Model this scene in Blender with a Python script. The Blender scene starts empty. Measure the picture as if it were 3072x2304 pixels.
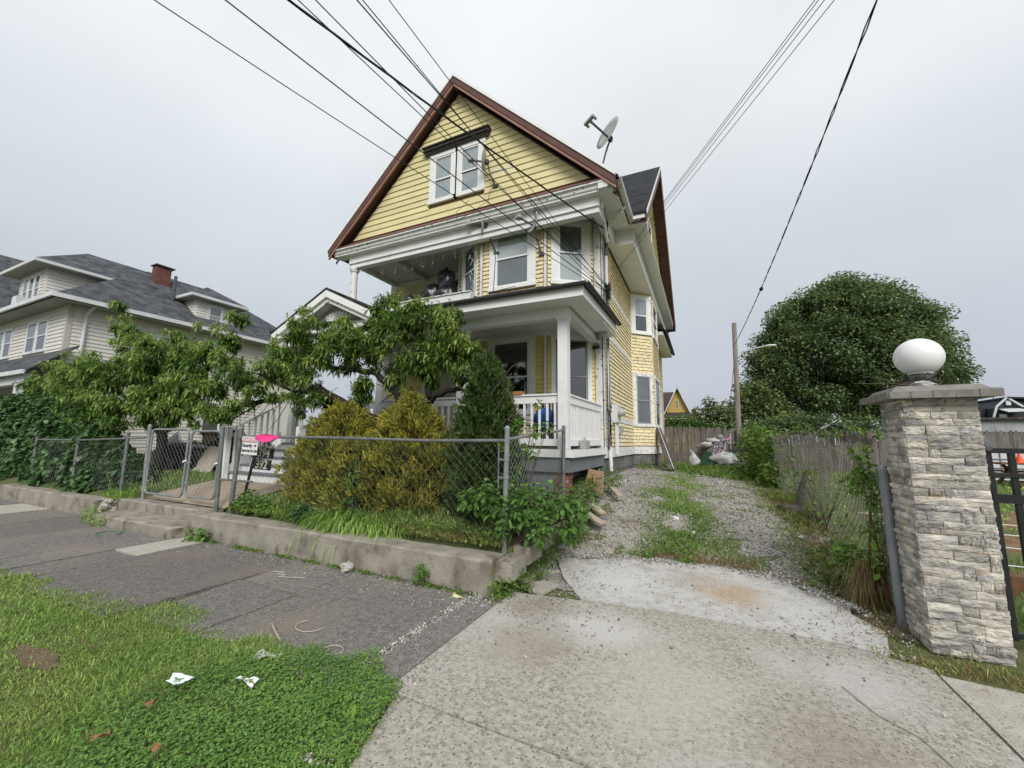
import bpy, bmesh, math, random
import numpy as np
from mathutils import Vector, Matrix
random.seed(7); RNG = np.random.default_rng(11)
scene = bpy.context.scene
COL = scene.collection
rad = math.radians

# ---------------------------------------------------------------- camera
cam_d = bpy.data.cameras.new('camera'); cam = bpy.data.objects.new('camera', cam_d); COL.objects.link(cam)
cam_d.sensor_width = 36.0; cam_d.lens = 1210.0 / 3072.0 * 36.0
cam_d.clip_start = 0.05; cam_d.clip_end = 1500
YAW, PITCH, ROLL = rad(25.4), rad(8.0), rad(0.75)
fw = Vector((-math.sin(YAW)*math.cos(PITCH), math.cos(YAW)*math.cos(PITCH), math.sin(PITCH)))
rt = Vector((math.cos(YAW), math.sin(YAW), 0)); upv = rt.cross(fw)
r2 = rt*math.cos(ROLL) + upv*math.sin(ROLL); u2 = -rt*math.sin(ROLL) + upv*math.cos(ROLL)
M = Matrix(((r2.x, u2.x, -fw.x, 0), (r2.y, u2.y, -fw.y, 0), (r2.z, u2.z, -fw.z, 1.6), (0, 0, 0, 1)))
cam.matrix_world = M
scene.camera = cam

# ---------------------------------------------------------------- world: overcast
SUN_EL, SUN_AZ = rad(37), rad(147)
world = bpy.data.worlds.new('World'); scene.world = world; world.use_nodes = True
nt = world.node_tree; nt.nodes.clear()
def N(t, **k):
    n = nt.nodes.new(t)
    for a, b in k.items(): setattr(n, a, b)
    return n
out = N('ShaderNodeOutputWorld'); bg = N('ShaderNodeBackground'); bg.inputs[1].default_value = 0.0635
sky = N('ShaderNodeTexSky'); sky.sky_type = 'NISHITA'; sky.sun_disc = False
sky.sun_elevation = SUN_EL; sky.sun_rotation = SUN_AZ; sky.dust_density = 4; sky.air_density = 1.5
tc = N('ShaderNodeTexCoord'); sep = N('ShaderNodeSeparateXYZ')
nt.links.new(tc.outputs['Generated'], sep.inputs[0])
ramp = N('ShaderNodeValToRGB')           # CIE-like overcast: brighter towards the zenith, a little warm grey at the horizon
e = ramp.color_ramp.elements
e[0].position = 0.0; e[0].color = (.50, .53, .60, 1)
e[1].position = 1.0; e[1].color = (1.0, 1.0, 1.0, 1)
for p, c in ((.12, (.585, .63, .71, 1)), (.4, (.73, .785, .835, 1)), (.62, (.88, .92, .945, 1))):
    x = ramp.color_ramp.elements.new(p); x.color = c
nt.links.new(sep.outputs[2], ramp.inputs[0])
noi = N('ShaderNodeTexNoise'); noi.inputs['Scale'].default_value = 1.15; noi.inputs['Detail'].default_value = 5.0; noi.inputs['Roughness'].default_value = .45
mp = N('ShaderNodeMapping'); mp.inputs['Location'].default_value = (2.2, .4, .9); mp.inputs['Scale'].default_value = (1, 1, 1.6)
nt.links.new(tc.outputs['Generated'], mp.inputs[0]); nt.links.new(mp.outputs[0], noi.inputs['Vector'])
mr = N('ShaderNodeMapRange'); mr.inputs[1].default_value = .3; mr.inputs[2].default_value = .7; mr.inputs[3].default_value = 7.9; mr.inputs[4].default_value = 10.0
nt.links.new(noi.outputs[0], mr.inputs[0])
mul = N('ShaderNodeMix', data_type='RGBA', blend_type='MULTIPLY'); mul.inputs[0].default_value = 1
nt.links.new(ramp.outputs[0], mul.inputs[6])
comb = N('ShaderNodeCombineXYZ')
for i in range(3): nt.links.new(mr.outputs[0], comb.inputs[i])
nt.links.new(comb.outputs[0], mul.inputs[7])
mix = N('ShaderNodeMix', data_type='RGBA'); mix.inputs[0].default_value = .93
nt.links.new(sky.outputs[0], mix.inputs[6]); nt.links.new(mul.outputs[2], mix.inputs[7])
nt.links.new(mix.outputs[2], bg.inputs[0]); nt.links.new(bg.outputs[0], out.inputs[0])

sd = bpy.data.lights.new('sun', 'SUN'); sun = bpy.data.objects.new('sun', sd); COL.objects.link(sun)
sd.energy = 1.5; sd.angle = rad(24); sd.color = (1, .97, .92)
# the sun stands behind the camera to the right, veiled by cloud
sv = Vector((math.sin(rad(33))*math.cos(SUN_EL), -math.cos(rad(33))*math.cos(SUN_EL), math.sin(SUN_EL)))
sun.rotation_euler = sv.to_track_quat('Z', 'Y').to_euler()
scene.view_settings.view_transform = 'Standard'; scene.view_settings.look = 'None'
scene.view_settings.exposure = 0.80; scene.view_settings.gamma = 1; scene.view_settings.use_curve_mapping = False
scene.render.engine = 'CYCLES'
scene.cycles.max_bounces = 6; scene.cycles.transparent_max_bounces = 12; scene.cycles.caustics_reflective = False; scene.cycles.caustics_refractive = False

# ---------------------------------------------------------------- materials
MATS = {}
def mat(name, col, col2=None, rough=.75, scale=6., detail=4., lo=.35, hi=.65, spec=.25, metal=0., bump=0., bscale=None,
        rnd=0., isl=0., stretch=(1, 1, 1), col3=None, scale3=20., lo3=.55, hi3=.7, trans=0., vor=None, coat=0.):
    """Principled material: noise between two colours, an optional third colour in patches, random value per object or per island."""
    if name in MATS: return MATS[name]
    m = bpy.data.materials.new(name); m.use_nodes = True; MATS[name] = m
    t = m.node_tree; t.nodes.clear(); L = t.links.new
    def n(ty, **k):
        x = t.nodes.new(ty)
        for a, b in k.items(): setattr(x, a, b)
        return x
    o = n('ShaderNodeOutputMaterial'); b = n('ShaderNodeBsdfPrincipled')
    b.inputs['Roughness'].default_value = rough; b.inputs['Specular IOR Level'].default_value = spec; b.inputs['Metallic'].default_value = metal
    if coat: b.inputs['Coat Weight'].default_value = coat
    geo = n('ShaderNodeNewGeometry'); vec = geo.outputs['Position']
    if stretch != (1, 1, 1):
        mpn = n('ShaderNodeMapping'); mpn.inputs['Scale'].default_value = stretch; L(vec, mpn.inputs[0]); vec = mpn.outputs[0]
    cur = None
    def noise(sc, de):
        x = n('ShaderNodeTexNoise'); x.inputs['Scale'].default_value = sc; x.inputs['Detail'].default_value = de; L(vec, x.inputs['Vector']); return x.outputs[0]
    def rng(src, a, c):
        x = n('ShaderNodeMapRange'); x.inputs[1].default_value = a; x.inputs[2].default_value = c; L(src, x.inputs[0]); return x.outputs[0]
    def mixc(f, A, B, bt='MIX'):
        x = n('ShaderNodeMix', data_type='RGBA', blend_type=bt)
        for s, v in ((0, f), (6, A), (7, B)):
            if hasattr(v, 'links') or isinstance(v, bpy.types.NodeSocket): L(v, x.inputs[s])
            elif s == 0: x.inputs[0].default_value = v
            else: x.inputs[s].default_value = (*v, 1)
        return x.outputs[2]
    cur = tuple(col)
    if col2: cur = mixc(rng(noise(scale, detail), lo, hi), cur, tuple(col2))
    if vor:      # (scale, colourA, colourB, share): a pebbly grain with its own colour per stone
        for (vs, ca, cb, th) in vor:
            v = n('ShaderNodeTexVoronoi'); v.inputs['Scale'].default_value = vs; L(vec, v.inputs['Vector'])
            sp = n('ShaderNodeSeparateColor'); L(v.outputs['Color'], sp.inputs[0])
            near = rng(v.outputs['Distance'], .48, .34)
            pick = n('ShaderNodeMath', operation='LESS_THAN'); pick.inputs[1].default_value = th; L(sp.outputs[0], pick.inputs[0])
            f = n('ShaderNodeMath', operation='MULTIPLY'); L(near, f.inputs[0]); L(pick.outputs[0], f.inputs[1])
            cur = mixc(f.outputs[0], cur, mixc(sp.outputs[1], ca, cb))
    if col3: cur = mixc(rng(noise(scale3, 5.), lo3, hi3), cur, tuple(col3))
    if rnd or isl:
        src = n('ShaderNodeObjectInfo').outputs['Random'] if rnd else geo.outputs['Random Per Island']
        amt = rnd or isl
        x = n('ShaderNodeMapRange'); x.inputs[3].default_value = 1-amt; x.inputs[4].default_value = 1+amt; L(src, x.inputs[0])
        c = n('ShaderNodeCombineXYZ'); [L(x.outputs[0], c.inputs[i]) for i in range(3)]
        cur = mixc(1., cur, c.outputs[0], 'MULTIPLY')
    if isinstance(cur, tuple): b.inputs['Base Color'].default_value = (*cur, 1)
    else: L(cur, b.inputs['Base Color'])
    if bump:
        bn = n('ShaderNodeBump'); bn.inputs['Strength'].default_value = bump; bn.inputs['Distance'].default_value = .02
        L(noise(bscale or scale*4, 6.), bn.inputs['Height']); L(bn.outputs[0], b.inputs['Normal'])
    if trans:
        tr = n('ShaderNodeBsdfTranslucent'); mx = n('ShaderNodeMixShader'); mx.inputs[0].default_value = trans
        if isinstance(cur, tuple): tr.inputs[0].default_value = (*cur, 1)
        else: L(cur, tr.inputs[0])
        L(b.outputs[0], mx.inputs[1]); L(tr.outputs[0], mx.inputs[2]); L(mx.outputs[0], o.inputs[0])
    else: L(b.outputs[0], o.inputs[0])
    return m

def glass_mat(name, refl=.35, tint=(.8, .85, .85)):
    if name in MATS: return MATS[name]
    m = bpy.data.materials.new(name); m.use_nodes = True; MATS[name] = m
    t = m.node_tree; t.nodes.clear()
    o = t.nodes.new('ShaderNodeOutputMaterial'); g = t.nodes.new('ShaderNodeBsdfGlossy'); tr = t.nodes.new('ShaderNodeBsdfTransparent')
    g.inputs['Roughness'].default_value = .03; g.inputs[0].default_value = (.9, .93, .95, 1); tr.inputs[0].default_value = (*tint, 1)
    mx = t.nodes.new('ShaderNodeMixShader'); fr = t.nodes.new('ShaderNodeLayerWeight'); fr.inputs[0].default_value = .3
    mr = t.nodes.new('ShaderNodeMapRange'); mr.inputs[3].default_value = refl*.25; mr.inputs[4].default_value = .6
    t.links.new(fr.outputs['Facing'], mr.inputs[0]); t.links.new(mr.outputs[0], mx.inputs[0])
    t.links.new(tr.outputs[0], mx.inputs[1]); t.links.new(g.outputs[0], mx.inputs[2]); t.links.new(mx.outputs[0], o.inputs[0])
    return m

def shingle_mat(name, c1, c2, c3, run='xz', sw=.33, sh=.14):
    """Asphalt shingles: staggered tabs of mixed tone. run: the two position axes that lie in the roof slope."""
    m = bpy.data.materials.new(name); m.use_nodes = True
    t = m.node_tree; b = t.nodes['Principled BSDF']; L = t.links.new
    geo = t.nodes.new('ShaderNodeNewGeometry'); sp = t.nodes.new('ShaderNodeSeparateXYZ'); L(geo.outputs['Position'], sp.inputs[0])
    cb = t.nodes.new('ShaderNodeCombineXYZ'); ax = {'x': 0, 'y': 1, 'z': 2}
    L(sp.outputs[ax[run[0]]], cb.inputs[0]); L(sp.outputs[ax[run[1]]], cb.inputs[1])
    br = t.nodes.new('ShaderNodeTexBrick'); L(cb.outputs[0], br.inputs['Vector'])
    br.inputs['Scale'].default_value = 1; br.inputs['Brick Width'].default_value = sw; br.inputs['Row Height'].default_value = sh*.75
    br.inputs['Mortar Size'].default_value = .006; br.inputs['Color1'].default_value = (*c1, 1); br.inputs['Color2'].default_value = (*c2, 1); br.inputs['Mortar'].default_value = (*[v*.5 for v in c1], 1)
    no = t.nodes.new('ShaderNodeTexNoise'); no.inputs['Scale'].default_value = 2.5; no.inputs['Detail'].default_value = 8; L(geo.outputs['Position'], no.inputs['Vector'])
    mx = t.nodes.new('ShaderNodeMix'); mx.data_type = 'RGBA'; mr = t.nodes.new('ShaderNodeMapRange'); mr.inputs[1].default_value = .4; mr.inputs[2].default_value = .68; L(no.outputs[0], mr.inputs[0])
    L(mr.outputs[0], mx.inputs[0]); L(br.outputs[0], mx.inputs[6]); mx.inputs[7].default_value = (*c3, 1)
    L(mx.outputs[2], b.inputs['Base Color']); b.inputs['Roughness'].default_value = .9; b.inputs['Specular IOR Level'].default_value = .1
    bn = t.nodes.new('ShaderNodeBump'); bn.inputs['Strength'].default_value = .6; bn.inputs['Distance'].default_value = .01; L(br.outputs['Fac'], bn.inputs['Height']); bn.invert = True
    L(bn.outputs[0], b.inputs['Normal'])
    return m

YEL = mat('yellow paint', (.72, .645, .37), (.66, .585, .33), rough=.7, scale=2.5, rnd=.05, bump=.1, bscale=60)
YELB = mat('bright yellow paint', (.72, .63, .24), (.66, .57, .21), rough=.6, scale=3, rnd=.04)
YOLD = mat('peeling yellow paint', (.82, .72, .47), (.74, .635, .40), scale=3, rnd=.06, col3=(.17, .125, .085), scale3=15, lo3=.57, hi3=.64, stretch=(1, 1, 2.6), bump=.25, bscale=40)
WHT = mat('white trim paint', (.79, .79, .79), (.70, .70, .69), rough=.55, scale=3, lo=.45, hi=.8, rnd=.03)
WOLD = mat('peeling white paint', (.77, .77, .765), (.66, .655, .64), rough=.65, scale=4, col3=(.25, .21, .17), scale3=13, lo3=.6, hi3=.66, bump=.2, bscale=30)
WBR = mat('fresh white paint', (.80, .80, .81), (.74, .74, .74), rough=.5, scale=5, rnd=.03)
CEIL = mat('porch ceiling paint', (.66, .65, .63), (.58, .57, .55), scale=3)
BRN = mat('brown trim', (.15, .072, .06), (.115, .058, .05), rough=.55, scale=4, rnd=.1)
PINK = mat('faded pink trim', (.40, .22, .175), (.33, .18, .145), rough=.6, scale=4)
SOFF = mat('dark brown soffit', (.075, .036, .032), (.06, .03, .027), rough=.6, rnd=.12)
DCAP = mat('weathered black wood', (.03, .028, .026), (.09, .08, .07), rough=.85, scale=30, stretch=(1, 1, 4), bump=.4)
GRYP = mat('grey painted wood', (.185, .20, .215), (.15, .165, .18), rough=.6, scale=4, rnd=.08)
FND = mat('grey foundation stone', (.115, .11, .105), (.19, .185, .175), scale=6, detail=8, rnd=.18, bump=.5, bscale=30, rough=.9)
MORT = mat('grey mortar', (.22, .215, .20), (.16, .155, .15), scale=8, rough=.95)
BRICK = mat('red brick', (.19, .075, .05), (.25, .12, .085), scale=18, rnd=.2, rough=.9, col3=(.38, .34, .3), scale3=9, lo3=.6, hi3=.7)
INT = mat('painted dark interior', (.02, .02, .022), rough=.9)  # near-black colour stands for the unlit room behind a window
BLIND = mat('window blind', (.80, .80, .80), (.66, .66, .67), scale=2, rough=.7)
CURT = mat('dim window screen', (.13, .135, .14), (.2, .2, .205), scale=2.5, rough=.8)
CURTL = mat('pale curtain', (.5, .51, .53), (.38, .39, .41), scale=5, stretch=(4, 4, 1), rough=.8)
VINYL = mat('white vinyl sash', (.80, .80, .81), rough=.4)
STORM = mat('grey storm sash', (.28, .29, .30), rough=.45)
GLASS = glass_mat('window glass')
GLASSD = glass_mat('dark window glass', .6, (.5, .53, .55))
SHD = shingle_mat('dark slate shingles', (.022, .025, .03), (.035, .038, .045), (.045, .048, .055), 'xz')
SHB = shingle_mat('black porch shingles', (.025, .026, .028), (.04, .04, .042), (.06, .058, .055), 'xy')
SHG = shingle_mat('grey mottled shingles', (.045, .049, .06), (.085, .09, .104), (.12, .124, .134), 'yz')
SHG2 = shingle_mat('grey mottled shingles front', (.045, .049, .06), (.085, .09, .104), (.12, .124, .134), 'xz')
BEIGE = mat('beige vinyl siding', (.67, .65, .61), (.62, .60, .56), scale=1.5, rough=.6, rnd=.025)
BTRIM = mat('beige corner trim', (.47, .44, .39), rough=.6)
WTRM = mat('white aluminium trim', (.66, .68, .70), (.58, .6, .62), scale=2, rough=.45)
GALV = mat('galvanised steel', (.28, .295, .31), (.21, .22, .235), rough=.5, metal=.3, scale=9, spec=.5)
GALVD = mat('dull old galvanised steel', (.13, .14, .14), (.19, .2, .2), rough=.6, metal=.25, scale=9, spec=.4, col3=(.14, .07, .04), scale3=6, lo3=.66, hi3=.75)
WIRE = mat('chain link wire', (.25, .26, .265), (.17, .18, .185), rough=.45, metal=.6, scale=5)
WIREO = mat('old chain link wire', (.25, .24, .22), (.16, .15, .135), rough=.7, metal=.1, scale=4)
CABLE = mat('black cable', (.022, .022, .026), rough=.55)
BLK = mat('black painted steel', (.012, .012, .016), (.02, .02, .022), rough=.4, spec=.4)
DISH = mat('grey dish', (.40, .41, .40), (.33, .34, .33), rough=.5, scale=6)
DISHD = mat('dark grey bracket', (.06, .062, .066), (.1, .1, .105), rough=.6, scale=14)
CONC = mat('old concrete', (.235, .212, .178), (.335, .31, .265), scale=3.5, detail=8, rough=.95, bump=.5, bscale=45, col3=(.145, .12, .095), scale3=5, lo3=.53, hi3=.72)
CONCL = mat('light concrete', (.45, .43, .385), (.37, .345, .30), scale=4, detail=8, rough=.95, bump=.4, bscale=60, vor=[(55, (.2, .18, .16), (.3, .28, .25), .25)])
SLAB = mat('dark worn concrete slab', (.135, .128, .12), (.245, .23, .212), scale=16, detail=9, lo=.3, hi=.7, rough=.95, bump=.9, bscale=60, rnd=.1,
           vor=[(70, (.05, .05, .05), (.11, .105, .10), .5), (110, (.3, .29, .27), (.42, .4, .36), .14)], col3=(.24, .205, .165), scale3=1.3, lo3=.5, hi3=.8)
APRON = mat('exposed aggregate concrete', (.46, .44, .385), (.29, .265, .225), scale=24, detail=9, lo=.32, hi=.66, rough=.95, bump=.5, bscale=120,
            vor=[(36, (.20, .175, .14), (.29, .265, .225), .36), (52, (.14, .135, .13), (.23, .22, .21), .16), (90, (.46, .44, .4), (.55, .53, .49), .2)], col3=(.50, .49, .46), scale3=.75, lo3=.5, hi3=.75)
APRONW = mat('whitish concrete', (.49, .485, .47), (.36, .335, .30), scale=9, detail=9, lo=.4, hi=.75, rough=.95, bump=.35, bscale=120, vor=[(30, (.2, .19, .18), (.3, .29, .27), .12)])
DIRT = mat('dirt', (.12, .085, .055), (.17, .125, .08), scale=4, detail=9, rough=1, bump=.6, bscale=50, vor=[(60, (.09, .065, .045), (.22, .18, .13), .4)])
SOIL = mat('lawn soil', (.09, .125, .04), (.125, .13, .06), scale=3.5, detail=9, rough=1, bump=.5, bscale=60)
GRAVEL = mat('gravel', (.28, .26, .23), (.36, .335, .30), scale=3, rough=.95, bump=.8, bscale=70,
             vor=[(42, (.13, .125, .12), (.44, .42, .38), .9), (75, (.5, .48, .44), (.66, .64, .6), .2)], col3=(.13, .1, .07), scale3=2.2, lo3=.6, hi3=.75)
STONEM = mat('loose pebble', (.42, .40, .37), (.26, .25, .23), scale=9, rough=.9, isl=.65)
WALK = mat('tan concrete walk', (.40, .34, .26), (.32, .265, .2), scale=5, detail=8, rough=.95, bump=.4, bscale=80, vor=[(60, (.2, .17, .13), (.3, .25, .2), .35)])
LEDGE = mat('split face ledgestone', (.58, .54, .47), (.26, .255, .25), scale=7, detail=9, lo=.38, hi=.66, rough=.85, rnd=.33, bump=.9, bscale=30, stretch=(1, 1, 2.4), col3=(.40, .32, .22), scale3=4.5, lo3=.58, hi3=.75)
CAPM = mat('grey cast stone cap', (.17, .165, .15), (.25, .24, .22), scale=8, detail=8, rough=.95, bump=.4)
GLOBE = mat('frosted white globe', (.80, .80, .80), (.66, .65, .62), scale=5, detail=7, lo=.5, hi=.85, rough=.3, spec=.4)
PICK = mat('weathered grey picket', (.115, .098, .085), (.19, .175, .16), scale=9, detail=7, rough=.95, rnd=.2, stretch=(1, 1, .15), bump=.4, col3=(.06, .06, .04), scale3=3, lo3=.55, hi3=.7)
POLEW = mat('weathered pole wood', (.30, .275, .25), (.21, .19, .17), scale=14, detail=7, rough=.95, stretch=(1, 1, .08), bump=.4)
BAG = mat('black plastic bag', (.012, .012, .014), (.02, .02, .024), rough=.28, spec=.6, scale=5, bump=.9, bscale=14)
BAGW = mat('white plastic bag', (.50, .50, .50), (.36, .36, .37), rough=.4, scale=5, bump=.8, bscale=14)
PAPER = mat('white paper', (.75, .76, .78), rough=.8)
CARD = mat('cardboard', (.33, .23, .14), (.27, .185, .11), scale=5, rough=.9)
SILV = mat('silver foil board', (.55, .57, .6), (.4, .42, .45), rough=.35, metal=.4, scale=8)
BARK = mat('dark bark', (.022, .018, .015), (.042, .035, .03), scale=20, detail=8, rough=.95, bump=.8, bscale=50)
BARKG = mat('grey bark', (.075, .065, .055), (.12, .105, .09), scale=14, detail=8, rough=.95, bump=.7)
L_PEACH = mat('peach leaf', (.175, .29, .062), (.10, .18, .038), scale=1.6, lo=.3, hi=.7, rough=.42, spec=.4, isl=.5, trans=0.4)
L_PEACHY = mat('pale peach leaf', (.32, .42, .11), (.21, .31, .075), scale=1.6, rough=.42, spec=.4, isl=.35, trans=0.4)
L_IVY = mat('ivy leaf', (.06, .135, .045), (.10, .185, .06), scale=1.4, rough=.4, spec=.45, isl=.5, trans=0.3)
L_GOLD = mat('golden arborvitae spray', (.44, .39, .055), (.22, .25, .045), scale=2.6, rough=.7, isl=.45, trans=.2)
L_GOLDG = mat('green gold arborvitae spray', (.15, .18, .04), (.34, .30, .05), scale=3, rough=.7, isl=.45, trans=.2)
L_THUJA = mat('dark arborvitae spray', (.045, .09, .024), (.095, .145, .036), scale=4, rough=.6, isl=.5, trans=0.2)
L_TREE = mat('tree leaf', (.125, .19, .08), (.18, .25, .10), scale=.45, lo=.35, hi=.65, rough=.5, isl=.45, trans=0.35)
L_TREE2 = mat('light tree leaf', (.15, .205, .075), (.19, .245, .09), scale=.6, rough=.5, isl=.4, trans=0.35)
L_BUSH = mat('bush leaf', (.14, .26, .06), (.09, .18, .04), scale=2.5, rough=.45, isl=.45, trans=0.35)
L_WEED = mat('weed leaf', (0.175, 0.271, 0.053), (0.105, 0.193, 0.039), scale=3, rough=.5, isl=.5, trans=0.35)
L_GRASS = mat('grass blade', (.22, .36, .08), (.34, .44, .125), scale=1.3, lo=.35, hi=.7, rough=.5, isl=.5, trans=0.38)
L_CLOVER = mat('clover leaf', (.135, .275, .06), (.205, .345, .085), scale=2.4, rough=.5, isl=.45, trans=0.35)
L_DRY = mat('dry grass', (.30, .225, .11), (.2, .14, .065), scale=3, rough=.8, isl=.4, trans=.2)
L_VINE = mat('vine leaf', (0.169, 0.299, 0.046), (0.104, 0.208, 0.036), scale=2, rough=.45, isl=.4, trans=.35)
CORE = mat('inner twigs with painted shade', (.018, .018, .01), (.03, .026, .014), scale=10, rough=1, bump=.8, bscale=30)  # brownish twig mass, shade inside the shrubs put into its dark colour
REDP = mat('red print', (.50, .12, .13), rough=.6)
PINKF = mat('fluorescent pink plastic', (.95, .06, .30), rough=.5)
ORNG = mat('orange plastic', (.85, .13, .05), rough=.5)
WOODB = mat('brown wood', (.12, .06, .032), (.17, .09, .05), scale=12, rough=.7, stretch=(1, 1, .2))
WOODP = mat('pale board', (.42, .35, .28), (.34, .27, .21), scale=9, rough=.9)
MAROON = mat('maroon chair wood', (.10, .022, .02), rough=.5)

def stain(m, pos, r, col, fac, sx=1., rag=.7):
    """A ragged stain of its own shape on a material, round a point."""
    t = m.node_tree; L = t.links.new; b = t.nodes['Principled BSDF']; old = b.inputs['Base Color'].links[0].from_socket
    geo = t.nodes.new('ShaderNodeNewGeometry'); v = t.nodes.new('ShaderNodeVectorMath'); v.operation = 'SUBTRACT'; v.inputs[1].default_value = pos; L(geo.outputs['Position'], v.inputs[0])
    sc = t.nodes.new('ShaderNodeVectorMath'); sc.operation = 'MULTIPLY'; sc.inputs[1].default_value = (1/r, sx/r, 1/r); L(v.outputs[0], sc.inputs[0]); ln = t.nodes.new('ShaderNodeVectorMath'); ln.operation = 'LENGTH'; L(sc.outputs[0], ln.inputs[0])
    nz = t.nodes.new('ShaderNodeTexNoise'); nz.inputs['Scale'].default_value = 1.6/r; nz.inputs['Detail'].default_value = 8; L(geo.outputs['Position'], nz.inputs['Vector'])
    ad = t.nodes.new('ShaderNodeMath'); ad.operation = 'MULTIPLY_ADD'; ad.inputs[1].default_value = rag*2; L(nz.outputs[0], ad.inputs[0]); L(ln.outputs['Value'], ad.inputs[2])
    mr = t.nodes.new('ShaderNodeMapRange'); mr.inputs[1].default_value = 1.2+rag; mr.inputs[2].default_value = .35+rag; mr.inputs[3].default_value = 0; mr.inputs[4].default_value = fac; L(ad.outputs[0], mr.inputs[0])
    mx = t.nodes.new('ShaderNodeMix'); mx.data_type = 'RGBA'; mx.inputs[7].default_value = (*col, 1); L(mr.outputs[0], mx.inputs[0]); L(old, mx.inputs[6]); L(mx.outputs[2], b.inputs['Base Color'])
for q in (((.03, 2.42, 0), .07, (.10, .09, .08), .75), ((-.9, 3.75, 0), .55, (.55, .54, .52), .75, 1.4), ((-1.35, 3.2, 0), .4, (.25, .20, .15), .5), ((.6, 2.7, 0), .5, (.24, .20, .17), .5, .8), ((.9, 3.75, 0), .4, (.52, .51, .5), .6), ((-.3, 3.1, 0), .6, (.5, .48, .43), .5, .8), ((-1.55, 3.9, 0), .35, (.22, .18, .14), .6), ((.2, 1.9, 0), .5, (.22, .19, .16), .45)): stain(APRON, *q)
# ---------------------------------------------------------------- mesh helpers
class MB:
    """Collects boxes, tubes and prisms in world coordinates for one mesh."""
    def __init__(s): s.v = []; s.f = []; s.mi = []
    def add(s, V, F, mi=0):
        o = len(s.v); s.v += [tuple(p) for p in V]
        for f in F: s.f.append(tuple(o+i for i in f)); s.mi.append(mi)
        return s
    def hexa(s, P, mi=0):   # 8 points: bottom ring 0-3, top ring 4-7
        return s.add(P, [(3, 2, 1, 0), (4, 5, 6, 7), (0, 1, 5, 4), (1, 2, 6, 5), (2, 3, 7, 6), (3, 0, 4, 7)], mi)
    def box(s, x0, x1, y0, y1, z0, z1, mi=0):
        return s.hexa([(x0, y0, z0), (x1, y0, z0), (x1, y1, z0), (x0, y1, z0), (x0, y0, z1), (x1, y0, z1), (x1, y1, z1), (x0, y1, z1)], mi)
    def beam(s, a, b, w, h, mi=0, up=(0, 0, 1)):
        a, b = Vector(a), Vector(b); d = (b-a).normalized(); sd_ = d.cross(Vector(up))
        if sd_.length < 1e-4: sd_ = Vector((1, 0, 0))
        sd_.normalize(); u = sd_.cross(d)
        q = lambda p: [p - sd_*w/2 - u*h/2, p + sd_*w/2 - u*h/2, p + sd_*w/2 + u*h/2, p - sd_*w/2 + u*h/2]
        return s.hexa(q(a)+q(b), mi)
    def tube(s, pts, r, n=8, mi=0, caps=True):
        pts = [Vector(p) for p in pts]; R = r if isinstance(r, (list, tuple)) else [r]*len(pts); V = []; F = []
        prev = None
        for i, p in enumerate(pts):
            d = (pts[min(i+1, len(pts)-1)] - pts[max(i-1, 0)]).normalized()
            if prev is None: a = d.cross(Vector((0, 0, 1)) if abs(d.z) < .9 else Vector((1, 0, 0))).normalized()
            else: a = (prev - d*prev.dot(d)).normalized()
            prev = a; b = d.cross(a)
            for k in range(n):
                t = 2*math.pi*k/n; V.append(p + (a*math.cos(t) + b*math.sin(t))*R[i])
        for i in range(len(pts)-1):
            for k in range(n):
                F.append((i*n+k, i*n+(k+1) % n, (i+1)*n+(k+1) % n, (i+1)*n+k))
        if caps: F += [tuple(range(n))[::-1], tuple((len(pts)-1)*n+k for k in range(n))]
        return s.add(V, F, mi)
    def lathe(s, c, prof, n=20, mi=0):
        V = []; F = []; c = Vector(c)
        for (r, z) in prof:
            for k in range(n):
                t = 2*math.pi*k/n; V.append(c + Vector((r*math.cos(t), r*math.sin(t), z)))
        for i in range(len(prof)-1):
            for k in range(n): F.append((i*n+k, i*n+(k+1) % n, (i+1)*n+(k+1) % n, (i+1)*n+k))
        F += [tuple(range(n))[::-1], tuple((len(prof)-1)*n+k for k in range(n))]
        return s.add(V, F, mi)
    def slab(s, poly, off, mi=0):   # polygon thickened along vector off
        n = len(poly); off = Vector(off); P = [Vector(p) for p in poly]; V = P + [p+off for p in P]
        F = [tuple(range(n))[::-1], tuple(range(n, 2*n))] + [(i, (i+1) % n, n+(i+1) % n, n+i) for i in range(n)]
        return s.add(V, F, mi)
    def blob(s, c, r, seed=0, amp=.18, n=14, m=9, mi=0, flat=0):
        rg = random.Random(seed); ph = [rg.uniform(0, 6.28) for _ in range(8)]; V = []; F = []
        for i in range(m+1):
            th = math.pi*i/m
            for k in range(n):
                t = 2*math.pi*k/n
                w = 1 + amp*(math.sin(3*t+ph[0]+2*th)*.5 + math.sin(5*t+ph[1]-3*th)*.35 + math.sin(4*th+ph[2]+2*t)*.5 + math.sin(8*t+ph[3])*.2*math.sin(th))
                z = math.cos(th)
                if flat and z < -flat: z = -flat
                V.append((c[0]+r[0]*w*math.sin(th)*math.cos(t), c[1]+r[1]*w*math.sin(th)*math.sin(t), c[2]+r[2]*w*z))
        for i in range(m):
            for k in range(n): F.append((i*n+k, (i+1)*n+k, (i+1)*n+(k+1) % n, i*n+(k+1) % n))
        return s.add(V, F, mi)

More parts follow.
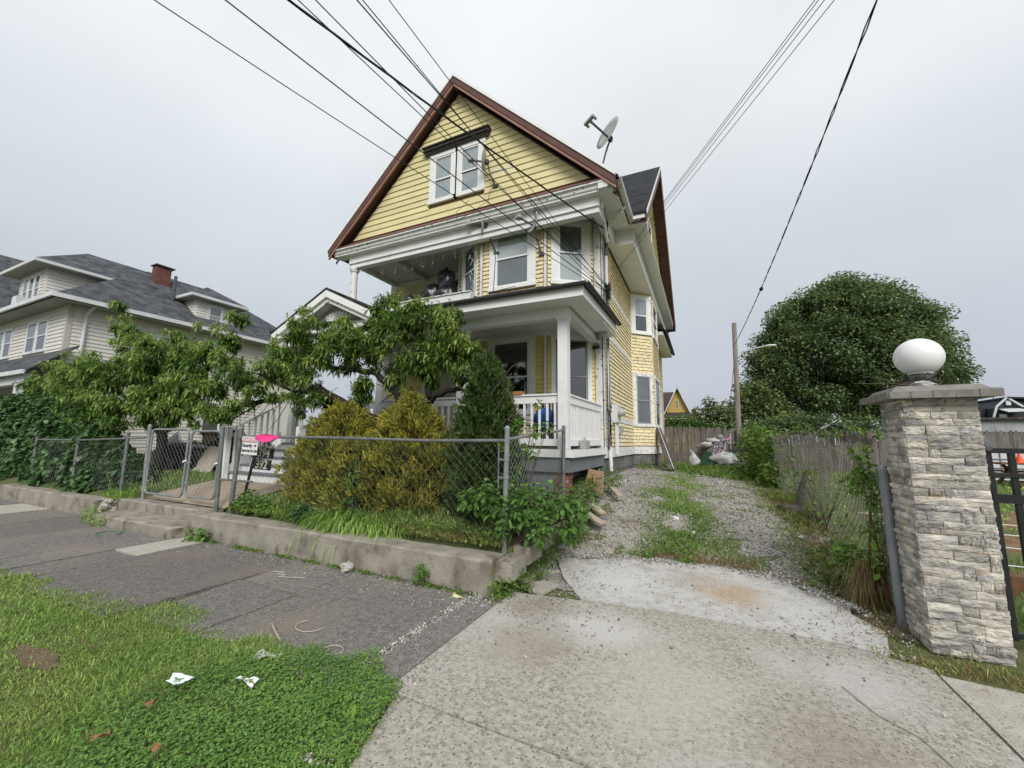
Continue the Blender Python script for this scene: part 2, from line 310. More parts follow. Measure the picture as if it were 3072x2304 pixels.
def wloc(o):
    p = Vector((0, 0, 0))
    while o is not None: p += o.location; o = o.parent
    return p
def build(name, mb, m, parent=None, loc=None, smooth=False, label=None, kind=None):
    base = wloc(parent) if parent is not None else Vector((0, 0, 0))
    org = Vector(loc) if loc is not None else base
    me = bpy.data.meshes.new(name)
    me.from_pydata([(p[0]-org.x, p[1]-org.y, p[2]-org.z) for p in mb.v], [], mb.f)
    ms = m if isinstance(m, (list, tuple)) else [m]
    for x in ms: me.materials.append(x)
    if len(ms) > 1: me.polygons.foreach_set('material_index', mb.mi)
    bm = bmesh.new(); bm.from_mesh(me); bmesh.ops.recalc_face_normals(bm, faces=bm.faces); bm.to_mesh(me); bm.free()
    if smooth: me.polygons.foreach_set('use_smooth', [True]*len(me.polygons))
    o = bpy.data.objects.new(name, me); COL.objects.link(o); o.location = org - base
    if parent is not None: o.parent = parent
    if label: o['label'] = label
    if kind: o['kind'] = kind
    return o
def tag(o, label, cat, group=None):
    o['label'] = label; o['category'] = cat
    if group: o['group'] = group
    return o
def thing(name, label, cat, loc=(0, 0, 0), group=None):
    o = bpy.data.objects.new(name, None); COL.objects.link(o); o.location = loc; o.empty_display_size = .2
    return tag(o, label, cat, group)
def single(name, mb, m, label, cat, loc, group=None, smooth=False):
    return tag(build(name, mb, m, None, loc, smooth), label, cat, group)
def struct(name, mb, m, loc=(0, 0, 0), smooth=False):
    o = build(name, mb, m, None, loc, smooth); o['kind'] = 'structure'; return o
def instance(src, name, parent, loc, scale=(1, 1, 1), rot=(0, 0, 0)):
    o = bpy.data.objects.new(name, src.data); COL.objects.link(o); o.parent = parent
    o.location = Vector(loc) - (wloc(parent) if parent else Vector((0, 0, 0))); o.scale = scale; o.rotation_euler = rot
    return o
def np_mesh(name, V, F, m, parent=None, loc=(0, 0, 0), mi=None, smooth=False):
    """Fast mesh from numpy arrays: V n x 3 world points, F m x k faces."""
    base = wloc(parent) if parent is not None else Vector((0, 0, 0))
    org = Vector(loc) if parent is None else base
    V = (V - np.array(org)).astype(np.float32); F = F.astype(np.int32); k = F.shape[1]
    me = bpy.data.meshes.new(name); me.vertices.add(len(V)); me.vertices.foreach_set('co', V.ravel())
    me.loops.add(F.size); me.loops.foreach_set('vertex_index', F.ravel())
    me.polygons.add(len(F)); me.polygons.foreach_set('loop_start', np.arange(0, F.size, k, dtype=np.int32)); me.polygons.foreach_set('loop_total', np.full(len(F), k, dtype=np.int32))
    ms = m if isinstance(m, (list, tuple)) else [m]
    for x in ms: me.materials.append(x)
    if mi is not None: me.polygons.foreach_set('material_index', mi.astype(np.int32))
    me.update(calc_edges=True); me.validate()
    o = bpy.data.objects.new(name, me); COL.objects.link(o)
    if parent is not None: o.parent = parent
    else: o.location = org
    return o

def leaves(P, D, L, W, droop=.4, fold=0., twist=None):
    """Leaf blades: base points P, directions D, lengths L, widths W. Six points and four triangles each, arching down by droop."""
    n = len(P); D = D/np.maximum(np.linalg.norm(D, axis=1, keepdims=True), 1e-6)
    S = np.cross(D, np.array([0, 0, 1.])); bad = np.linalg.norm(S, axis=1) < .15
    S[bad] = np.cross(D[bad], np.array([1., 0, 0])); S /= np.linalg.norm(S, axis=1, keepdims=True)
    if twist is not None:
        U = np.cross(S, D); S = S*np.cos(twist)[:, None] + U*np.sin(twist)[:, None]
    L = np.broadcast_to(L, n)[:, None]; W = np.broadcast_to(W, n)[:, None]; dr = np.broadcast_to(droop, n)[:, None]
    def at(s): return P + D*L*s*(1-.25*dr*s) - np.array([0, 0, 1.])*dr*L*s*s
    a, b, c, d = at(0.), at(.36), at(.7), at(1.)
    V = np.stack([a, b+S*W*.5, b-S*W*.5, c+S*W*.4, c-S*W*.4, d], 1).reshape(-1, 3)
    i = (np.arange(n)*6)[:, None]
    F = np.concatenate([i+np.array([[0, 1, 2]]), i+np.array([[1, 3, 2]]), i+np.array([[2, 3, 4]]), i+np.array([[3, 5, 4]])], 1).reshape(-1, 3)
    return V, F
def rsph(n):
    v = RNG.normal(size=(n, 3)); return v/np.linalg.norm(v, axis=1, keepdims=True)
def join_np(parts):
    V = []; F = []; o = 0
    for v, f in parts: V.append(v); F.append(f+o); o += len(v)
    return np.concatenate(V), np.concatenate(F)

def zg(x, y):
    """Height of the ground."""
    x = np.asarray(x, float); y = np.asarray(y, float)
    zl = np.interp(y, [5.4, 5.8, 6.4, 7, 8.4, 9.3, 14, 20, 60], [-.02, .05, .36, .66, .82, .84, .82, .56, .4])
    zr = np.interp(y, [4.3, 5.5, 6.1, 7, 9, 12.5, 22, 60], [-.02, -.01, .1, .33, .47, .55, .5, .4])
    t = np.clip((x+2.05)/3.4, 0, 1); z = zl*(1-t)+zr*t
    yard = np.interp(y, [3.9, 4.28, 4.5, 4.62, 5.4, 7, 9, 14, 22, 60], [.26, .28, .33, .42, .66, .74, .84, .82, .5, .4])
    yard = np.where((x > -10.7) & (x < -7.78) & (y < 4.4), -.03, yard)
    z = np.where((x < -2.08) & (y > 3.99), yard, z)
    lot = np.interp(y, [4.2, 5, 7, 12, 22, 60], [0, .04, .18, .35, .48, .4])
    tr = np.clip((x-1.7)/.5, 0, 1); z = np.where(x > 1.7, z*(1-tr)+lot*tr, z)
    return np.where(y < 3.99, -.03, z)
# ================================================================ ground and paving
def grid_mesh(name, xs, ys, fz, m, dz=0.):
    X, Y = np.meshgrid(xs, ys); V = np.stack([X, Y, fz(X, Y)+dz], -1).reshape(-1, 3)
    nx = len(xs); i = np.arange(len(ys)-1)[:, None]*nx + np.arange(nx-1)[None, :]
    F = np.stack([i, i+1, i+1+nx, i+nx], -1).reshape(-1, 4)
    o = np_mesh(name, V, F, m); o.data.polygons.foreach_set('use_smooth', [True]*len(F)); return o
xs = np.unique(np.concatenate([[-400, -150, -70], np.arange(-40, -12, 2.), np.arange(-12, 6, .35), [-2.09, -2.07], np.arange(6, 40, 3.), [60, 120, 400]]))
ys = np.unique(np.concatenate([[-400, -100, -30, -12, -6, -3, 0, 2, 3.9, 3.98, 4.0], np.arange(4.05, 12, .3), np.arange(12, 40, 1.5), [60, 90, 150, 400, 900]]))
RD = np.random.default_rng(3)
g = grid_mesh('ground', xs, ys, lambda x, y: zg(x, y) + np.where((y > 4.1) & (y < 40) & (np.abs(x) < 30), RD.normal(size=x.shape)*.012, 0), SOIL); g['kind'] = 'structure'

# street behind the camera, with its kerb
rb = MB(); rb.box(-120, 120, -9.5, -1.72, -.16, -.13); struct('road', rb, mat('asphalt', (.05, .05, .052), (.07, .07, .07), scale=3, rough=.95, vor=[(80, (.03, .03, .03), (.12, .12, .12), .5)]))
kb = MB(); kb.box(-120, -2.4, -1.72, -1.56, -.2, .0); kb.box(3.4, 120, -1.72, -1.56, -.2, .0); struct('kerb', kb, CONC)

# dark concrete pavement slabs along the street
pave = bpy.data.objects.new('pavement', None); COL.objects.link(pave); pave['kind'] = 'structure'
rs = random.Random(5)
def paving(x0, x1, y0, y1, z=0., m=None, nm='paving_slab', parent=pave, skew0=0., skew1=0.):
    g_ = .011; j = rs.uniform(-.004, .004)
    b = MB(); q = [(x0+g_-skew0, y0+g_), (x1-g_-skew1, y0+g_), (x1-g_+skew1, y1-g_), (x0+g_+skew0, y1-g_)]
    zz = [z+j+rs.uniform(-.004, .004) for _ in range(4)]
    b.hexa([(p[0], p[1], z-.09) for p in q]+[(p[0], p[1], h) for p, h in zip(q, zz)])
    return build(nm, b, m or SLAB, parent)
paving(-2.27, -1.93, 2.1, 3.93)
paving(-3.87, -2.27, 2.1, 3.93)
paving(-4.78, -3.87, 2.1, 3.06, skew0=-.06); paving(-4.86, -3.87, 3.06, 3.93, skew0=-.05)
paving(-6.98, -4.86, 1.9, 3.93, skew1=.05)
paving(-7.62, -6.98, 1.85, 3.0); paving(-7.62, -6.98, 3.0, 3.93, m=CONCL)
paving(-8.27, -7.62, 1.85, 3.66)
x = -8.27
for i, w in enumerate((1.55, 1.6, 1.5, 1.6, 1.55, 1.6, 1.7, 1.6, 1.6, 1.6, 1.7, 1.6, 1.6)):
    paving(x-w, x, 1.8, 3.66 if i == 0 else 3.93, m=CONCL if i in (3,) else None); x -= w

# concrete driveway apron: three bays, the upper one whitish with a rust stain
apr = bpy.data.objects.new('driveway_apron', None); COL.objects.link(apr); apr['kind'] = 'structure'
def poly_slab(nm, poly, z, m, th=.1, parent=apr):
    b = MB(); b.slab([(p[0], p[1], z-th+(p[2] if len(p) > 2 else 0)) for p in poly], (0, 0, th)); return build(nm, b, m, parent)
APR2 = APRON
poly_slab('concrete_bay', [(-1.93, 2.235), (1.40, 2.17), (1.40, 4.17), (.9, 4.33), (-.4, 4.345), (-1.2, 4.25), (-1.93, 4.14)], .004, APR2)
poly_slab('concrete_bay', [(-1.52, -1.56), (1.40, -1.56), (1.40, 2.155), (-1.83, 2.22), (-1.63, 1.6)], .001, APR2)
m = APRONW.copy(); m.name = 'whitish concrete with rust stain'
stain(m, (.2, 5.05, .05), .34, (.40, .285, .17), .7); stain(m, (-1.0, 5.0, .03), .5, (.56, .56, .55), .75); stain(m, (.75, 4.85, .03), .4, (.52, .52, .52), .6); stain(m, (-.2, 5.3, .05), .35, (.36, .31, .25), .5)
zz = lambda y: max(0, (y-4.6)*.06)
poly_slab('concrete_bay', [(-1.22, 4.275), (-.4, 4.365), (.9, 4.35), (1.2, 4.26), (1.32, 4.7, .02), (1.16, 5.0, .035), (1.2, 5.2, .04), (.86, 5.45, .055), (.74, 5.72, .07), (.42, 5.8, .075), (.1, 5.97, .08), (-.2, 5.86, .075), (-.5, 5.93, .075), (-.93, 5.76, .07), (-1.25, 5.72, .06), (-1.5, 5.5, .05), (-1.88, 5.46, .05), (-1.72, 5.1, .03), (-1.58, 4.8, .01), (-1.4, 4.55, .0)], .006, m)
poly_slab('concrete_bay', [(1.42, -1.56), (3.6, -1.56), (3.6, 3.9), (1.42, 4.1)], .002, CONCL)
poly_slab('concrete_bay', [(-1.9, 4.3), (-1.62, 4.2), (-1.55, 4.55), (-1.75, 4.62)], .02, CONCL, .03)

# gravel drive with two worn tracks
gx = np.arange(-2.0, 1.56, .22); gy = np.concatenate([np.arange(4.5, 12, .25), np.arange(12, 21.6, .8)])
gv = grid_mesh('gravel_driveway', gx, gy, lambda x, y: zg(x, y), GRAVEL, .008); gv['kind'] = 'structure'

def pebbles(name, n, sampler, r0, r1, m):
    P = sampler(n); n = len(P); r = RNG.uniform(r0, r1, n)*RNG.choice([1, 1, 1.5], n)
    T = np.array([[1, 0, 0], [0, 1, 0], [-1, 0, 0], [0, -1, 0], [0, 0, .7], [0, 0, -.5]]); T2 = T[None]*RNG.uniform(.6, 1.25, (n, 6, 1))
    a = RNG.uniform(0, 6.28, n); ca, sa = np.cos(a)[:, None], np.sin(a)[:, None]
    Q = np.stack([T2[..., 0]*ca-T2[..., 1]*sa, T2[..., 0]*sa+T2[..., 1]*ca, T2[..., 2]], -1)*r[:, None, None]
    V = (P[:, None, :]+Q+np.array([0, 0, 1])*(r*.3)[:, None, None]).reshape(-1, 3)
    F = (np.arange(n)*6)[:, None, None]+np.array([[0, 1, 4], [1, 2, 4], [2, 3, 4], [3, 0, 4], [1, 0, 5], [2, 1, 5], [3, 2, 5], [0, 3, 5]])[None]
    o = np_mesh(name, V, F.reshape(-1, 3), m); o['kind'] = 'stuff'; return o
def S_drive(n):
    y = 5.0+RNG.power(.55, n)*8; x = RNG.uniform(-1.98, 1.5, n); return np.stack([x, y, zg(x, y)+.008], -1)
pebbles('gravel', 26000, S_drive, .006, .016, STONEM)
def S_apron(n):
    k = RNG.integers(0, 4, n); cx = np.array([-1.6, .95, -.6, -1.35])[k]; cy = np.array([4.6, 4.6, 5.3, 3.8])[k]; sx = np.array([.3, .35, .9, .4])[k]; sy = np.array([.5, .45, .45, .35])[k]
    x = RNG.normal(cx, sx); y = RNG.normal(cy, sy); q = (x > -1.93) & (x < 1.5) & (y > 2.3) & (y < 5.9); x, y = x[q], y[q]; return np.stack([x, y, np.where(y > 4.36, .06*np.maximum(0, (y-4.4))/1.3, 0)+.008], -1)
pebbles('loose_gravel', 1500, S_apron, .004, .011, STONEM)
def S_edge(n):
    x = RNG.uniform(-1.9, 1.3, n); yb = np.interp(x, [-1.9, -1.4, -.9, .1, .75, 1.3], [5.4, 5.6, 5.75, 5.93, 5.65, 4.9]); y = yb+RNG.normal(.03, .09, n); return np.stack([x, y, np.maximum(zg(x, y), .075)+.008], -1)
pebbles('edge_gravel', 1700, S_edge, .005, .014, STONEM)
def S_pave(n):
    x = -2-RNG.power(.6, n)*6; y = 3.93-np.abs(RNG.normal(0, .25, n)); q = y > 2.3; return np.stack([x[q], y[q], np.full(q.sum(), .002)], -1)
def S_joint(n):
    x = RNG.normal(-2.27, .03, n); y = RNG.uniform(2.3, 3.95, n); x2 = -1.85+RNG.normal(0, .05, n//2); y2 = RNG.uniform(1.6, 2.6, n//2)
    return np.concatenate([np.stack([x, y, np.full(n, .001)], -1), np.stack([x2, y2, np.full(n//2, .001)], -1)])
pebbles('pavement_grit', 1500, S_pave, .004, .009, STONEM)
pebbles('joint_grit', 700, S_joint, .004, .011, STONEM)

# ---------------------------------------------------------------- front retaining wall, steps, blocks
def ragged_bar(x0, x1, y0, y1, z0, z1, n, seed, amp=.008):
    rg = random.Random(seed); b = MB(); V = []; F = []
    for i in range(n+1):
        t = x0+(x1-x0)*i/n; j = lambda: rg.uniform(-amp, amp)
        V += [(t, y0+j(), z0), (t, y0+j(), z1-.025+j()), (t, y0+.022+j(), z1+j()), (t, y1, z1+j()), (t, y1, z0)]
    for i in range(n):
        for k in range(4): F.append((i*5+k, (i+1)*5+k, (i+1)*5+k+1, i*5+k+1))
    F += [(0, 1, 2, 3, 4), tuple(n*5+k for k in (4, 3, 2, 1, 0))]
    return b.add(V, F)
single('retaining_wall', ragged_bar(-7.74, -2.09, 3.95, 4.25, -.08, .345, 26, 1), CONC, 'long low concrete wall edging the shrub bed along the pavement, ending at the driveway', 'wall', (-4.9, 4.1, 0))
single('retaining_wall', ragged_bar(-16.2, -10.95, 3.93, 4.2, -.08, .33, 20, 2, .014), CONC, 'low crumbling concrete wall below the ivy hedge', 'wall', (-13.5, 4.1, 0))
single('garden_step', ragged_bar(-10.55, -7.64, 3.70, 4.22, -.06, .155, 14, 3, .012), CONC, 'lower worn concrete step on the pavement in front of the double gate', 'step', (-9, 4, 0))
single('garden_step', ragged_bar(-10.9, -7.76, 4.225, 4.5, -.02, .335, 12, 4), CONC, 'upper concrete step directly under the double gate', 'step', (-9, 4.35, 0))
rub = MB(); rg = random.Random(8)
for i in range(9):
    c = (-10.75+rg.uniform(-.4, .3), 3.95+rg.uniform(-.15, .25), .2+rg.uniform(-.1, .12)); rub.blob(c, (rg.uniform(.07, .16), rg.uniform(.06, .13), rg.uniform(.04, .1)), i, .3, 7, 5)
single('rubble', rub, CONCL, 'heap of broken pale concrete at the end of the wall beside the gate steps', 'rubble', (-10.7, 4, .1))
def cinder_block(x, y, z, l, label):
    b = MB(); w = .19; h = .19; x0, x1, y0, y1 = x-w/2, x+w/2, y, y+l; t_ = .035
    b.box(x0, x0+t_, y0, y1, z, z+h); b.box(x1-t_, x1, y0, y1, z, z+h)
    for k in range(3): yy = y0+(l-t_)*k/2; b.box(x0+t_, x1-t_, yy, yy+t_, z, z+h)
    b.box(x0+t_, x1-t_, y0+t_, y1-t_, z, z+.05)
    single('concrete_block', b, CONC, label, 'concrete block', (x, y, z), 'concrete blocks edging the shrub bed')
cinder_block(-1.985, 4.02, .13, .40, 'hollow concrete block with two open cells nearest the pavement')
cinder_block(-1.97, 4.45, .2, .42, 'second hollow concrete block behind the nearest one along the bed edge')
cinder_block(-1.95, 4.95, .26, .44, 'concrete block halfway along the bed edge beside the gravel')
cinder_block(-1.97, 5.5, .34, .44, 'farthest concrete block of the bed edge near the brick pier')

# front walk from the gate to the porch steps
wx = [(-10.3, 4.5), (-7.8, 4.5), (-7.1, 5.47), (-9.6, 5.47)]
wb = MB(); nr = 8
for i in range(nr+1):
    y = 4.49+.99*i/nr; t = i/nr; wb.v += [(-10.35+.75*t, y, float(zg(-9, y))+.022), (-7.72+.6*t, y, float(zg(-8, y))+.022)]
wb.add([], []); wb.f += [(2*i, 2*i+1, 2*i+3, 2*i+2) for i in range(nr)]; wb.mi += [0]*nr
struct('front_walk', wb, WALK)
# ================================================================ the yellow house
house = thing('yellow_house', 'yellow clapboard house with brown trimmed front gable, bay windows and two stacked porches', 'house', (-5.6, 9.3, .8))
class Fr:
    """A wall's own frame: u along the wall, w outwards, z up."""
    def __init__(s, a, b):
        s.a = Vector((a[0], a[1], 0)); d = Vector((b[0]-a[0], b[1]-a[1], 0)); s.L = d.length; s.d = d.normalized(); s.n = Vector((s.d.y, -s.d.x, 0))
    def P(s, u, w, z): q = s.a+s.d*u+s.n*w; return (q.x, q.y, z)
    def box(s, mb, u0, u1, w0, w1, z0, z1, mi=0):
        return mb.hexa([s.P(u0, w0, z0), s.P(u1, w0, z0), s.P(u1, w1, z0), s.P(u0, w1, z0), s.P(u0, w0, z1), s.P(u1, w0, z1), s.P(u1, w1, z1), s.P(u0, w1, z1)], mi)
BOARDS = []     # (size in the picture, parent, mesh builder, material): the largest become parts, the rest one part
def board(fr, u0, u1, z0, z1, m, parent, w0=.003, w1=.034, u0t=None, u1t=None, rj=None):
    a0, a1 = (u0 if u0t is None else u0t), (u1 if u1t is None else u1t)
    dz = random.uniform(-.003, .003); b = MB()
    b.hexa([fr.P(u0, 0, z0+dz), fr.P(u1, 0, z0+dz), fr.P(u1, w1, z0+dz), fr.P(u0, w1, z0+dz), fr.P(a0, 0, z1+.012), fr.P(a1, 0, z1+.012), fr.P(a1, w0, z1+.012), fr.P(a0, w0, z1+.012)])
    c = Vector(fr.P((u0+u1)/2, 0, z0)); BOARDS.append(((u1-u0)*(z1-z0)/max(1, (c-Vector((0, 0, 1.6))).length)**2, parent, b, m))
def clap(fr, u0, u1, z0, z1, ex, m, parent=None, holes=()):
    parent = parent or house; n = max(1, round((z1-z0)/ex)); h = (z1-z0)/n
    for i in range(n):
        a, b = z0+i*h, z0+(i+1)*h; segs = [(u0, u1)]
        for (h0, h1, k0, k1) in holes:
            if a >= k1-.02 or b <= k0+.02: continue
            segs = [s for q in segs for s in ((q[0], min(q[1], h0)), (max(q[0], h1), q[1])) if s[1]-s[0] > .015]
        for s in segs: board(fr, s[0], s[1], a, b, m, parent)
def flush_boards(limit=290):
    by = {}
    for it in BOARDS: by.setdefault(it[1], []).append(it)
    for par, L in by.items():
        L.sort(key=lambda q: -q[0])
        for it in L[:limit]: build('clapboard', it[2], it[3], par)
        rest = {}
        for it in L[limit:]: rest.setdefault(it[3], MB()).add(it[2].v, it[2].f)
        for mm, b in rest.items(): build('clapboard', b, mm, par, kind='stuff')
    BOARDS.clear()
def window(par, fr, u0, u1, z0, z1, cas=.11, rail=None, up='blind', low='curtain', m=None, sash=None, depth=.045, head=.11, sill=.09, glass=None, sw=.05):
    """Casing as the window; sashes, panes and what hangs behind them as its pieces. u0..z1: the outer edge of the casing."""
    m = m or WHT; sash = sash or VINYL; glass = glass or GLASS
    b = MB(); fr.box(b, u0, u0+cas, 0, depth, z0+sill, z1-head); fr.box(b, u1-cas, u1, 0, depth, z0+sill, z1-head)
    fr.box(b, u0-.012, u1+.012, 0, depth+.012, z1-head, z1); fr.box(b, u0-.02, u1+.02, 0, depth+.03, z0, z0+sill)
    win = build('window', b, m, par)
    a0, a1, c0, c1 = u0+cas, u1-cas, z0+sill, z1-head; mr_ = rail if rail else (c0+c1)/2
    for (lo, hi, w, kind) in ((mr_-.02, c1, .024, up), (c0, mr_+.02, .012, low)):
        s = MB(); fr.box(s, a0, a0+sw, .002, w+.018, lo, hi); fr.box(s, a1-sw, a1, .002, w+.018, lo, hi)
        fr.box(s, a0+sw, a1-sw, .002, w+.018, lo, lo+sw*.8); fr.box(s, a0+sw, a1-sw, .002, w+.018, hi-sw*.8, hi)
        build('sash', s, sash, win)
        p = MB(); p.add([fr.P(a0+sw, w+.004, lo+sw*.8), fr.P(a1-sw, w+.004, lo+sw*.8), fr.P(a1-sw, w+.004, hi-sw*.8), fr.P(a0+sw, w+.004, hi-sw*.8)], [(0, 1, 2, 3)]); build('pane', p, glass, win)
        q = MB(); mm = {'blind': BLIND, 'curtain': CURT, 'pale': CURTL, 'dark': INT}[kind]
        if kind == 'blind':
            n = max(6, int((hi-lo)/.035)); hh = (hi-lo)/n
            for i in range(n):
                zz_ = lo+i*hh; q.add([fr.P(a0+.01, .003, zz_), fr.P(a1-.01, .003, zz_), fr.P(a1-.01, .011, zz_+hh), fr.P(a0+.01, .011, zz_+hh)], [(0, 1, 2, 3)])
        elif kind in ('pale', 'curtain'):
            n = 14
            V = [fr.P(a0+.005+(a1-a0-.01)*i/n, .003+.006*(i % 2), z_) for z_ in (lo, hi) for i in range(n+1)]
            q.add(V, [(i, i+1, n+2+i, n+1+i) for i in range(n)])
        else: q.add([fr.P(a0, .0035, lo), fr.P(a1, .0035, lo), fr.P(a1, .0035, hi), fr.P(a0, .0035, hi)], [(0, 1, 2, 3)])  # flat sheet just behind the pane, room darkness painted in its colour
        build({'blind': 'blind', 'pale': 'curtain', 'curtain': 'screen', 'dark': 'painted_dark_room'}[kind], q, mm, win)
    return win

XL, XR, YF, YC = -9.55, -2.05, 8.2, 9.2
# ---- bearing walls (the sheets behind the clapboards)
foot = [(XR, 9.2), (-2.2, 9.2), (-3.2, 8.5), (-4.93, 8.5), (-6.05, 9.2), (-6.05, 10.3), (XL, 10.3), (XL, 21), (XR, 21)]
w = MB(); w.slab([(p[0], p[1], 1.4) for p in foot], (0, 0, 5.5)); build('wall', w, mat('wall sheathing', (.30, .22, .11)), house)
w = MB(); w.slab([(-9.2, YF+.02, 6.6), (-1.92, YF+.02, 6.6), (-1.92, YF+.02, 7.3), (-5.6, YF+.02, 10.95), (-9.2, YF+.02, 7.3)], (0, .15, 0)); build('gable_wall', w, MATS['wall sheathing'], house)
# ---- front gable clapboards
fg = Fr((-9.3, YF), (-1.9, YF)); wu = (-6.45+9.3, -4.73+9.3); gx0, gx1, gz0, gza = 0.12, 7.28, 7.42, 10.98
zc = gz0; ex = .172
holes = [(wu[0], wu[1], 7.86, 9.47)]
while zc < gza-.05:
    zt = min(zc+ex, gza); k = lambda z: (z-gz0)/(gza-gz0)*3.58
    a0, a1, b0, b1 = gx0+k(zc), gx1-k(zc), gx0+k(zt), gx1-k(zt)
    if zc < 9.45 and zt > 7.88:
        board(fg, a0, wu[0], zc, zt, YEL, house, w1=.03, u0t=b0); board(fg, wu[1], a1, zc, zt, YEL, house, w1=.03, u1t=b1)
    else: board(fg, a0, a1, zc, zt, YEL, house, w1=.03, u0t=b0, u1t=max(b1, b0+.01))
    zc += ex
# paired attic window
for (p0, p1) in ((wu[0], wu[0]+.88), (wu[1]-.88, wu[1])):
    window(house, fg, p0, p1, 7.87, 9.33, cas=.15, up='pale', low='pale', head=.12, sill=.1, rail=8.55)
b = MB(); fg.box(b, wu[0]-.14, wu[1]+.12, 0, .10, 9.33, 9.42); fg.box(b, wu[0]-.17, wu[1]+.15, 0, .16, 9.42, 9.50); fg.box(b, wu[0]-.19, wu[1]+.17, 0, .20, 9.50, 9.53)
for i in range(28): u = wu[0]-.1+i*.069; fg.box(b, u, u+.035, .10, .125, 9.36, 9.41)
build('window_hood', b, DCAP, house, label='weathered black hood over the attic window')
# ---- main roof
RX, RZ, EZ, EL, ER, Y0, Y1 = -5.6, 11.27, 7.18, -9.84, -1.42, 7.9, 21.3
for xe in (EL, ER):
    b = MB(); s = 1 if xe > RX else -1
    b.slab([(RX, Y0, RZ), (xe+s*.06, Y0, EZ-.05), (xe+s*.06, Y1, EZ-.05), (RX, Y1, RZ)], (0, 0, -.07)); build('roof_slope', b, SHD, house)
    # rake: drip edge, brown fascia, faded moulding, soffit panels
    d = Vector((xe-RX, 0, EZ-RZ)); nrm = Vector((-d.z*(1 if d.x > 0 else -1), 0, abs(d.x))).normalized(); dn = d.normalized()
    P0 = Vector((RX, Y0, RZ-.07)); P1 = Vector((xe, Y0, EZ-.08))
    def rake(nm, t0, t1, y0, y1, m, par=house):
        b = MB(); q = []
        for yy in (y0, y1):
            q += [P0-Vector((0, 0, 1))*t0/nrm.z+Vector((0, yy-Y0, 0)), P1-Vector((0, 0, 1))*t0/nrm.z+Vector((0, yy-Y0, 0)), P1-Vector((0, 0, 1))*t1/nrm.z+Vector((0, yy-Y0, 0)), P0-Vector((0, 0, 1))*t1/nrm.z+Vector((0, yy-Y0, 0))]
        b.hexa(q); return build(nm, b, m, par)
    rake('drip_edge', -.075, -.012, Y0-.045, Y0+.01, WHT)
    rake('rake_board', -.012, .12, Y0-.02, Y0+.05, BRN)
    rake('rake_moulding', .12, .175, Y0+.0, Y0+.05, PINK)
    n = 11
    for i in range(n):
        f0, f1 = i/n, (i+1)/n; A = P0.lerp(P1, f0)-Vector((0, 0, .13)); B = P0.lerp(P1, f1)-dn*.012-Vector((0, 0, .13))
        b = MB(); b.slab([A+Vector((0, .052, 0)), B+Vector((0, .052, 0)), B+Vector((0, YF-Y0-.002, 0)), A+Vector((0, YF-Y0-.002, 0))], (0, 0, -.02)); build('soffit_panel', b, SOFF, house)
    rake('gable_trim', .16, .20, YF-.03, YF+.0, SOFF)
# ---- cornice across the front (little sloped roof, crown moulding, soffit) and the frieze below it
b = MB(); b.slab([(EL+.1, Y0+.01, 7.145), (ER-.05, Y0+.01, 7.145), (ER-.3, YF, 7.40), (EL+.35, YF, 7.40)], (0, 0, -.014)); build('pent_roof', b, BRN, house)
prof = [(0, 7.13), (0, 7.09), (.045, 7.06), (.06, 7.0), (.10, 6.975), (.10, 6.95)]
def moulding(nm, prof, p0, p1, inward, m, par=house, zoff=0):
    b = MB(); inward = Vector(inward); V = []
    for P in (p0, p1):
        for (o, z) in prof: V.append((P[0]+inward.x*o, P[1]+inward.y*o, z+zoff))
        V += [(P[0]+inward.x*.3, P[1]+inward.y*.3, prof[-1][1]+zoff), (P[0]+inward.x*.3, P[1]+inward.y*.3, prof[0][1]+zoff)]
    n = len(prof)+2; F = [(i, (i+1) % n, n+(i+1) % n, n+i) for i in range(n)]+[tuple(range(n)), tuple(range(n, 2*n))[::-1]]
    return build(nm, b.add(V, F), m, par)
moulding('cornice', prof, (-9.72, 7.92), (-1.5, 7.92), (0, 1), WOLD)
b = MB(); b.box(-9.7, -1.52, 8.0, 8.3, 6.935, 6.955); build('cornice_soffit', b, WHT, house)
b = MB(); b.box(-9.25, -1.84, YF-.05, YF+.16, 6.72, 6.935); b.box(-9.25, -1.84, YF-.02, YF+.16, 6.57, 6.70); b.box(-9.27, -1.82, YF-.065, YF+.16, 6.70, 6.72); build('frieze', b, WHT, house)
# side frieze, soffit and eave gutter on the driveway side
b = MB(); b.box(-2.0, -1.84, YF+.16, 9.95, 6.57, 6.935); build('frieze', b, WHT, house)
b = MB(); b.box(-2.0, -1.45, 8.3, 9.7, 6.94, 6.96); build('cornice_soffit', b, WHT, house)
moulding('cornice', prof, (-1.50, 7.93), (-1.50, 9.7), (-1, 0), WOLD)
def gutter(nm, a, b_, r, m, par=house):
    a, b_ = Vector(a), Vector(b_); d = (b_-a).normalized(); sd_ = Vector((d.y, -d.x, 0)).normalized(); V = []; n = 7
    for P in (a, b_):
        for k in range(n+1):
            t = math.pi*k/n; V.append(P+sd_*r*math.cos(t)-Vector((0, 0, 1))*r*math.sin(t))
        for k in range(n+1):
            t = math.pi*(n-k)/n; V.append(P+sd_*(r-.008)*math.cos(t)-Vector((0, 0, 1))*(r-.008)*math.sin(t))
    q = 2*(n+1); F = [(i, (i+1) % q, q+(i+1) % q, q+i) for i in range(q)]; mb = MB(); return build(nm, mb.add(V, F), m, par)
gutter('gutter', (-1.39, 7.95, 7.13), (-1.39, 9.75, 7.08), .075, WOLD)
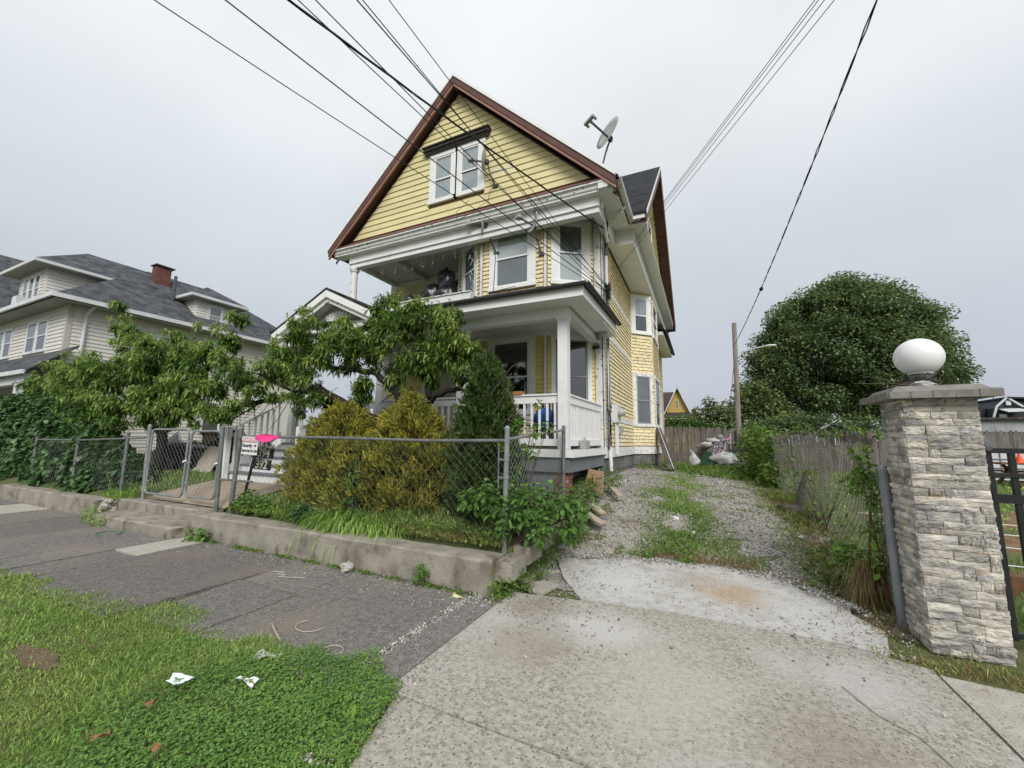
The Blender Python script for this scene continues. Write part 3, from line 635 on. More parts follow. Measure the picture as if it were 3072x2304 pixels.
b = MB(); b.tube([(-1.42, 8.95, 7.03), (-1.5, 8.96, 6.9), (-1.7, 9.05, 6.82), (-1.93, 9.2, 6.7), (-1.95, 9.32, 6.5), (-1.95, 9.35, 5.2), (-1.95, 9.35, 1.6), (-1.93, 9.34, .95)], .04, 10); build('downspout', b, WOLD, house)
# ---- cross gable over the side bay
GY0, GYA, GY1, GX = 9.6, 14.75, 20.4, -1.0; GZ, GZE = 11.8, 7.2
for (ye, nm) in ((GY0, 1), (GY1, -1)):
    b = MB(); b.slab([(GX, GYA, GZ), (GX, ye, GZE), (-4.5, ye, GZE), (-4.5, GYA, GZ)], (0, 0, -.07)); build('roof_slope', b, SHD, house)
    q = MB(); q.slab([(GX+.012, GYA, GZ+.005), (GX+.012, ye, GZE+.005), (GX+.012, ye, GZE-.1), (GX+.012, GYA, GZ-.1)], (-.012, 0, 0)); build('drip_edge', q, WHT, house)
    q = MB(); q.slab([(GX+.0, GYA, GZ-.1), (GX+.0, ye, GZE-.1), (GX+.0, ye, GZE-.32), (GX+.0, GYA, GZ-.34)], (-.03, 0, 0)); build('rake_board', q, BRN, house)
    for i in range(9):
        f0, f1 = i/9, (i+1)/9-.004; A = Vector((0, GYA+(ye-GYA)*f0, GZ+(GZE-GZ)*f0-.3)); B = Vector((0, GYA+(ye-GYA)*f1, GZ+(GZE-GZ)*f1-.3))
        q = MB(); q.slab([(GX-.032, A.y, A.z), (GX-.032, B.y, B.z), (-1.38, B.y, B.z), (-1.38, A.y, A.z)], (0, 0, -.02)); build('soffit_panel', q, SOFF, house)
b = MB(); b.slab([(-1.42, 10, 6.9), (-1.42, 20, 6.9), (-1.42, 20, 7.25), (-1.42, GYA, 11.5), (-1.42, 10, 7.25)], (-.12, 0, 0)); build('gable_wall', b, MATS['wall sheathing'], house)
fx = Fr((-1.42, 10.0), (-1.42, 20.0)); zc = 7.3
while zc < 11.2:
    k = (zc-7.2)/4.3*4.75; k2 = (zc+.17-7.2)/4.3*4.75
    board(fx, k+.05, 10-k-.3, zc, min(zc+.17, 11.25), YEL, house, w1=.03, u0t=k2+.05, u1t=max(10-k2-.3, k2+.06)); zc += .17
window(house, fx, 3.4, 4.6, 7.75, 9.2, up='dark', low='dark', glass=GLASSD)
moulding('cornice', prof, (-1.08, 9.66), (-1.08, 20.4), (-1, 0), WOLD, zoff=.05)
b = MB(); b.box(-1.9, -1.1, 9.75, 20.3, 6.99, 7.0); build('cornice_soffit', b, WHT, house)
b = MB(); b.box(-2.0, -1.38, 9.98, 20, 6.60, 6.985); build('frieze', b, WHT, house)
b = MB(); b.slab([(-1.4, 9.62, 7.17), (-1.05, 9.62, 7.17), (-1.05, 9.75, 7.17), (-1.4, 9.75, 7.17)], (0, 0, -.14)); build('eave_return', b, WOLD, house)
# ---- bay windows at the front, both floors
fl, fc, fr_ = Fr((-6.05, 9.2), (-4.93, 8.5)), Fr((-4.93, 8.5), (-3.2, 8.5)), Fr((-3.2, 8.5), (-2.2, 9.2))
for (lo, hi, sills, m_) in ((5.1, 6.93, 5.26, YOLD), (2.28, 4.02, 2.3, YELB)):
    top = hi
    for fr in (fl, fc, fr_):
        if fr is fc: wa, wb_ = .24, 1.49
        elif fr is fr_: wa, wb_ = .13, 1.10
        else: wa, wb_ = .22, 1.12
        z0 = sills; z1 = 6.90 if lo > 5 else 4.06
        clap(fr, .05, fr.L-.05, lo, hi, .105, m_, holes=[(wa, wb_, z0-.02, z1+.1)])
        if lo > 5: window(house, fr, wa, wb_, z0, z1, cas=.17 if fr is not fl else .13, rail=6.07, up='blind' if fr is fc else 'curtain', low='curtain' if fr is fc else ('blind' if fr is fr_ else 'pale'), sash=VINYL)
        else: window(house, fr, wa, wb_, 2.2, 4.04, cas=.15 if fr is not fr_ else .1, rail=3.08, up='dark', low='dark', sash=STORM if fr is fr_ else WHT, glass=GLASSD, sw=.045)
    for (fr, u) in ((fc, 0), (fc, fc.L), (fl, 0)):
        b = MB(); q = fr.P(u, 0, 0); b.beam((q[0], q[1]-.012, lo-.1), (q[0], q[1]-.012, hi), .055, .055, up=(1, 0, 0)); build('corner_board', b, WOLD if lo > 5 else WHT, house)
    q = Fr((-2.215, 9.2), (-2.03, 9.2)); b = MB(); q.box(b, 0, q.L, 0, .03, lo-.1 if lo > 5 else 1.46, hi); build('corner_board', b, WOLD, house)
b = MB()
for fr in (fl, fc, fr_): fr.box(b, 0, fr.L, 0, .03, 4.98, 5.12)
build('belt_board', b, WOLD, house)
for fr in (fl, fc, fr_):
    clap(fr, .04, fr.L-.04, 1.5, 2.06, .105, YOLD)
    b = MB(); fr.box(b, .0, fr.L, 0, .028, 2.06, 2.2); fr.box(b, .0, fr.L, 0, .03, 4.02, 4.2); build('belt_board', b, WHT, house)
# between the corner board and the right facet below the porch roof line
# ---- recessed walls behind the porches
fb = Fr((XL, 10.3), (-6.05, 10.3))
clap(fb, .1, fb.L, 5.15, 6.75, .105, YOLD, holes=[(1.75, 2.75, 5, 6.75)]); clap(fb, .1, fb.L, 1.5, 3.9, .105, YELB, holes=[(1.6, 2.7, 1.4, 3.75)])
b = MB(); fb.box(b, 1.6, 2.85, 0, .03, 6.62, 6.9); fb.box(b, 1.62, 1.74, 0, .035, 5.1, 6.62); fb.box(b, 2.76, 2.88, 0, .035, 5.1, 6.62); fb.box(b, 0, .12, 0, .03, 5.1, 6.9); fb.box(b, 0, 3.5, 0, .02, 6.72, 6.9); build('door_casing', b, WHT, house)
b = MB(); fb.box(b, 1.74, 2.76, 0, .02, 5.12, 6.62); build('door', b, mat('dark door', (.05, .052, .055), rough=.5), house)
b = MB(); fb.box(b, 1.5, 1.62, 0, .035, 1.46, 3.7); fb.box(b, 2.62, 2.74, 0, .035, 1.46, 3.7); fb.box(b, 1.5, 2.74, 0, .035, 3.7, 3.85); build('door_casing', b, WHT, house)
dr = MB(); fb.box(dr, 1.62, 2.62, 0, .025, 1.5, 3.7); drp = build('door', dr, mat('cream front door', (.62, .58, .48), rough=.5), house)
b = MB(); b.blob(fb.P(1.72, .06, 2.5), (.03, .03, .03), 1, 0, 8, 6); build('handle', b, GALV, drp)
# ---- upper porch: ceiling, round column, sill board
b = MB(); b.slab([(XL, YF+.16, 6.92), (-1.9, YF+.16, 6.92), (-2.0, 9.22, 6.92), (-6.05, 10.3, 6.92), (XL, 10.3, 6.92)], (0, 0, .02)); build('porch_ceiling', b, CEIL, house)
for (xa, ya) in ((-8.0, 0), (-9.3, 0)):
    b = MB(); b.box(xa-.05, xa+.05, YF+.16, 10.28, 6.78, 6.92); build('ceiling_beam', b, CEIL, house)
b = MB(); b.lathe((-9.13, YF+.06, 0), [(.15, 5.06), (.15, 5.12), (.11, 5.16), (.108, 5.6), (.092, 6.38), (.092, 6.44), (.125, 6.48), (.125, 6.52), (.14, 6.525), (.14, 6.57)], 18); build('porch_column', b, WOLD, house, smooth=False)
b = MB(); b.box(-9.3, -4.95, 8.02, 8.14, 5.0, 5.17); b.box(-9.3, -4.95, 7.99, 8.17, 5.17, 5.195); build('porch_sill', b, WOLD, house)
b = MB(); b.box(XL, -6.1, 8.1, 10.3, 5.0, 5.1); build('porch_floor', b, GRYP, house)
# ---- lower porch roof, fascia, beam, soffit, gutters
S = .434
b = MB(); b.slab([(-1.62, 6.15, 4.19), (-9.45, 6.15, 4.19), (-9.45, 8.45, 5.185), (-3.92, 8.45, 5.185)], (0, 0, -.05)); build('porch_roof', b, SHB, house)
b = MB(); z_ = lambda x: 4.21+S*(-1.62-x)
b.slab([(-1.62, 6.15, 4.2), (-3.92, 8.45, 5.18), (-3.2, 8.49, z_(-3.2)), (-2.2, 9.19, z_(-2.2)+.06), (-1.66, 9.22, 4.34)], (0, 0, -.05)); build('porch_roof', b, SHB, house)
b = MB(); b.hexa([(-9.45, 6.19, 3.97), (-1.68, 6.19, 3.97), (-1.68, 6.23, 3.97), (-9.45, 6.23, 3.97), (-9.45, 6.19, 4.15), (-1.68, 6.19, 4.15), (-1.68, 6.23, 4.15), (-9.45, 6.23, 4.15)]); build('porch_fascia', b, WHT, house)
b = MB(); b.hexa([(-1.72, 6.23, 3.97), (-1.68, 6.23, 3.97), (-1.72, 9.2, 4.10), (-1.76, 9.2, 4.10), (-1.72, 6.23, 4.15), (-1.68, 6.23, 4.15), (-1.72, 9.2, 4.3), (-1.76, 9.2, 4.3)]); build('porch_fascia', b, WHT, house)
b = MB(); b.box(-9.45, -1.72, 6.23, 6.66, 3.985, 4.0); b.box(-2.06, -1.73, 6.66, 9.2, 4.005, 4.02); build('porch_soffit', b, WHT, house)
gutter('gutter', (-9.45, 6.13, 4.16), (-1.64, 6.13, 4.16), .05, mat('dark gutter', (.045, .045, .046), rough=.5), house)
gutter('gutter', (-1.61, 6.1, 4.17), (-1.65, 9.24, 4.31), .05, MATS['dark gutter'], house)
b = MB(); b.box(-9.35, -2.09, 6.66, 6.84, 3.80, 4.12); build('porch_beam', b, WHT, house)
b = MB(); b.box(-2.27, -2.09, 6.84, 9.17, 3.86, 4.12); build('porch_beam', b, WHT, house)
b = MB(); b.slab([(-9.35, 6.85, 4.1), (-2.1, 6.85, 4.1), (-2.1, 9.19, 4.1), (-6.05, 10.28, 4.1), (-9.5, 10.28, 4.1)], (0, 0, .02)); build('porch_ceiling', b, CEIL, house)
# posts
def post(x, y, z0=1.46, z1=3.8, s=.088):
    b = MB(); b.box(x-s, x+s, y-s, y+s, z0, z1-.05); b.box(x-s-.02, x+s+.02, y-s-.02, y+s+.02, z1-.05, z1); return build('porch_post', b, WBR, house)
for x in (-2.19, -4.29, -6.39, -9.2): post(x, 6.75)
# deck
b = MB(); b.slab([(-9.5, 6.62, 1.43), (-2.02, 6.62, 1.43), (-2.02, 9.19, 1.43), (-2.2, 9.19, 1.43), (-3.2, 8.49, 1.43), (-4.93, 8.49, 1.43), (-6.05, 9.19, 1.43), (-6.05, 10.29, 1.43), (-9.5, 10.29, 1.43)], (0, 0, .035)); build('porch_deck', b, GRYP, house)
b = MB(); b.box(-7.1, -2.02, 6.58, 6.62, 1.33, 1.462); b.box(-2.02, -1.985, 6.58, 9.2, 1.33, 1.462); build('deck_edge', b, WBR, house)
b = MB(); b.box(-7.1, -2.06, 6.63, 6.68, 1.08, 1.33); b.box(-2.10, -2.05, 6.68, 9.15, 1.08, 1.33); build('rim_joist', b, GRYP, house)
zb = 1.06; i = 0
while zb > .5:      # horizontal grey boards under the deck
    b = MB(); b.box(-7.1, -2.36, 6.70, 6.725, zb-.155, zb); build('skirt_board', b, GRYP, house)
    b = MB(); b.box(-2.62, -2.6, 6.9, 9.15, zb-.155, zb); build('skirt_board', b, GRYP, house); zb -= .16
b = MB(); b.box(-4.32, -4.25, 6.68, 6.70, .6, 1.33); build('skirt_post', b, WBR, house)
pr = MB(); pr.box(-2.34, -2.12, 6.71, 6.93, .4, 1.08); pier = build('brick_pier', pr, MORT, house)
zb = .42; k = 0; rgb = random.Random(2)
while zb < 1.06:
    off = 0 if k % 2 else .055
    for (x0, x1) in (((-2.35, -2.245), (-2.235, -2.11)) if k % 2 else ((-2.35, -2.30), (-2.29, -2.175), (-2.165, -2.11))):
        b = MB(); j = rgb.uniform(0, .012); b.box(x0, x1, 6.698-j, 6.8, zb, zb+.058); build('brick', b, BRICK, pier)
    for (y0, y1) in ((6.81, 6.93),) if k % 2 else ((6.81, 6.86), (6.87, 6.93)):
        b = MB(); j = rgb.uniform(0, .012); b.box(-2.2, -2.108+j, y0, y1, zb, zb+.058); build('brick', b, BRICK, pier)
    zb += .068; k += 1
# railings
def railing(a, b_, n, z0=1.46, ht=.95, par=house, hh=.14):
    a, b_ = Vector((*a, 0)), Vector((*b_, 0)); d = (b_-a).normalized(); L_ = (b_-a).length
    r = MB(); r.beam(a+Vector((0, 0, z0+ht-hh/2)), b_+Vector((0, 0, z0+ht-hh/2)), .05, hh); r.beam(a+Vector((0, 0, z0+ht+.012)), b_+Vector((0, 0, z0+ht+.012)), .10, .03); r.beam(a+Vector((0, 0, z0+.12)), b_+Vector((0, 0, z0+.12)), .05, .12)
    rl = build('railing', r, WBR, par)
    for i in range(n):
        p = a+d*L_*(i+.5)/n; q = MB(); q.box(p.x-.018, p.x+.018, p.y-.018, p.y+.018, z0+.18, z0+ht-hh); build('baluster', q, WBR, rl)
railing((-4.2, 6.75), (-2.28, 6.75), 13); railing((-6.3, 6.75), (-4.38, 6.75), 13); railing((-7.15, 6.75), (-6.48, 6.75), 4)
railing((-2.16, 6.84), (-2.12, 9.15), 15)
# steps with white risers, side panels and stair rails
for i in range(5):
    y = 5.47+i*.235; z = .70+i*.157
    b = MB(); b.box(-9.35, -7.18, y, y+.02, z-.02, z+.125, 0); b.box(-9.38, -7.15, y-.03, y+.24, z+.125, z+.157, 1); build('step', b, [WBR, GRYP], house)
for x in (-9.42, -7.12):
    b = MB(); b.slab([(x-.02, 5.4, .68), (x-.02, 5.4, .95), (x-.02, 6.6, 1.75), (x-.02, 6.6, 1.2)], (.04, 0, 0)); build('stringer', b, WBR, house)
    b = MB(); b.beam((x, 5.35, 1.72), (x, 6.7, 2.5), .09, .05); b.box(x-.05, x+.05, 5.34, 5.44, .7, 1.82); rl = build('stair_rail', b, WBR, house)
    for k in range(8):
        y = 5.55+k*.14; zb = .95+(y-5.4)*.66; q = MB(); q.box(x-.018, x+.018, y-.018, y+.018, zb, 1.68+(y-5.35)*.577); build('baluster', q, WBR, rl)
# ---- entrance pediment over the steps
PX_, PZ, PY_ = -7.45, 4.93, 5.98
for s in (-1, 1):
    b = MB(); b.slab([(PX_, PY_, PZ), (PX_+s*1.78, PY_, 4.08), (PX_+s*1.78, 7.9, 4.08), (PX_, 7.9, PZ)], (0, 0, -.05)); build('pediment_roof', b, SHB, house)
    for (t0, t1, yy, m_) in ((.05, .2, PY_+.01, WHT), (.2, .3, PY_+.07, WOLD)):
        b = MB(); b.slab([(PX_, yy, PZ-t0*1.08), (PX_+s*1.76, yy, 4.09-t0), (PX_+s*1.76, yy, 4.09-t1), (PX_, yy, PZ-t1*1.08)], (0, .06, 0)); build('rake_board', b, m_, house)
    b = MB(); b.slab([(PX_+s*.02, PY_+.1, PZ-.3), (PX_+s*1.74, PY_+.1, 3.80), (PX_+s*1.74, 6.35, 3.80), (PX_+s*.02, 6.35, PZ-.3)], (0, 0, -.02)); build('pediment_soffit', b, WHT, house)
b = MB(); b.slab([(PX_-1.45, 6.3, 3.95), (PX_+1.45, 6.3, 3.95), (PX_, 6.3, 4.66)], (0, .05, 0)); ty = build('tympanum', b, mat('pediment panel', (.42, .39, .35), (.34, .31, .28), scale=5), house)
for k in range(15):
    a = rad(12+k*156/14); r = .5 if 3 < k < 11 else .42; b = MB(); c = Vector((PX_+.02, 6.285, 4.0))
    d = Vector((math.cos(a), 0, math.sin(a)*.8)); n_ = Vector((-d.z, 0, d.x)).normalized()
    b.slab([c+d*.07-n_*.012, c+d*.07+n_*.012, c+d*r*1.1+n_*.04, c+d*r*1.18, c+d*r*1.1-n_*.04], (0, .02, 0)); build('sunburst_ray', b, WHT, ty)
b = MB(); b.box(PX_-1.74, PX_+1.74, 6.12, 6.4, 3.72, 3.92); b.box(PX_-1.78, PX_+1.78, 6.02, 6.4, 3.92, 3.98); build('pediment_beam', b, WHT, house)
for x in (-9.1, -5.8):
    pass
# ---- driveway side wall, belts, side bay, foundation
fs = Fr((XR, 9.2), (XR, 13.35))
clap(fs, .02, fs.L, 1.5, 2.12, .103, YOLD); clap(fs, .02, fs.L, 2.25, 4.14, .105, YOLD); clap(fs, .02, fs.L, 4.26, 5.36, .105, YOLD); clap(fs, .02, fs.L, 5.47, 6.6, .105, YOLD)
b = MB()
for (z0, z1) in ((2.12, 2.25), (4.14, 4.26), (5.36, 5.47)): fs.box(b, .0, fs.L, 0, .03, z0, z1)
build('belt_board', b, WOLD, house)
b = MB(); fs.box(b, -.03, .13, 0, .034, 1.46, 6.6); build('corner_board', b, WOLD, house)
b = MB(); fs.box(b, -.05, fs.L, 0, .05, 1.24, 1.47); build('water_table', b, WOLD, house)
sb = [(-2.05, 13.35), (-1.45, 13.95), (-1.45, 15.9), (-2.05, 16.5)]
w = MB(); w.slab([(p[0]-.012, p[1], 1.2) for p in sb]+[(-2.5, 16.5, 1.2), (-2.5, 13.35, 1.2)], (0, 0, 5.5)); build('side_bay_wall', w, MATS['wall sheathing'], house)
for i in range(3):
    f = Fr(sb[i], sb[i+1]); L_ = f.L; wa, wb_ = (.03, L_-.03) if i != 1 else (.28, L_-.28)
    for (z0, z1) in ((1.5, 2.12), (2.12, 3.95), (3.95, 5.22), (5.22, 6.6)):
        hs = [(wa, wb_, 2.1, 3.85), (wa, wb_, 5.15, 6.5)]
        clap(f, .01, L_-.01, z0, z1, .105, YOLD, holes=hs)
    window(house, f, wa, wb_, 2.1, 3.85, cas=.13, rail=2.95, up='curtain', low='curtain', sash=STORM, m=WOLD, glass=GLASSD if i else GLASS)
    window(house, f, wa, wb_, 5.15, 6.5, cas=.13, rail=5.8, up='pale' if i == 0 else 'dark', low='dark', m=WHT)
    b = MB(); f.box(b, 0, L_, 0, .05, 1.24, 1.47); build('water_table', b, WOLD, house)
    b = MB(); f.box(b, 0, .03, 0, .035, 1.47, 6.6); build('corner_board', b, YOLD, house)
fr2 = Fr((-1.85, 17.4), (-1.85, 22.2)); w = MB(); w.box(-6, -1.86, 16.6, 22.2, .5, 6.3); build('rear_wing_wall', w, MATS['wall sheathing'], house)
clap(fr2, 0, fr2.L, 1.3, 6.2, .11, YOLD, holes=[(2.6, 3.5, 2.0, 4.2)]); window(house, fr2, 2.6, 3.5, 2.0, 4.2, up='dark', low='dark', glass=GLASSD)
fr3 = Fr((-2.05, 16.6), (-1.85, 17.4)); b = MB(); fr3.box(b, 0, fr3.L, 0, .03, 1.2, 6.6); build('corner_board', b, WOLD, house)
b = MB(); b.slab([(-1.3, 17.6, 6.35), (-1.3, 22.8, 6.35), (-4.5, 22.8, 8.2), (-4.5, 17.6, 8.2)], (0, 0, -.1)); build('rear_roof', b, SHD, house)
b = MB(); b.box(-1.85, -1.36, 17.6, 22.7, 6.1, 6.24); build('cornice_soffit', b, WHT, house); gutter('gutter', (-1.28, 17.5, 6.33), (-1.28, 22.9, 6.30), .07, MATS['dark gutter'])
# foundation blocks: bedded in mortar, individually proud
w = MB(); w.slab([(XR-.03, 9.12, .3), (XR-.03, 13.4, .3), (-1.48, 13.97, .3), (-1.48, 15.9, .3), (-2.05, 16.4, .3), (-3, 16.4, .3), (-3, 9.3, .3)], (0, 0, .95)); fd = build('foundation', w, MORT, house)
rgf = random.Random(4)
def found_row(f, L_, z0, z1, wmin, wmax):
    u = .0
    while u < L_-.06:
        wv = min(rgf.uniform(wmin, wmax), L_-u); b = MB(); j = rgf.uniform(.018, .04)
        f.box(b, u+.008, u+wv-.008, -.02, j, z0+.008, z1-.008); build('foundation_stone', b, FND, fd); u += wv
for f in (Fr((XR-.03, 9.14), (XR-.03, 13.38)), Fr((XR-.03, 13.38), (-1.48, 13.97)), Fr((-1.48, 13.97), (-1.48, 15.9))):
    found_row(f, f.L, .55, .9, .35, .6); found_row(f, f.L, .9, 1.24, .4, .75)
ff = Fr((-3.0, 9.14), (XR-.03, 9.14)); found_row(ff, ff.L, .55, .9, .3, .5); found_row(ff, ff.L, .9, 1.24, .3, .6)
flush_boards()
# ================================================================ fences, gate, pillar
def chain_link(name, f, Ls, H, p, r, m, parent):
    """Zigzag wires hooked into each other. f(s, t) -> point; s along, t 0..1 up."""
    ni = int(Ls/p); nj = max(2, int(H/p)); i = np.arange(ni)[:, None]; j = np.arange(nj+1)[None, :]
    s = np.minimum((i+((i+j) % 2))*p, Ls); t = np.broadcast_to(j/nj, s.shape)
    P = f(s.ravel(), t.ravel()).reshape(ni, nj+1, 3)
    P0 = P[:, :-1].reshape(-1, 3); P1 = P[:, 1:].reshape(-1, 3); d = P1-P0; L_ = np.linalg.norm(d, axis=1, keepdims=True); d = d/np.maximum(L_, 1e-6)
    a = np.cross(d, np.array([.31, .9, .2])); a /= np.linalg.norm(a, axis=1, keepdims=True); b = np.cross(d, a)
    ring = [a, -.5*a+.87*b, -.5*a-.87*b]
    V = np.stack([P0+k*r for k in ring]+[P1+k*r for k in ring], 1).reshape(-1, 3); n = len(P0)
    q = (np.arange(n)*6)[:, None]; F = np.concatenate([q+np.array([[0, 1, 4, 3]]), q+np.array([[1, 2, 5, 4]]), q+np.array([[2, 0, 3, 5]])], 1).reshape(-1, 4)
    o = np_mesh(name, V, F, m, parent); o['kind'] = 'stuff'; return o
def pole(nm, a, b, r, m, parent, cap=True, n=10):
    mb = MB(); mb.tube([a, b], r, n)
    if cap: d = (Vector(b)-Vector(a)).normalized(); mb.tube([Vector(b)-d*.02, Vector(b)+d*.012, Vector(b)+d*.03, Vector(b)+d*.042], [r*1.12, r*1.12, r*.8, r*.25], n)
    return build(nm, mb, m, parent, smooth=False)
FY = 4.39
cf = thing('chain_link_fence', 'grey chain link fence in front of the golden shrubs and dark conical evergreen', 'fence', (-4.8, FY, .42))
for x, dx in ((-7.36, .05), (-2.14, .0)):
    pole('post', (x-.02, FY, .30), (x+dx, FY, 1.74), .036 if x < -3 else .031, GALVD if x < -3 else GALV, cf)
pole('post', (-2.13, 6.5, .6), (-2.12, 6.5, 1.83), .03, GALVD, cf)
b = MB(); b.tube([(-7.36, FY, 1.605), (-5.2, FY, 1.61), (-3.3, FY-.01, 1.585), (-2.14, FY, 1.60)], .021, 8); build('top_rail', b, GALVD, cf)
b = MB(); b.tube([(-2.14, FY, 1.615), (-2.13, 5.4, 1.70), (-2.12, 6.5, 1.79)], .02, 8); build('top_rail', b, GALV, cf)
b = MB(); b.tube([(-7.85, FY, .86), (-6.9, FY+.02, .86)], .017, 8); b.tube([(-2.25, FY, .75), (-2.25, FY, 1.55)], .009, 6); build('brace_rail', b, GALVD, cf)
b = MB()
for z in (.6, 1.15, 1.36, 1.58): b.tube([(-2.145, FY, z), (-2.145, FY, z+.028)], .037, 10); b.beam((-2.14, FY, z+.014), (-2.25, FY, z+.014), .012, .022)
build('tension_band', b, GALV, cf, kind='stuff')
chain_link('chain_link_mesh', lambda s, t: np.stack([-7.36+s, FY+.012+.012*np.sin(s*3+t*4), .42+t*1.18], -1), 5.2, 1.18, .058, .0014, WIRE, cf)
chain_link('chain_link_mesh', lambda s, t: np.stack([-2.13+.012*np.sin(s*5), FY+.03+s, zg(-2.13, FY+s)*0+.46+.12*s+t*(1.15-.03*s)], -1), 2.05, 1.15, .05, .0024, GALV, cf)
fl_ = thing('chain_link_fence', 'dark chain link fence overgrown by the ivy hedge beside the double gate', 'fence', (-14, FY, .4))
for x0, z1 in ((-11.2, 1.64), (-13.55, 1.5), (-16, 1.5)): pole('post', (x0, FY, .3), (x0-.03, FY, z1), .032, GALVD, fl_)
pole('gate_post', (-10.28, FY, .28), (-10.38, FY, 1.80), .034, GALV, fl_); pole('gate_post', (-7.78, FY, .3), (-7.86, FY, 1.76), .036, GALVD, fl_)
b = MB(); b.tube([(-16, FY, 1.47), (-13.5, FY, 1.48), (-10.5, FY, 1.56)], .02, 8); build('top_rail', b, GALVD, fl_)
chain_link('chain_link_mesh', lambda s, t: np.stack([-16+s, FY+.015+.01*np.sin(s*4), .42+t*1.08], -1), 5.6, 1.08, .06, .002, GALVD, fl_)
def gate_leaf(x0, x1, z0, z1, label, dy):
    g_ = thing('garden_gate', label, 'gate', (x0, FY+dy, z0), 'leaves of the double chain link gate')
    r = .1; pts = []
    for (cx, cz, a0) in ((x1-r, z1-r, 0), (x0+r, z1-r, 90), (x0+r, z0+r, 180), (x1-r, z0+r, 270)):
        for k in range(5): a = rad(a0+90*k/4); pts.append((cx+r*math.cos(a), FY+dy, cz+r*math.sin(a)))
    pts.append(pts[0]); b = MB(); b.tube(pts, .021, 8); build('frame', b, GALV, g_)
    def ff_(s, t): return np.stack([x0+.02+s, np.full_like(s, FY+dy+.004), z0+.02+t*(z1-z0-.04)], -1)
    chain_link('chain_link_mesh', ff_, x1-x0-.03, z1-z0-.04, .062, .0021, GALV, g_)
    for z in (z0+.22, (z0+z1)/2, z1-.2):
        b = MB(); b.tube([(x0-.02, FY+dy, z), (x0-.02, FY+dy, z+.03)], .03, 8); b.beam((x0-.06, FY+dy, z+.015), (x0+.06, FY+dy, z+.015), .02, .022); build('hinge', b, GALV, g_)
    b = MB(); b.beam((x1-.04, FY+dy-.03, (z0+z1)/2+.02), (x1+.07, FY+dy-.03, (z0+z1)/2+.05), .014, .03); build('latch', b, VINYL, g_)
    return g_
gate_leaf(-10.24, -8.91, .47, 1.735, 'wider leaf of the double chain link gate, on the side of the ivy hedge', 0)
gate_leaf(-8.82, -7.90, .50, 1.70, 'narrower leaf of the double chain link gate, on the side of the house steps', .01)

# old sagging fence along the drive
of = thing('chain_link_fence', 'old sagging vine covered chain link fence along the gravel drive', 'fence', (1.6, 9, .4))
ty_ = np.array([5.0, 5.5, 5.9, 6.7, 7.5, 8.5, 9.6, 11, 12.5, 16, 20.5]); tz_ = np.array([1.30, 1.33, 1.38, 1.54, 1.66, 1.73, 1.76, 1.78, 1.78, 1.9, 2.0])
def fence_pt(s, t):
    y = 5.02+s; top = np.interp(y, ty_, tz_); bot = zg(np.full_like(y, 1.6), y)-.02
    x = 1.57+.05*np.sin(y*.9)*t+.07*np.sin(y*2.1+1)*t*(1-t)*2+.10*np.exp(-((y-8.3)/.8)**2)*np.sin(t*3.1)
    return np.stack([x, y+.03*np.sin(t*9), bot+(top-bot)*t+.02*np.sin(y*7)*t], -1)
chain_link('chain_link_mesh', fence_pt, 15.2, 1.28, .052, .0034, WIREO, of)
for y, z in ((9.9, 1.74), (12.5, 1.84), (16.2, 1.9), (20.2, 2.0)): pole('post', (1.62, y, .3), (1.6, y, z), .028, GALVD, of)
b = MB(); q = []
for y in np.arange(12.5, 20.3, .6): q.append((1.6, y, float(np.interp(y, ty_, tz_))+.01))
b.tube(q, .02, 6); build('top_rail', b, GALVD, of)
b = MB(); q = []
for i in range(120):
    y = 5.05+i*.063; p_ = fence_pt(np.array([y-5.02]), np.array([1.]))[0]; b.tube([p_, p_+np.array([random.uniform(-.02, .02), random.uniform(-.02, .02), random.uniform(.015, .045)])], .0025, 3)
build('twisted_wire_ends', b, WIREO, of, kind='stuff')
gp = thing('fence_post', 'round galvanised steel post with two collars beside the stone pillar', 'post', (1.53, 5.0, 0))
b = MB(); b.tube([(1.505, 4.93, -.05), (1.49, 4.95, 1.36)], .036, 14); build('pipe', b, GALV, gp)
b = MB(); b.lathe((1.49, 4.95, 1.36), [(.038, -.01), (.04, .0), (.04, .03), (.03, .05), (.012, .06)], 14); build('cap', b, GALV, gp)
for z in (1.2, 1.12, .62, .3):
    b = MB(); b.tube([(1.505-.015*z/1.36, 4.93+.02*z/1.36, z), (1.505-.015*z/1.36, 4.93+.02*z/1.36, z+.03)], .043, 14); build('collar', b, GALV, gp)

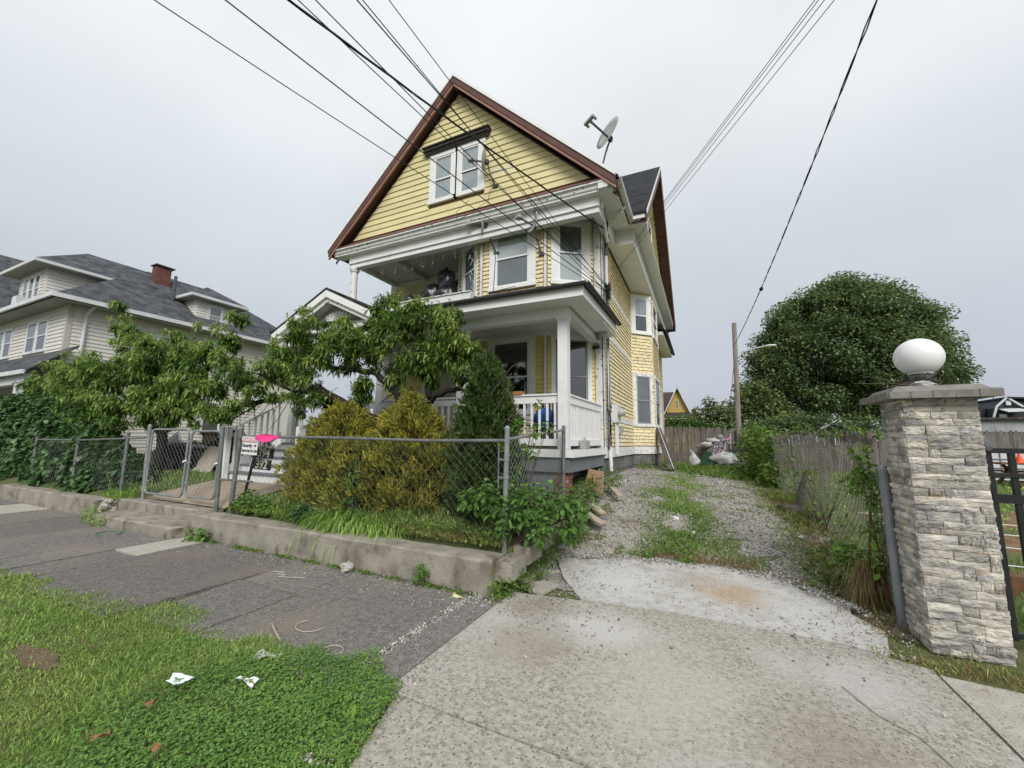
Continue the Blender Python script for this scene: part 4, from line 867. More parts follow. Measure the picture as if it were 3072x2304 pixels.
# ---- stone pillar: every ledgestone its own piece
pil = thing('stone_pillar', 'grey beige split face ledgestone gate pillar with cast cap', 'pillar', (1.765, 4.74, 0))
PX0, PX1, PY0, PY1, PH = 1.545, 1.985, 4.52, 4.97, 1.995
b = MB(); b.box(PX0, PX1, PY0, PY1, -.05, PH); build('core', b, mat('dark mortar', (.06, .055, .05)), pil)
STV = []
rgs = random.Random(12)
def stone_variant(i):
    nx_, nz_ = 7, 3; V = []; F = []
    ph = [rgs.uniform(0, 6.28) for _ in range(4)]
    for a in range(nz_+1):
        for c in range(nx_+1):
            u = c/nx_; v = a/nz_; edge = (c in (0, nx_)) or (a in (0, nz_))
            dep = (.55 if edge else .8)+rgs.uniform(-.22, .22)+.12*math.sin(5*u+ph[0])
            V.append((u+(0 if c in (0, nx_) else rgs.uniform(-.04, .04)), -dep, v+(0 if a in (0, nz_) else rgs.uniform(-.1, .1))))
    nb = len(V); V += [(0, 0, 0), (1, 0, 0), (1, 0, 1), (0, 0, 1)]
    for a in range(nz_):
        for c in range(nx_): k = a*(nx_+1)+c; F += [(k, k+1, k+nx_+2), (k, k+nx_+2, k+nx_+1)]
    F += [tuple([nb, nb+1]+[c for c in range(nx_, -1, -1)]), tuple([nb+3]+[nz_*(nx_+1)+c for c in range(nx_+1)]+[nb+2]),
          tuple([nb]+[a*(nx_+1) for a in range(nz_+1)]+[nb+3]), tuple([nb+1, nb+2]+[a*(nx_+1)+nx_ for a in range(nz_, -1, -1)])]
    me = bpy.data.meshes.new('stone'); me.from_pydata(V, [], F); me.materials.append(LEDGE); return me
STV = [stone_variant(i) for i in range(14)]
def stone_row(face, z, h):
    Lw = (PX1-PX0) if face in 'fb' else (PY1-PY0); u = -.01 if face == 'f' else 0; end = Lw+.012
    first = True
    while u < end-.02:
        w_ = min(rgs.choice([.07, .1, .13, .16, .2, .24]), end-u)
        if end-u-w_ < .05: w_ = end-u
        o = bpy.data.objects.new('stone', rgs.choice(STV)); COL.objects.link(o); o.parent = pil
        dep = rgs.uniform(.018, .036); o.scale = (w_-.003, dep, h-.0025)
        base = {'f': (PX0+u, PY0, z), 'l': (PX0, PY1-u, z), 'b': (PX1-u, PY1, z), 'r': (PX1, PY0+u, z)}[face]
        o.location = Vector(base)-pil.location; o.rotation_euler = (0, 0, {'f': 0, 'l': -math.pi/2, 'b': math.pi, 'r': math.pi/2}[face]); u += w_
for face in 'flr':
    z = 0.
    while z < PH-.02:
        h = rgs.choice([.05, .058, .066, .074]); h = min(h, PH-z)
        if PH-z-h < .03: h = PH-z
        stone_row(face, z, h); z += h
b = MB(); b.box(PX0, PX1, PY1, PY1+.02, 0, PH); build('back_face', b, LEDGE, pil)
cx0, cx1, cy0, cy1 = 1.42, 2.10, 4.40, 5.08
cp = MB(); cp.box(cx0, cx1, cy0, cy1, PH, PH+.035); cp.hexa([(cx0+.01, cy0+.01, PH+.035), (cx1-.01, cy0+.01, PH+.035), (cx1-.01, cy1-.01, PH+.035), (cx0+.01, cy1-.01, PH+.035), (cx0+.08, cy0+.08, PH+.105), (cx1-.08, cy0+.08, PH+.105), (cx1-.08, cy1-.08, PH+.105), (cx0+.08, cy1-.08, PH+.105)])
capo = build('cap', cp, CAPM, pil)
for i in range(5):   # face pieces of the cap, slightly uneven
    xa = cx0+(cx1-cx0)*i/5; b = MB(); j = rgs.uniform(0, .006); b.box(xa+.002, xa+(cx1-cx0)/5-.002, cy0-.006-j, cy0+.02, PH-.004, PH+.05+j); build('cap_stone', b, CAPM, capo)
    ya = cy0+(cy1-cy0)*i/5; b = MB(); b.box(cx0-.006-j, cx0+.02, ya+.002, ya+(cy1-cy0)/5-.002, PH-.004, PH+.05+j); build('cap_stone', b, CAPM, capo)
lamp = thing('globe_lamp', 'white frosted globe lamp on the stone pillar', 'lamp', (1.765, 4.75, PH+.1))
b = MB(); b.lathe((1.765, 4.75, PH+.1), [(.125, 0), (.125, .02), (.075, .05), (.06, .075), (.075, .10), (.08, .12)], 20); build('base', b, GALV, lamp)
b = MB(); b.lathe((1.765, 4.75, 2.228), [(.082, 0), (.088, .01), (.088, .03), (.078, .04)], 24); build('collar', b, WTRM, lamp)
b = MB(); b.lathe((1.765, 4.75, 2.385), [(.168*math.sin(rad(a)), -.168*math.cos(rad(a))) for a in range(25, 181, 6)], 36); build('globe', b, GLOBE, lamp, smooth=True)
nest = MB(); rg = random.Random(6)
for i in range(46):
    a = rg.uniform(0, 6.28); r_ = rg.uniform(.08, .13); z = PH+.13+rg.uniform(0, .09); a2 = a+rg.uniform(.5, 1.2)
    nest.tube([(1.765+r_*math.cos(a), 4.75+r_*math.sin(a), z), (1.765+r_*1.08*math.cos((a+a2)/2), 4.75+r_*1.08*math.sin((a+a2)/2), z+rg.uniform(-.02, .02)), (1.765+r_*math.cos(a2), 4.75+r_*math.sin(a2), z+rg.uniform(-.03, .05))], .0035, 4)
for (dx, dy, dz) in ((-.42, -.05, .09), (-.46, -.04, .02), (-.3, -.1, -.04), (.12, -.1, .12), (.09, -.13, .1), (.17, -.04, .17)):
    nest.tube([(1.72, 4.68, PH+.14), (1.72+dx*.5, 4.68+dy, PH+.145+dz*.35), (1.72+dx, 4.68+dy*1.6, PH+.14+dz)], [.005, .004, .002], 4)
single('dry_vine', nest, BARKG, 'dry vine twigs wound round the base of the globe lamp', 'twigs', (1.765, 4.75, PH+.13))
b = MB(); b.blob((1.72, 4.6, PH+.125), (.07, .05, .03), 3, .35, 12, 8); single('plastic_scrap', b, BAGW, 'crumpled white plastic scrap stuck under the globe lamp', 'litter', (1.72, 4.6, PH+.1))

# ---- black steel gate right of the pillar
bg_ = thing('steel_gate', 'black square tube steel gate beside the stone pillar', 'gate', (2.1, 4.72, .05))
for x in (2.10, 2.235, 2.37, 2.505, 2.64, 2.775, 2.91, 3.3):
    b = MB(); b.box(x-.017, x+.017, 4.70, 4.735, .12, 1.58); build('bar', b, BLK, bg_)
for (z, h) in ((1.57, .04), (1.375, .03), (1.19, .07), (.16, .04)):
    b = MB(); b.box(2.085, 3.34, 4.69, 4.745, z-h/2, z+h/2); build('rail', b, BLK, bg_)
b = MB(); b.lathe((2.075, 4.72, 1.62), [(.05, -.05), (.06, -.02), (.055, .02), (.03, .05)], 12); build('knob', b, mat('grey knob', (.12, .12, .13), rough=.4), bg_)

# ================================================================ rear picket fence
pf = thing('picket_fence', 'tall weathered grey stockade fence across the end of the drive', 'fence', (4, 22, .5))
me_p = []
for i in range(5):
    b = MB(); w_ = .124; b.slab([(-w_/2, 0, 0), (w_/2, 0, 0), (w_/2, 0, .94), (w_*.3, 0, .985), (0, 0, 1.), (-w_*.3, 0, .985), (-w_/2, 0, .94)], (0, .02, 0))
    me = bpy.data.meshes.new('picket'); me.from_pydata(b.v, [], b.f); me.materials.append(PICK); me_p.append(me)
rgp = random.Random(9); x = -2.2; hgt = 1.9
while x < 13.5:
    o = bpy.data.objects.new('picket', rgp.choice(me_p)); COL.objects.link(o); o.parent = pf; zz_ = float(zg(x, 22.))
    yy = 22.0 if x < 1.0 else 22.25
    o.location = Vector((x, yy+rgp.uniform(-.012, .012), zz_-.05))-pf.location; o.scale = (rgp.uniform(.92, 1.03), 1, (1.93 if x < 1.0 else 1.80)+rgp.uniform(-.03, .03)); o.rotation_euler = (0, rgp.uniform(-.012, .012), 0); x += .131
for z in (.7, 1.5, 2.1):
    b = MB(); b.box(-2.2, 13.5, 22.3, 22.36, z, z+.08); build('rail', b, PICK, pf)

# utility pole with street light
up_ = thing('utility_pole', 'weathered wooden utility pole standing in the fence gap', 'pole', (1.5, 22.15, .4))
b = MB(); b.tube([(1.47, 22.15, .3), (1.53, 22.15, 4), (1.60, 22.15, 7.5)], [.125, .115, .10], 14); build('shaft', b, POLEW, up_)
b = MB(); b.tube([(1.62, 22.1, 5.72), (1.95, 21.9, 5.98), (2.4, 21.7, 6.08), (2.72, 21.6, 6.1)], .03, 8); arm = build('lamp_arm', b, WTRM, up_)
b = MB(); b.blob((2.95, 21.5, 6.1), (.26, .1, .055), 2, .03, 14, 8); build('lamp_head', b, WTRM, up_)
b = MB(); b.box(1.40, 1.47, 22.0, 22.1, 4.1, 4.25); build('bracket', b, DISHD, up_)
gw = MB(); gw.tube([(1.57, 22.3, 6.1), (1.2, 24.5, 2.6)], .012, 4); single('guy_wire', gw, CABLE, 'thin guy wire slanting from the utility pole behind the fence', 'wire', (1.4, 23, 4))
for (p0, p1, lab) in (((1.25, 21.7, .5), (1.52, 22.02, 2.1), 'grey plank leaning on the utility pole, the nearer to the trash'), ((1.42, 21.6, .5), (1.62, 21.98, 1.95), 'grey plank leaning on the utility pole, the nearer to the vine covered fence')):
    b = MB(); b.beam(p0, p1, .16, .03); single('plank', b, PICK, lab, 'plank', p0, 'planks leaning on the pole')

# ================================================================ neighbouring houses
nb = thing('beige_house', 'beige vinyl sided two storey house with grey hipped roof and brick chimney', 'house', (-26, 9, .3))
NX, NY, NZE = -22.4, 6.4, 6.72
w = MB(); w.box(-34, NX, NY, 17, .2, NZE); build('wall', w, BEIGE, nb)
f1 = Fr((-34, NY), (NX, NY)); f2 = Fr((NX, NY), (NX, 17))
wins1 = [(f1.L-4.0, f1.L-1.75), (f1.L-7.7, f1.L-5.6), (f1.L-10.6, f1.L-8.7)]
clap(f1, 6.0, f1.L-.1, 3.7, NZE, .155, BEIGE, nb, holes=[(a, c, 4.95, 6.42) for a, c in wins1])
clap(f2, .1, 8.0, .8, NZE, .155, BEIGE, nb, holes=[(5.0, 6.0, 1.75, 3.3)])
for a, c in wins1:
    for k in range(2): h = (c-a)/2; window(nb, f1, a+k*h, a+(k+1)*h, 4.95, 6.42, cas=.09, up='pale', low='dark', m=WTRM, glass=GLASSD)
window(nb, f2, 5.0, 6.0, 1.75, 3.3, cas=.1, up='dark', low='curtain', m=WTRM)
b = MB(); f1.box(b, f1.L-.12, f1.L+.03, 0, .035, .3, NZE); f2.box(b, -.03, .12, 0, .035, .3, NZE); build('corner_board', b, BTRIM, nb)
b = MB(); b.box(-34.6, -21.8, 5.8, 6.4, 6.72, 6.76); b.box(-22.4, -21.8, 6.4, 17.6, 6.72, 6.76); build('soffit', b, mat('grey soffit', (.36, .35, .33), rough=.7), nb)
b = MB(); b.box(-34.6, -21.66, 5.64, 5.72, 6.74, 6.905); b.box(-21.72, -21.66, 5.72, 17.6, 6.74, 6.905); build('fascia', b, WTRM, nb)
gutter('gutter', (-34.6, 5.76, 6.9), (-21.76, 5.76, 6.9), .075, WTRM, nb); gutter('gutter', (-21.76, 5.76, 6.9), (-21.76, 17.6, 6.9), .075, WTRM, nb)
b = MB(); b.tube([(-21.85, 7.0, 6.82), (-22.2, 6.9, 6.55), (-22.33, 6.87, 6.3), (-22.33, 6.87, .6)], .06, 8); build('downspout', b, WTRM, nb)
E1, E2, AP, AP2 = (-21.75, 5.75, 6.9), (-21.75, 17.6, 6.9), (-26, 10, 10.15), (-26, 13.3, 10.15)
b = MB(); b.slab([E1, E2, AP2, AP], (0, 0, -.06)); build('roof_slope', b, SHG, nb)
b = MB(); b.slab([(-34.6, 5.75, 6.9), E1, AP, (-30.4, 10, 10.15)], (0, 0, -.06)); build('roof_slope', b, SHG2, nb)
b = MB(); b.slab([E2, (-34.6, 17.6, 6.9), (-30.4, 13.3, 10.15), AP2], (0, 0, -.06)); build('roof_slope', b, SHG2, nb)
b = MB(); b.slab([(-30.4, 10, 10.15), AP, AP2, (-30.4, 13.3, 10.15)], (0, 0, -.05)); build('roof_ridge', b, SHG, nb)
# dormers: over the street (three lights, an air conditioner) and over the side
def dormer(xa, xb, ya, yb, z0, z1, ov, apex, apex2, mm):
    w = MB(); w.box(xa, xb, ya, yb, z0, z1); d_ = build('dormer', w, BEIGE, nb)
    c = [(xa-ov, ya-ov), (xb+ov, ya-ov), (xb+ov, yb+ov), (xa-ov, yb+ov)]; q = MB(); q.box(c[0][0], c[2][0], c[0][1], c[2][1], z1, z1+.03); build('soffit', q, MATS['grey soffit'], d_)
    q = MB(); q.box(c[0][0]-.02, c[2][0]+.02, c[0][1]-.02, c[2][1]+.02, z1+.03, z1+.16); build('fascia', q, WTRM, d_)
    q = MB(); c3 = [(p[0], p[1], z1+.165) for p in c]; q.add(c3+[apex, apex2], [(0, 1, 4), (1, 2, 5, 4), (2, 3, 5), (3, 0, 4, 5)]) if apex != apex2 else q.add(c3+[apex], [(0, 1, 4), (1, 2, 4), (2, 3, 4), (3, 0, 4)])
    build('dormer_roof', q, mm, d_); return d_
d1 = dormer(-29.9, -26.85, 6.75, 11.0, 7.2, 9.2, .55, (-29, 8.6, 11.1), (-29, 12.5, 11.1), SHG)
fd1, fd2 = Fr((-29.9, 6.75), (-26.85, 6.75)), Fr((-26.85, 6.75), (-26.85, 11))
clap(fd1, .05, 3.0, 7.5, 9.2, .15, BEIGE, nb, holes=[(.5, 2.6, 7.4, 9.05)]); clap(fd2, .05, 4.2, 7.5, 9.2, .15, BEIGE, nb)
for k in range(3): window(nb, fd1, .5+.7*k, 1.2+.7*k, 7.6, 9.05, cas=.07, up='pale', low='pale' if k != 1 else 'dark', m=WTRM, glass=GLASSD)
b = MB(); fd1.box(b, 1.2, 1.75, .02, .45, 7.5, 7.9); build('air_conditioner', b, WTRM, nb)
d2 = dormer(-25.5, -22.6, 10.75, 12.6, 7.1, 8.42, .42, (-23.6, 11.65, 9.5), (-25.6, 11.65, 9.5), SHG)
fd3, fd4 = Fr((-25.5, 10.75), (-22.6, 10.75)), Fr((-22.6, 10.75), (-22.6, 12.6))
clap(fd3, .8, 2.85, 7.2, 8.42, .14, BEIGE, nb); clap(fd4, .05, 1.8, 7.2, 8.42, .14, BEIGE, nb, holes=[(.5, 1.3, 7.2, 8.35)]); window(nb, fd4, .5, 1.3, 7.2, 8.35, cas=.1, up='curtain', low='pale', m=WTRM)
b = MB(); b.box(-25.3, -24.9, 9.92, 10.55, 8.6, 10.24); ch = build('chimney', b, MORT, nb)
CBR = mat('dark chimney brick', (.15, .06, .048), (.20, .09, .07), scale=12, rnd=.2)
zb = 9.2; k = 0
while zb < 10.2:
    o_ = .1*(k % 2)
    for i in range(2): q = MB(); q.box(-25.31+.205*i, -25.31+.205*i+.198, 9.905, 9.95, zb, zb+.066); build('brick', q, CBR, ch)
    for i in range(3): q = MB(); q.box(-24.93, -24.885, 9.92+.212*i, 9.92+.212*i+.204, zb, zb+.066); build('brick', q, CBR, ch)
    zb += .078; k += 1
b = MB(); b.box(-25.38, -24.78, 9.84, 10.66, 10.26, 10.32); build('chimney_cap', b, DCAP, nb)
b = MB(); b.tube([(-23.6, 10.2, 8.3), (-23.6, 10.2, 9.55)], .07, 8); build('vent_pipe', b, DISHD, nb)
# its front porch
b = MB(); b.box(-34, -20.1, 4.90, 4.96, 3.58, 3.72); build('porch_fascia', b, WTRM, nb)
b = MB(); b.slab([(-34, 5.0, 3.72), (-20.2, 5.0, 3.72), (-21.3, 6.5, 4.97), (-34, 6.5, 4.97)], (0, 0, -.07)); build('porch_roof', b, SHG2, nb)
gutter('gutter', (-34, 4.96, 3.70), (-20.15, 4.96, 3.70), .06, WTRM, nb)
b = MB(); b.box(-34, -20.6, 5.1, 5.3, 3.3, 3.64); build('porch_beam', b, WTRM, nb)
for x in (-21.2, -24.5, -28): q = MB(); q.box(x-.12, x+.12, 5.08, 5.32, .6, 3.3); build('porch_post', q, WTRM, nb)
b = MB(); b.box(-34, -20.8, 4.7, 6.4, .5, .72); build('porch_deck', b, GRYP, nb)
flush_boards(300)
wh = thing('white_house', 'white sided house with big dark roof beyond the beige house', 'house', (-40, 9, .3))
b = MB(); b.box(-46, -36.5, 7.0, 18, .2, 8.2); build('wall', b, mat('white siding', (.62, .64, .66), (.56, .58, .6), scale=3, stretch=(.1, .1, 14)), wh)
b = MB(); b.slab([(-36.0, 6.3, 8.0), (-36.0, 18.6, 8.0), (-41, 18.6, 13.2), (-41, 6.3, 13.2)], (0, 0, -.1)); build('roof_slope', b, SHG, wh)
b = MB(); b.slab([(-46.6, 6.3, 8.0), (-46.6, 18.6, 8.0), (-41, 18.6, 13.2), (-41, 6.3, 13.2)], (0, 0, -.1)); build('roof_slope', b, SHG, wh)

# ---- far houses behind the fence
yh = thing('far_yellow_house', 'distant yellow shingled gable house with brown roof behind the fence', 'house', (-4.2, 61, .4))
YF2 = mat('far yellow shingles', (.52, .37, .11), (.46, .33, .1), scale=8)
b = MB(); b.slab([(-4.55, 60, .4), (-1.75, 60, .4), (-1.75, 60, 5.9), (-3.1, 60, 9.15), (-4.55, 60, 6.0)], (0, 9, 0)); build('wall', b, YF2, yh)
b = MB(); b.slab([(-3.07, 59.6, 9.35), (-3.07, 70, 9.35), (-4.95, 70, 5.4), (-4.95, 59.6, 5.4)], (0, 0, -.15)); build('roof_slope', b, SHD, yh)
b = MB(); b.slab([(-3.07, 59.6, 9.35), (-3.07, 70, 9.35), (-1.5, 70, 5.4), (-1.5, 59.6, 5.4)], (0, 0, -.15)); build('roof_slope', b, SHD, yh)
b = MB(); b.box(-14, -3.1, 62, 71, 3, 6.4); b.slab([(-14, 60.5, 6.2), (-3.2, 60.5, 6.2), (-3.2, 66, 9.3), (-14, 66, 9.3)], (0, 0, -.1), 1); build('roof_slope', b, [YF2, mat('far brown roof', (.05, .04, .036))], yh)
for s in (-1, 1):
    b = MB(); b.beam((-3.07, 59.5, 9.25), (-3.07+s*1.62*(1 if s > 0 else 1.12), 59.5, 5.5), .12, .22, up=(0, 1, 0)); build('rake_board', b, WTRM, yh)
b = MB(); b.box(-3.3, -3.02, 59.93, 60, 6.25, 7.5); q = build('window', b, WTRM, yh); b = MB(); b.box(-3.24, -3.08, 59.9, 59.95, 6.33, 6.85); b.box(-3.24, -3.08, 59.9, 59.95, 6.93, 7.42); build('pane', b, GLASSD, q)
b = MB(); b.slab([(-8, 57.6, 5.0), (-1.4, 57.6, 5.0), (-1.4, 60, 5.75), (-8, 60, 5.75)], (0, 0, -.15)); build('porch_roof', b, MATS['far brown roof'], yh)
b = MB(); b.box(-8, -1.4, 57.65, 57.7, 4.75, 4.95); build('porch_fascia', b, WTRM, yh)
gh = thing('far_gable_house', 'small distant green gable house with white rakes beside the yellow one', 'house', (-1.2, 66, .4))
b = MB(); b.slab([(-1.95, 66, .4), (-.5, 66, .4), (-.5, 66, 5.4), (-1.2, 66, 6.9), (-1.95, 66, 5.4)], (0, 6, 0)); build('wall', b, mat('far green siding', (.06, .085, .08)), gh)
for s in (-1, 1):
    b = MB(); b.slab([(-1.2, 65.7, 7.05), (-1.2, 73, 7.05), (-1.2+s*.95, 73, 5.2), (-1.2+s*.95, 65.7, 5.2)], (0, 0, -.1)); build('roof_slope', b, SHD, gh)
    b = MB(); b.beam((-1.2, 65.6, 6.95), (-1.2+s*.9, 65.6, 5.2), .1, .16, up=(0, 1, 0)); build('rake_board', b, WTRM, gh)
b = MB(); b.box(-1.75, -1.5, 65.9, 66, 5.2, 6.0); build('window', b, WTRM, gh)
gr = thing('far_grey_house', 'distant house with pale grey roof and dormer behind the hedge', 'house', (5, 56, .4))
b = MB(); b.box(3.5, 6.9, 56, 62, .4, 4.4); build('wall', b, mat('far grey siding', (.42, .44, .46)), gr)
b = MB(); b.slab([(3.2, 55, 3.9), (7.1, 55, 3.9), (6.8, 58.5, 5.75), (3.4, 58.5, 5.65)], (0, 0, -.1)); build('roof_slope', b, mat('far grey roof', (.19, .21, .24), (.16, .18, .2), scale=3), gr)
b = MB(); b.box(4.3, 4.75, 54.6, 56, 3.5, 4.75); dq = build('dormer', b, MATS['far grey siding'], gr); b = MB(); b.box(4.38, 4.6, 54.55, 54.6, 4.0, 4.65); build('window', b, WTRM, dq); b = MB(); b.box(4.44, 4.54, 54.5, 54.56, 4.1, 4.5); build('pane', b, GLASSD, dq)
b = MB(); b.slab([(3.3, 54.5, 4.0), (3.9, 54.5, 4.0), (3.55, 54.5, 4.95)], (0, 2, 0)); build('gable', b, MATS['far grey siding'], gr)
b = MB(); b.box(4.35, 4.7, 57.5, 58, 5.2, 6.0); build('chimney', b, mat('far brick', (.35, .22, .14)), gr)
dh = thing('far_gambrel_house', 'dark gambrel roofed house with small porch beyond the white wall', 'house', (22.5, 47, .4))
DK = mat('far dark shingles', (.03, .035, .042), (.045, .05, .055), scale=4)
b = MB(); b.slab([(20.55, 45, .4), (24.5, 45, .4), (24.5, 45, 3.9), (23.6, 45, 4.7), (21.6, 45, 5.35), (20.85, 45, 4.65)], (0, 8, 0)); build('wall', b, DK, dh)
b = MB(); b.slab([(21.5, 44.7, 5.5), (21.5, 53, 5.5), (26, 53, 5.2), (26, 44.7, 5.2)], (0, 0, -.12)); b.box(18.5, 20.7, 46, 52, .4, 4.8); build('roof_slope', b, DK, dh)
for (a, c) in (((20.6, 44.8, 3.9), (20.85, 44.8, 4.75)), ((20.85, 44.8, 4.75), (21.5, 44.8, 5.45)), ((21.5, 44.8, 5.45), (22.3, 44.8, 4.7))):
    b = MB(); b.beam(a, c, .1, .13, up=(0, 1, 0)); build('rake_board', b, WTRM, dh)
b = MB(); b.box(21.45, 21.7, 44.85, 45, 4.85, 5.2); b.box(21.0, 21.35, 44.8, 45, 3.75, 4.15); build('window', b, WTRM, dh)
b = MB(); b.slab([(20.95, 43.8, 4.3), (22.2, 43.8, 4.35), (22.1, 45, 4.62), (21.05, 45, 4.58)], (0, 0, -.06)); build('porch_roof', b, WTRM, dh)
b = MB(); b.tube([(21.3, 46, 5.3), (21.3, 46, 6.4)], .03, 4); b.tube([(20.8, 46, 6.3), (21.9, 46, 6.42)], .02, 4); b.tube([(21.05, 46, 6.2), (21.3, 46, 6.0)], .015, 4); b.tube([(21.55, 46, 6.25), (21.3, 46, 6.0)], .015, 4)
tag(build('roof_antenna', b, DISHD, None, (21.3, 46, 5.3)), 'spidery television antenna on the dark gambrel house', 'antenna')
wl = thing('white_shed', 'low white stuccoed shed with dark flat roof edge behind the fence', 'shed', (13, 27, .4))
b = MB(); b.box(10.9, 20, 26, 30, .4, 2.83); build('wall', b, mat('stained white stucco', (.42, .43, .46), (.26, .27, .29), scale=2.2, detail=8, stretch=(1, 1, .4)), wl)
b = MB(); b.box(10.8, 20, 25.8, 30, 2.83, 2.92); build('roof_edge', b, mat('rusty roof edge', (.05, .025, .02), (.1, .09, .085), scale=5), wl)
# ================================================================ vegetation
def limb(nm, pts, rs_, m, parent, n=7):
    """A crooked tapering limb through the given points."""
    P = [Vector(p) for p in pts]; Q = []; R_ = []
    for i in range(len(P)-1):
        for k in range(4):
            t = k/4; Q.append(P[i].lerp(P[i+1], t)+Vector((random.uniform(-1, 1), random.uniform(-1, 1), random.uniform(-1, 1)))*rs_[i]*.35); R_.append(rs_[i]*(1-t)+rs_[i+1]*t)
    Q.append(P[-1]); R_.append(rs_[-1]); b = MB(); b.tube(Q, R_, n); return build(nm, b, m, parent, smooth=True)
def tufts(blobs, k, per, L0, L1, W, flat=1.):
    """Rosettes of drooping leaves round twig ends spread through the blobs."""
    C_, A_ = [], []
    for (x, y, z, r) in blobs:
        n = int(k*r*r)+8; ms_ = max(3, int(30*r*r)); ds = rsph(ms_); ds[:, 2] = np.abs(ds[:, 2])*RNG.choice([1, 1, -.8], ms_); cs = ds*r*RNG.uniform(.25, 1.05, (ms_, 1))
        w_ = RNG.integers(0, ms_, n); d = rsph(n); off = cs[w_]+d*np.array([.17, .15, .085])*RNG.uniform(.3, 1.1, (n, 1))*min(1.6, max(.7, r/.45))
        C_.append(np.array([x, y, z])+off*np.array([1, .95, flat])); A_.append(d*.5+np.array([0, 0, .55])+RNG.normal(size=(n, 3))*.3)
    C_ = np.concatenate(C_); A_ = np.concatenate(A_); A_ /= np.linalg.norm(A_, axis=1, keepdims=True); n = len(C_)
    P = np.repeat(C_, per, 0)+np.repeat(A_, per, 0)*RNG.uniform(-.06, .06, (n*per, 1)); D = np.repeat(A_, per, 0)*RNG.uniform(.1, 1., (n*per, 1))+rsph(n*per)*.85
    return leaves(P, D, RNG.uniform(L0, L1, n*per), RNG.uniform(W*.7, W*1.2, n*per), RNG.uniform(.2, .8, n*per))
BA = [[-5.35, 5.6, 3.72, .34], [-7.14, 5.6, 3.62, .5], [-5.6, 5.3, 3.32, .5], [-4.83, 5.5, 3.24, .52], [-3.97, 5.4, 3.19, .45], [-3.45, 5.3, 2.96, .32], [-7.65, 5.5, 3.13, .62], [-6.11, 5.2, 2.95, .52], [-5.34, 5.4, 2.95, .45], [-4.23, 5.2, 2.85, .36], [-3.6, 5.4, 2.75, .22], [-8.16, 5.3, 2.85, .6], [-8.91, 5.2, 2.63, .52], [-9.59, 5.1, 2.43, .42], [-6.67, 5.2, 2.5, .28], [-5.54, 5.4, 2.55, .28], [-8.65, 5, 2.08, .28], [-8.17, 5.8, 3.9, .35], [-3.85, 5.5, 3.55, .23], [-3.22, 5.3, 2.9, .14], [-6.3, 5.7, 3.6, .3], [-9.9, 5.1, 2.05, .3], [-9.2, 5.0, 2.0, .35], [-4.9, 5.6, 3.75, .4], [-4.3, 5.5, 3.6, .35], [-6.5, 5.6, 3.3, .5], [-7.1, 5.3, 2.75, .4], [-7.9, 5.1, 2.3, .35], [-3.5, 5.3, 3.3, .3], [-4.0, 5.5, 2.6, .3], [-5.0, 5.6, 2.4, .32], [-5.7, 5.5, 2.25, .3], [-6.5, 5.4, 2.2, .32], [-7.2, 5.3, 2.2, .3], [-4.5, 5.5, 3.8, .32], [-3.75, 5.4, 3.5, .28], [-3.3, 5.3, 2.6, .2]]
BB = [[-12.97, 5.5, 2.97, .85], [-11.88, 5.6, 3.49, .7], [-10.46, 5.4, 3.5, .55], [-9.75, 5.5, 3.75, .36], [-9.32, 5.4, 4.15, .2], [-14.37, 5.4, 3.22, .8], [-15.6, 5.3, 3.08, .85], [-16.78, 5.2, 2.72, .78], [-14.69, 5.8, 4.1, .55], [-15.9, 5.8, 4.8, .36], [-16.5, 5.8, 5.5, .25], [-11.42, 5.2, 2.54, .62], [-10.5, 5.2, 2.75, .5], [-11.85, 5.1, 2.2, .45], [-10.77, 5.2, 2.2, .28], [-18.6, 5.5, 3.4, .62], [-9.6, 5.3, 3.2, .38], [-17.4, 5.6, 3.7, .6], [-19.6, 5.4, 2.9, .7], [-15.2, 5.8, 4.5, .3], [-13.3, 5.6, 3.9, .4], [-12.4, 5.2, 2.3, .5], [-13.2, 5.0, 2.1, .6], [-14.4, 5.0, 2.2, .7], [-12.0, 5.0, 1.95, .4], [-11.2, 5.0, 2.1, .4], [-15.8, 5.0, 2.3, .7], [-10.4, 5.1, 2.25, .35], [-13.0, 5.4, 3.7, .5], [-17.5, 5.2, 2.9, .7]]
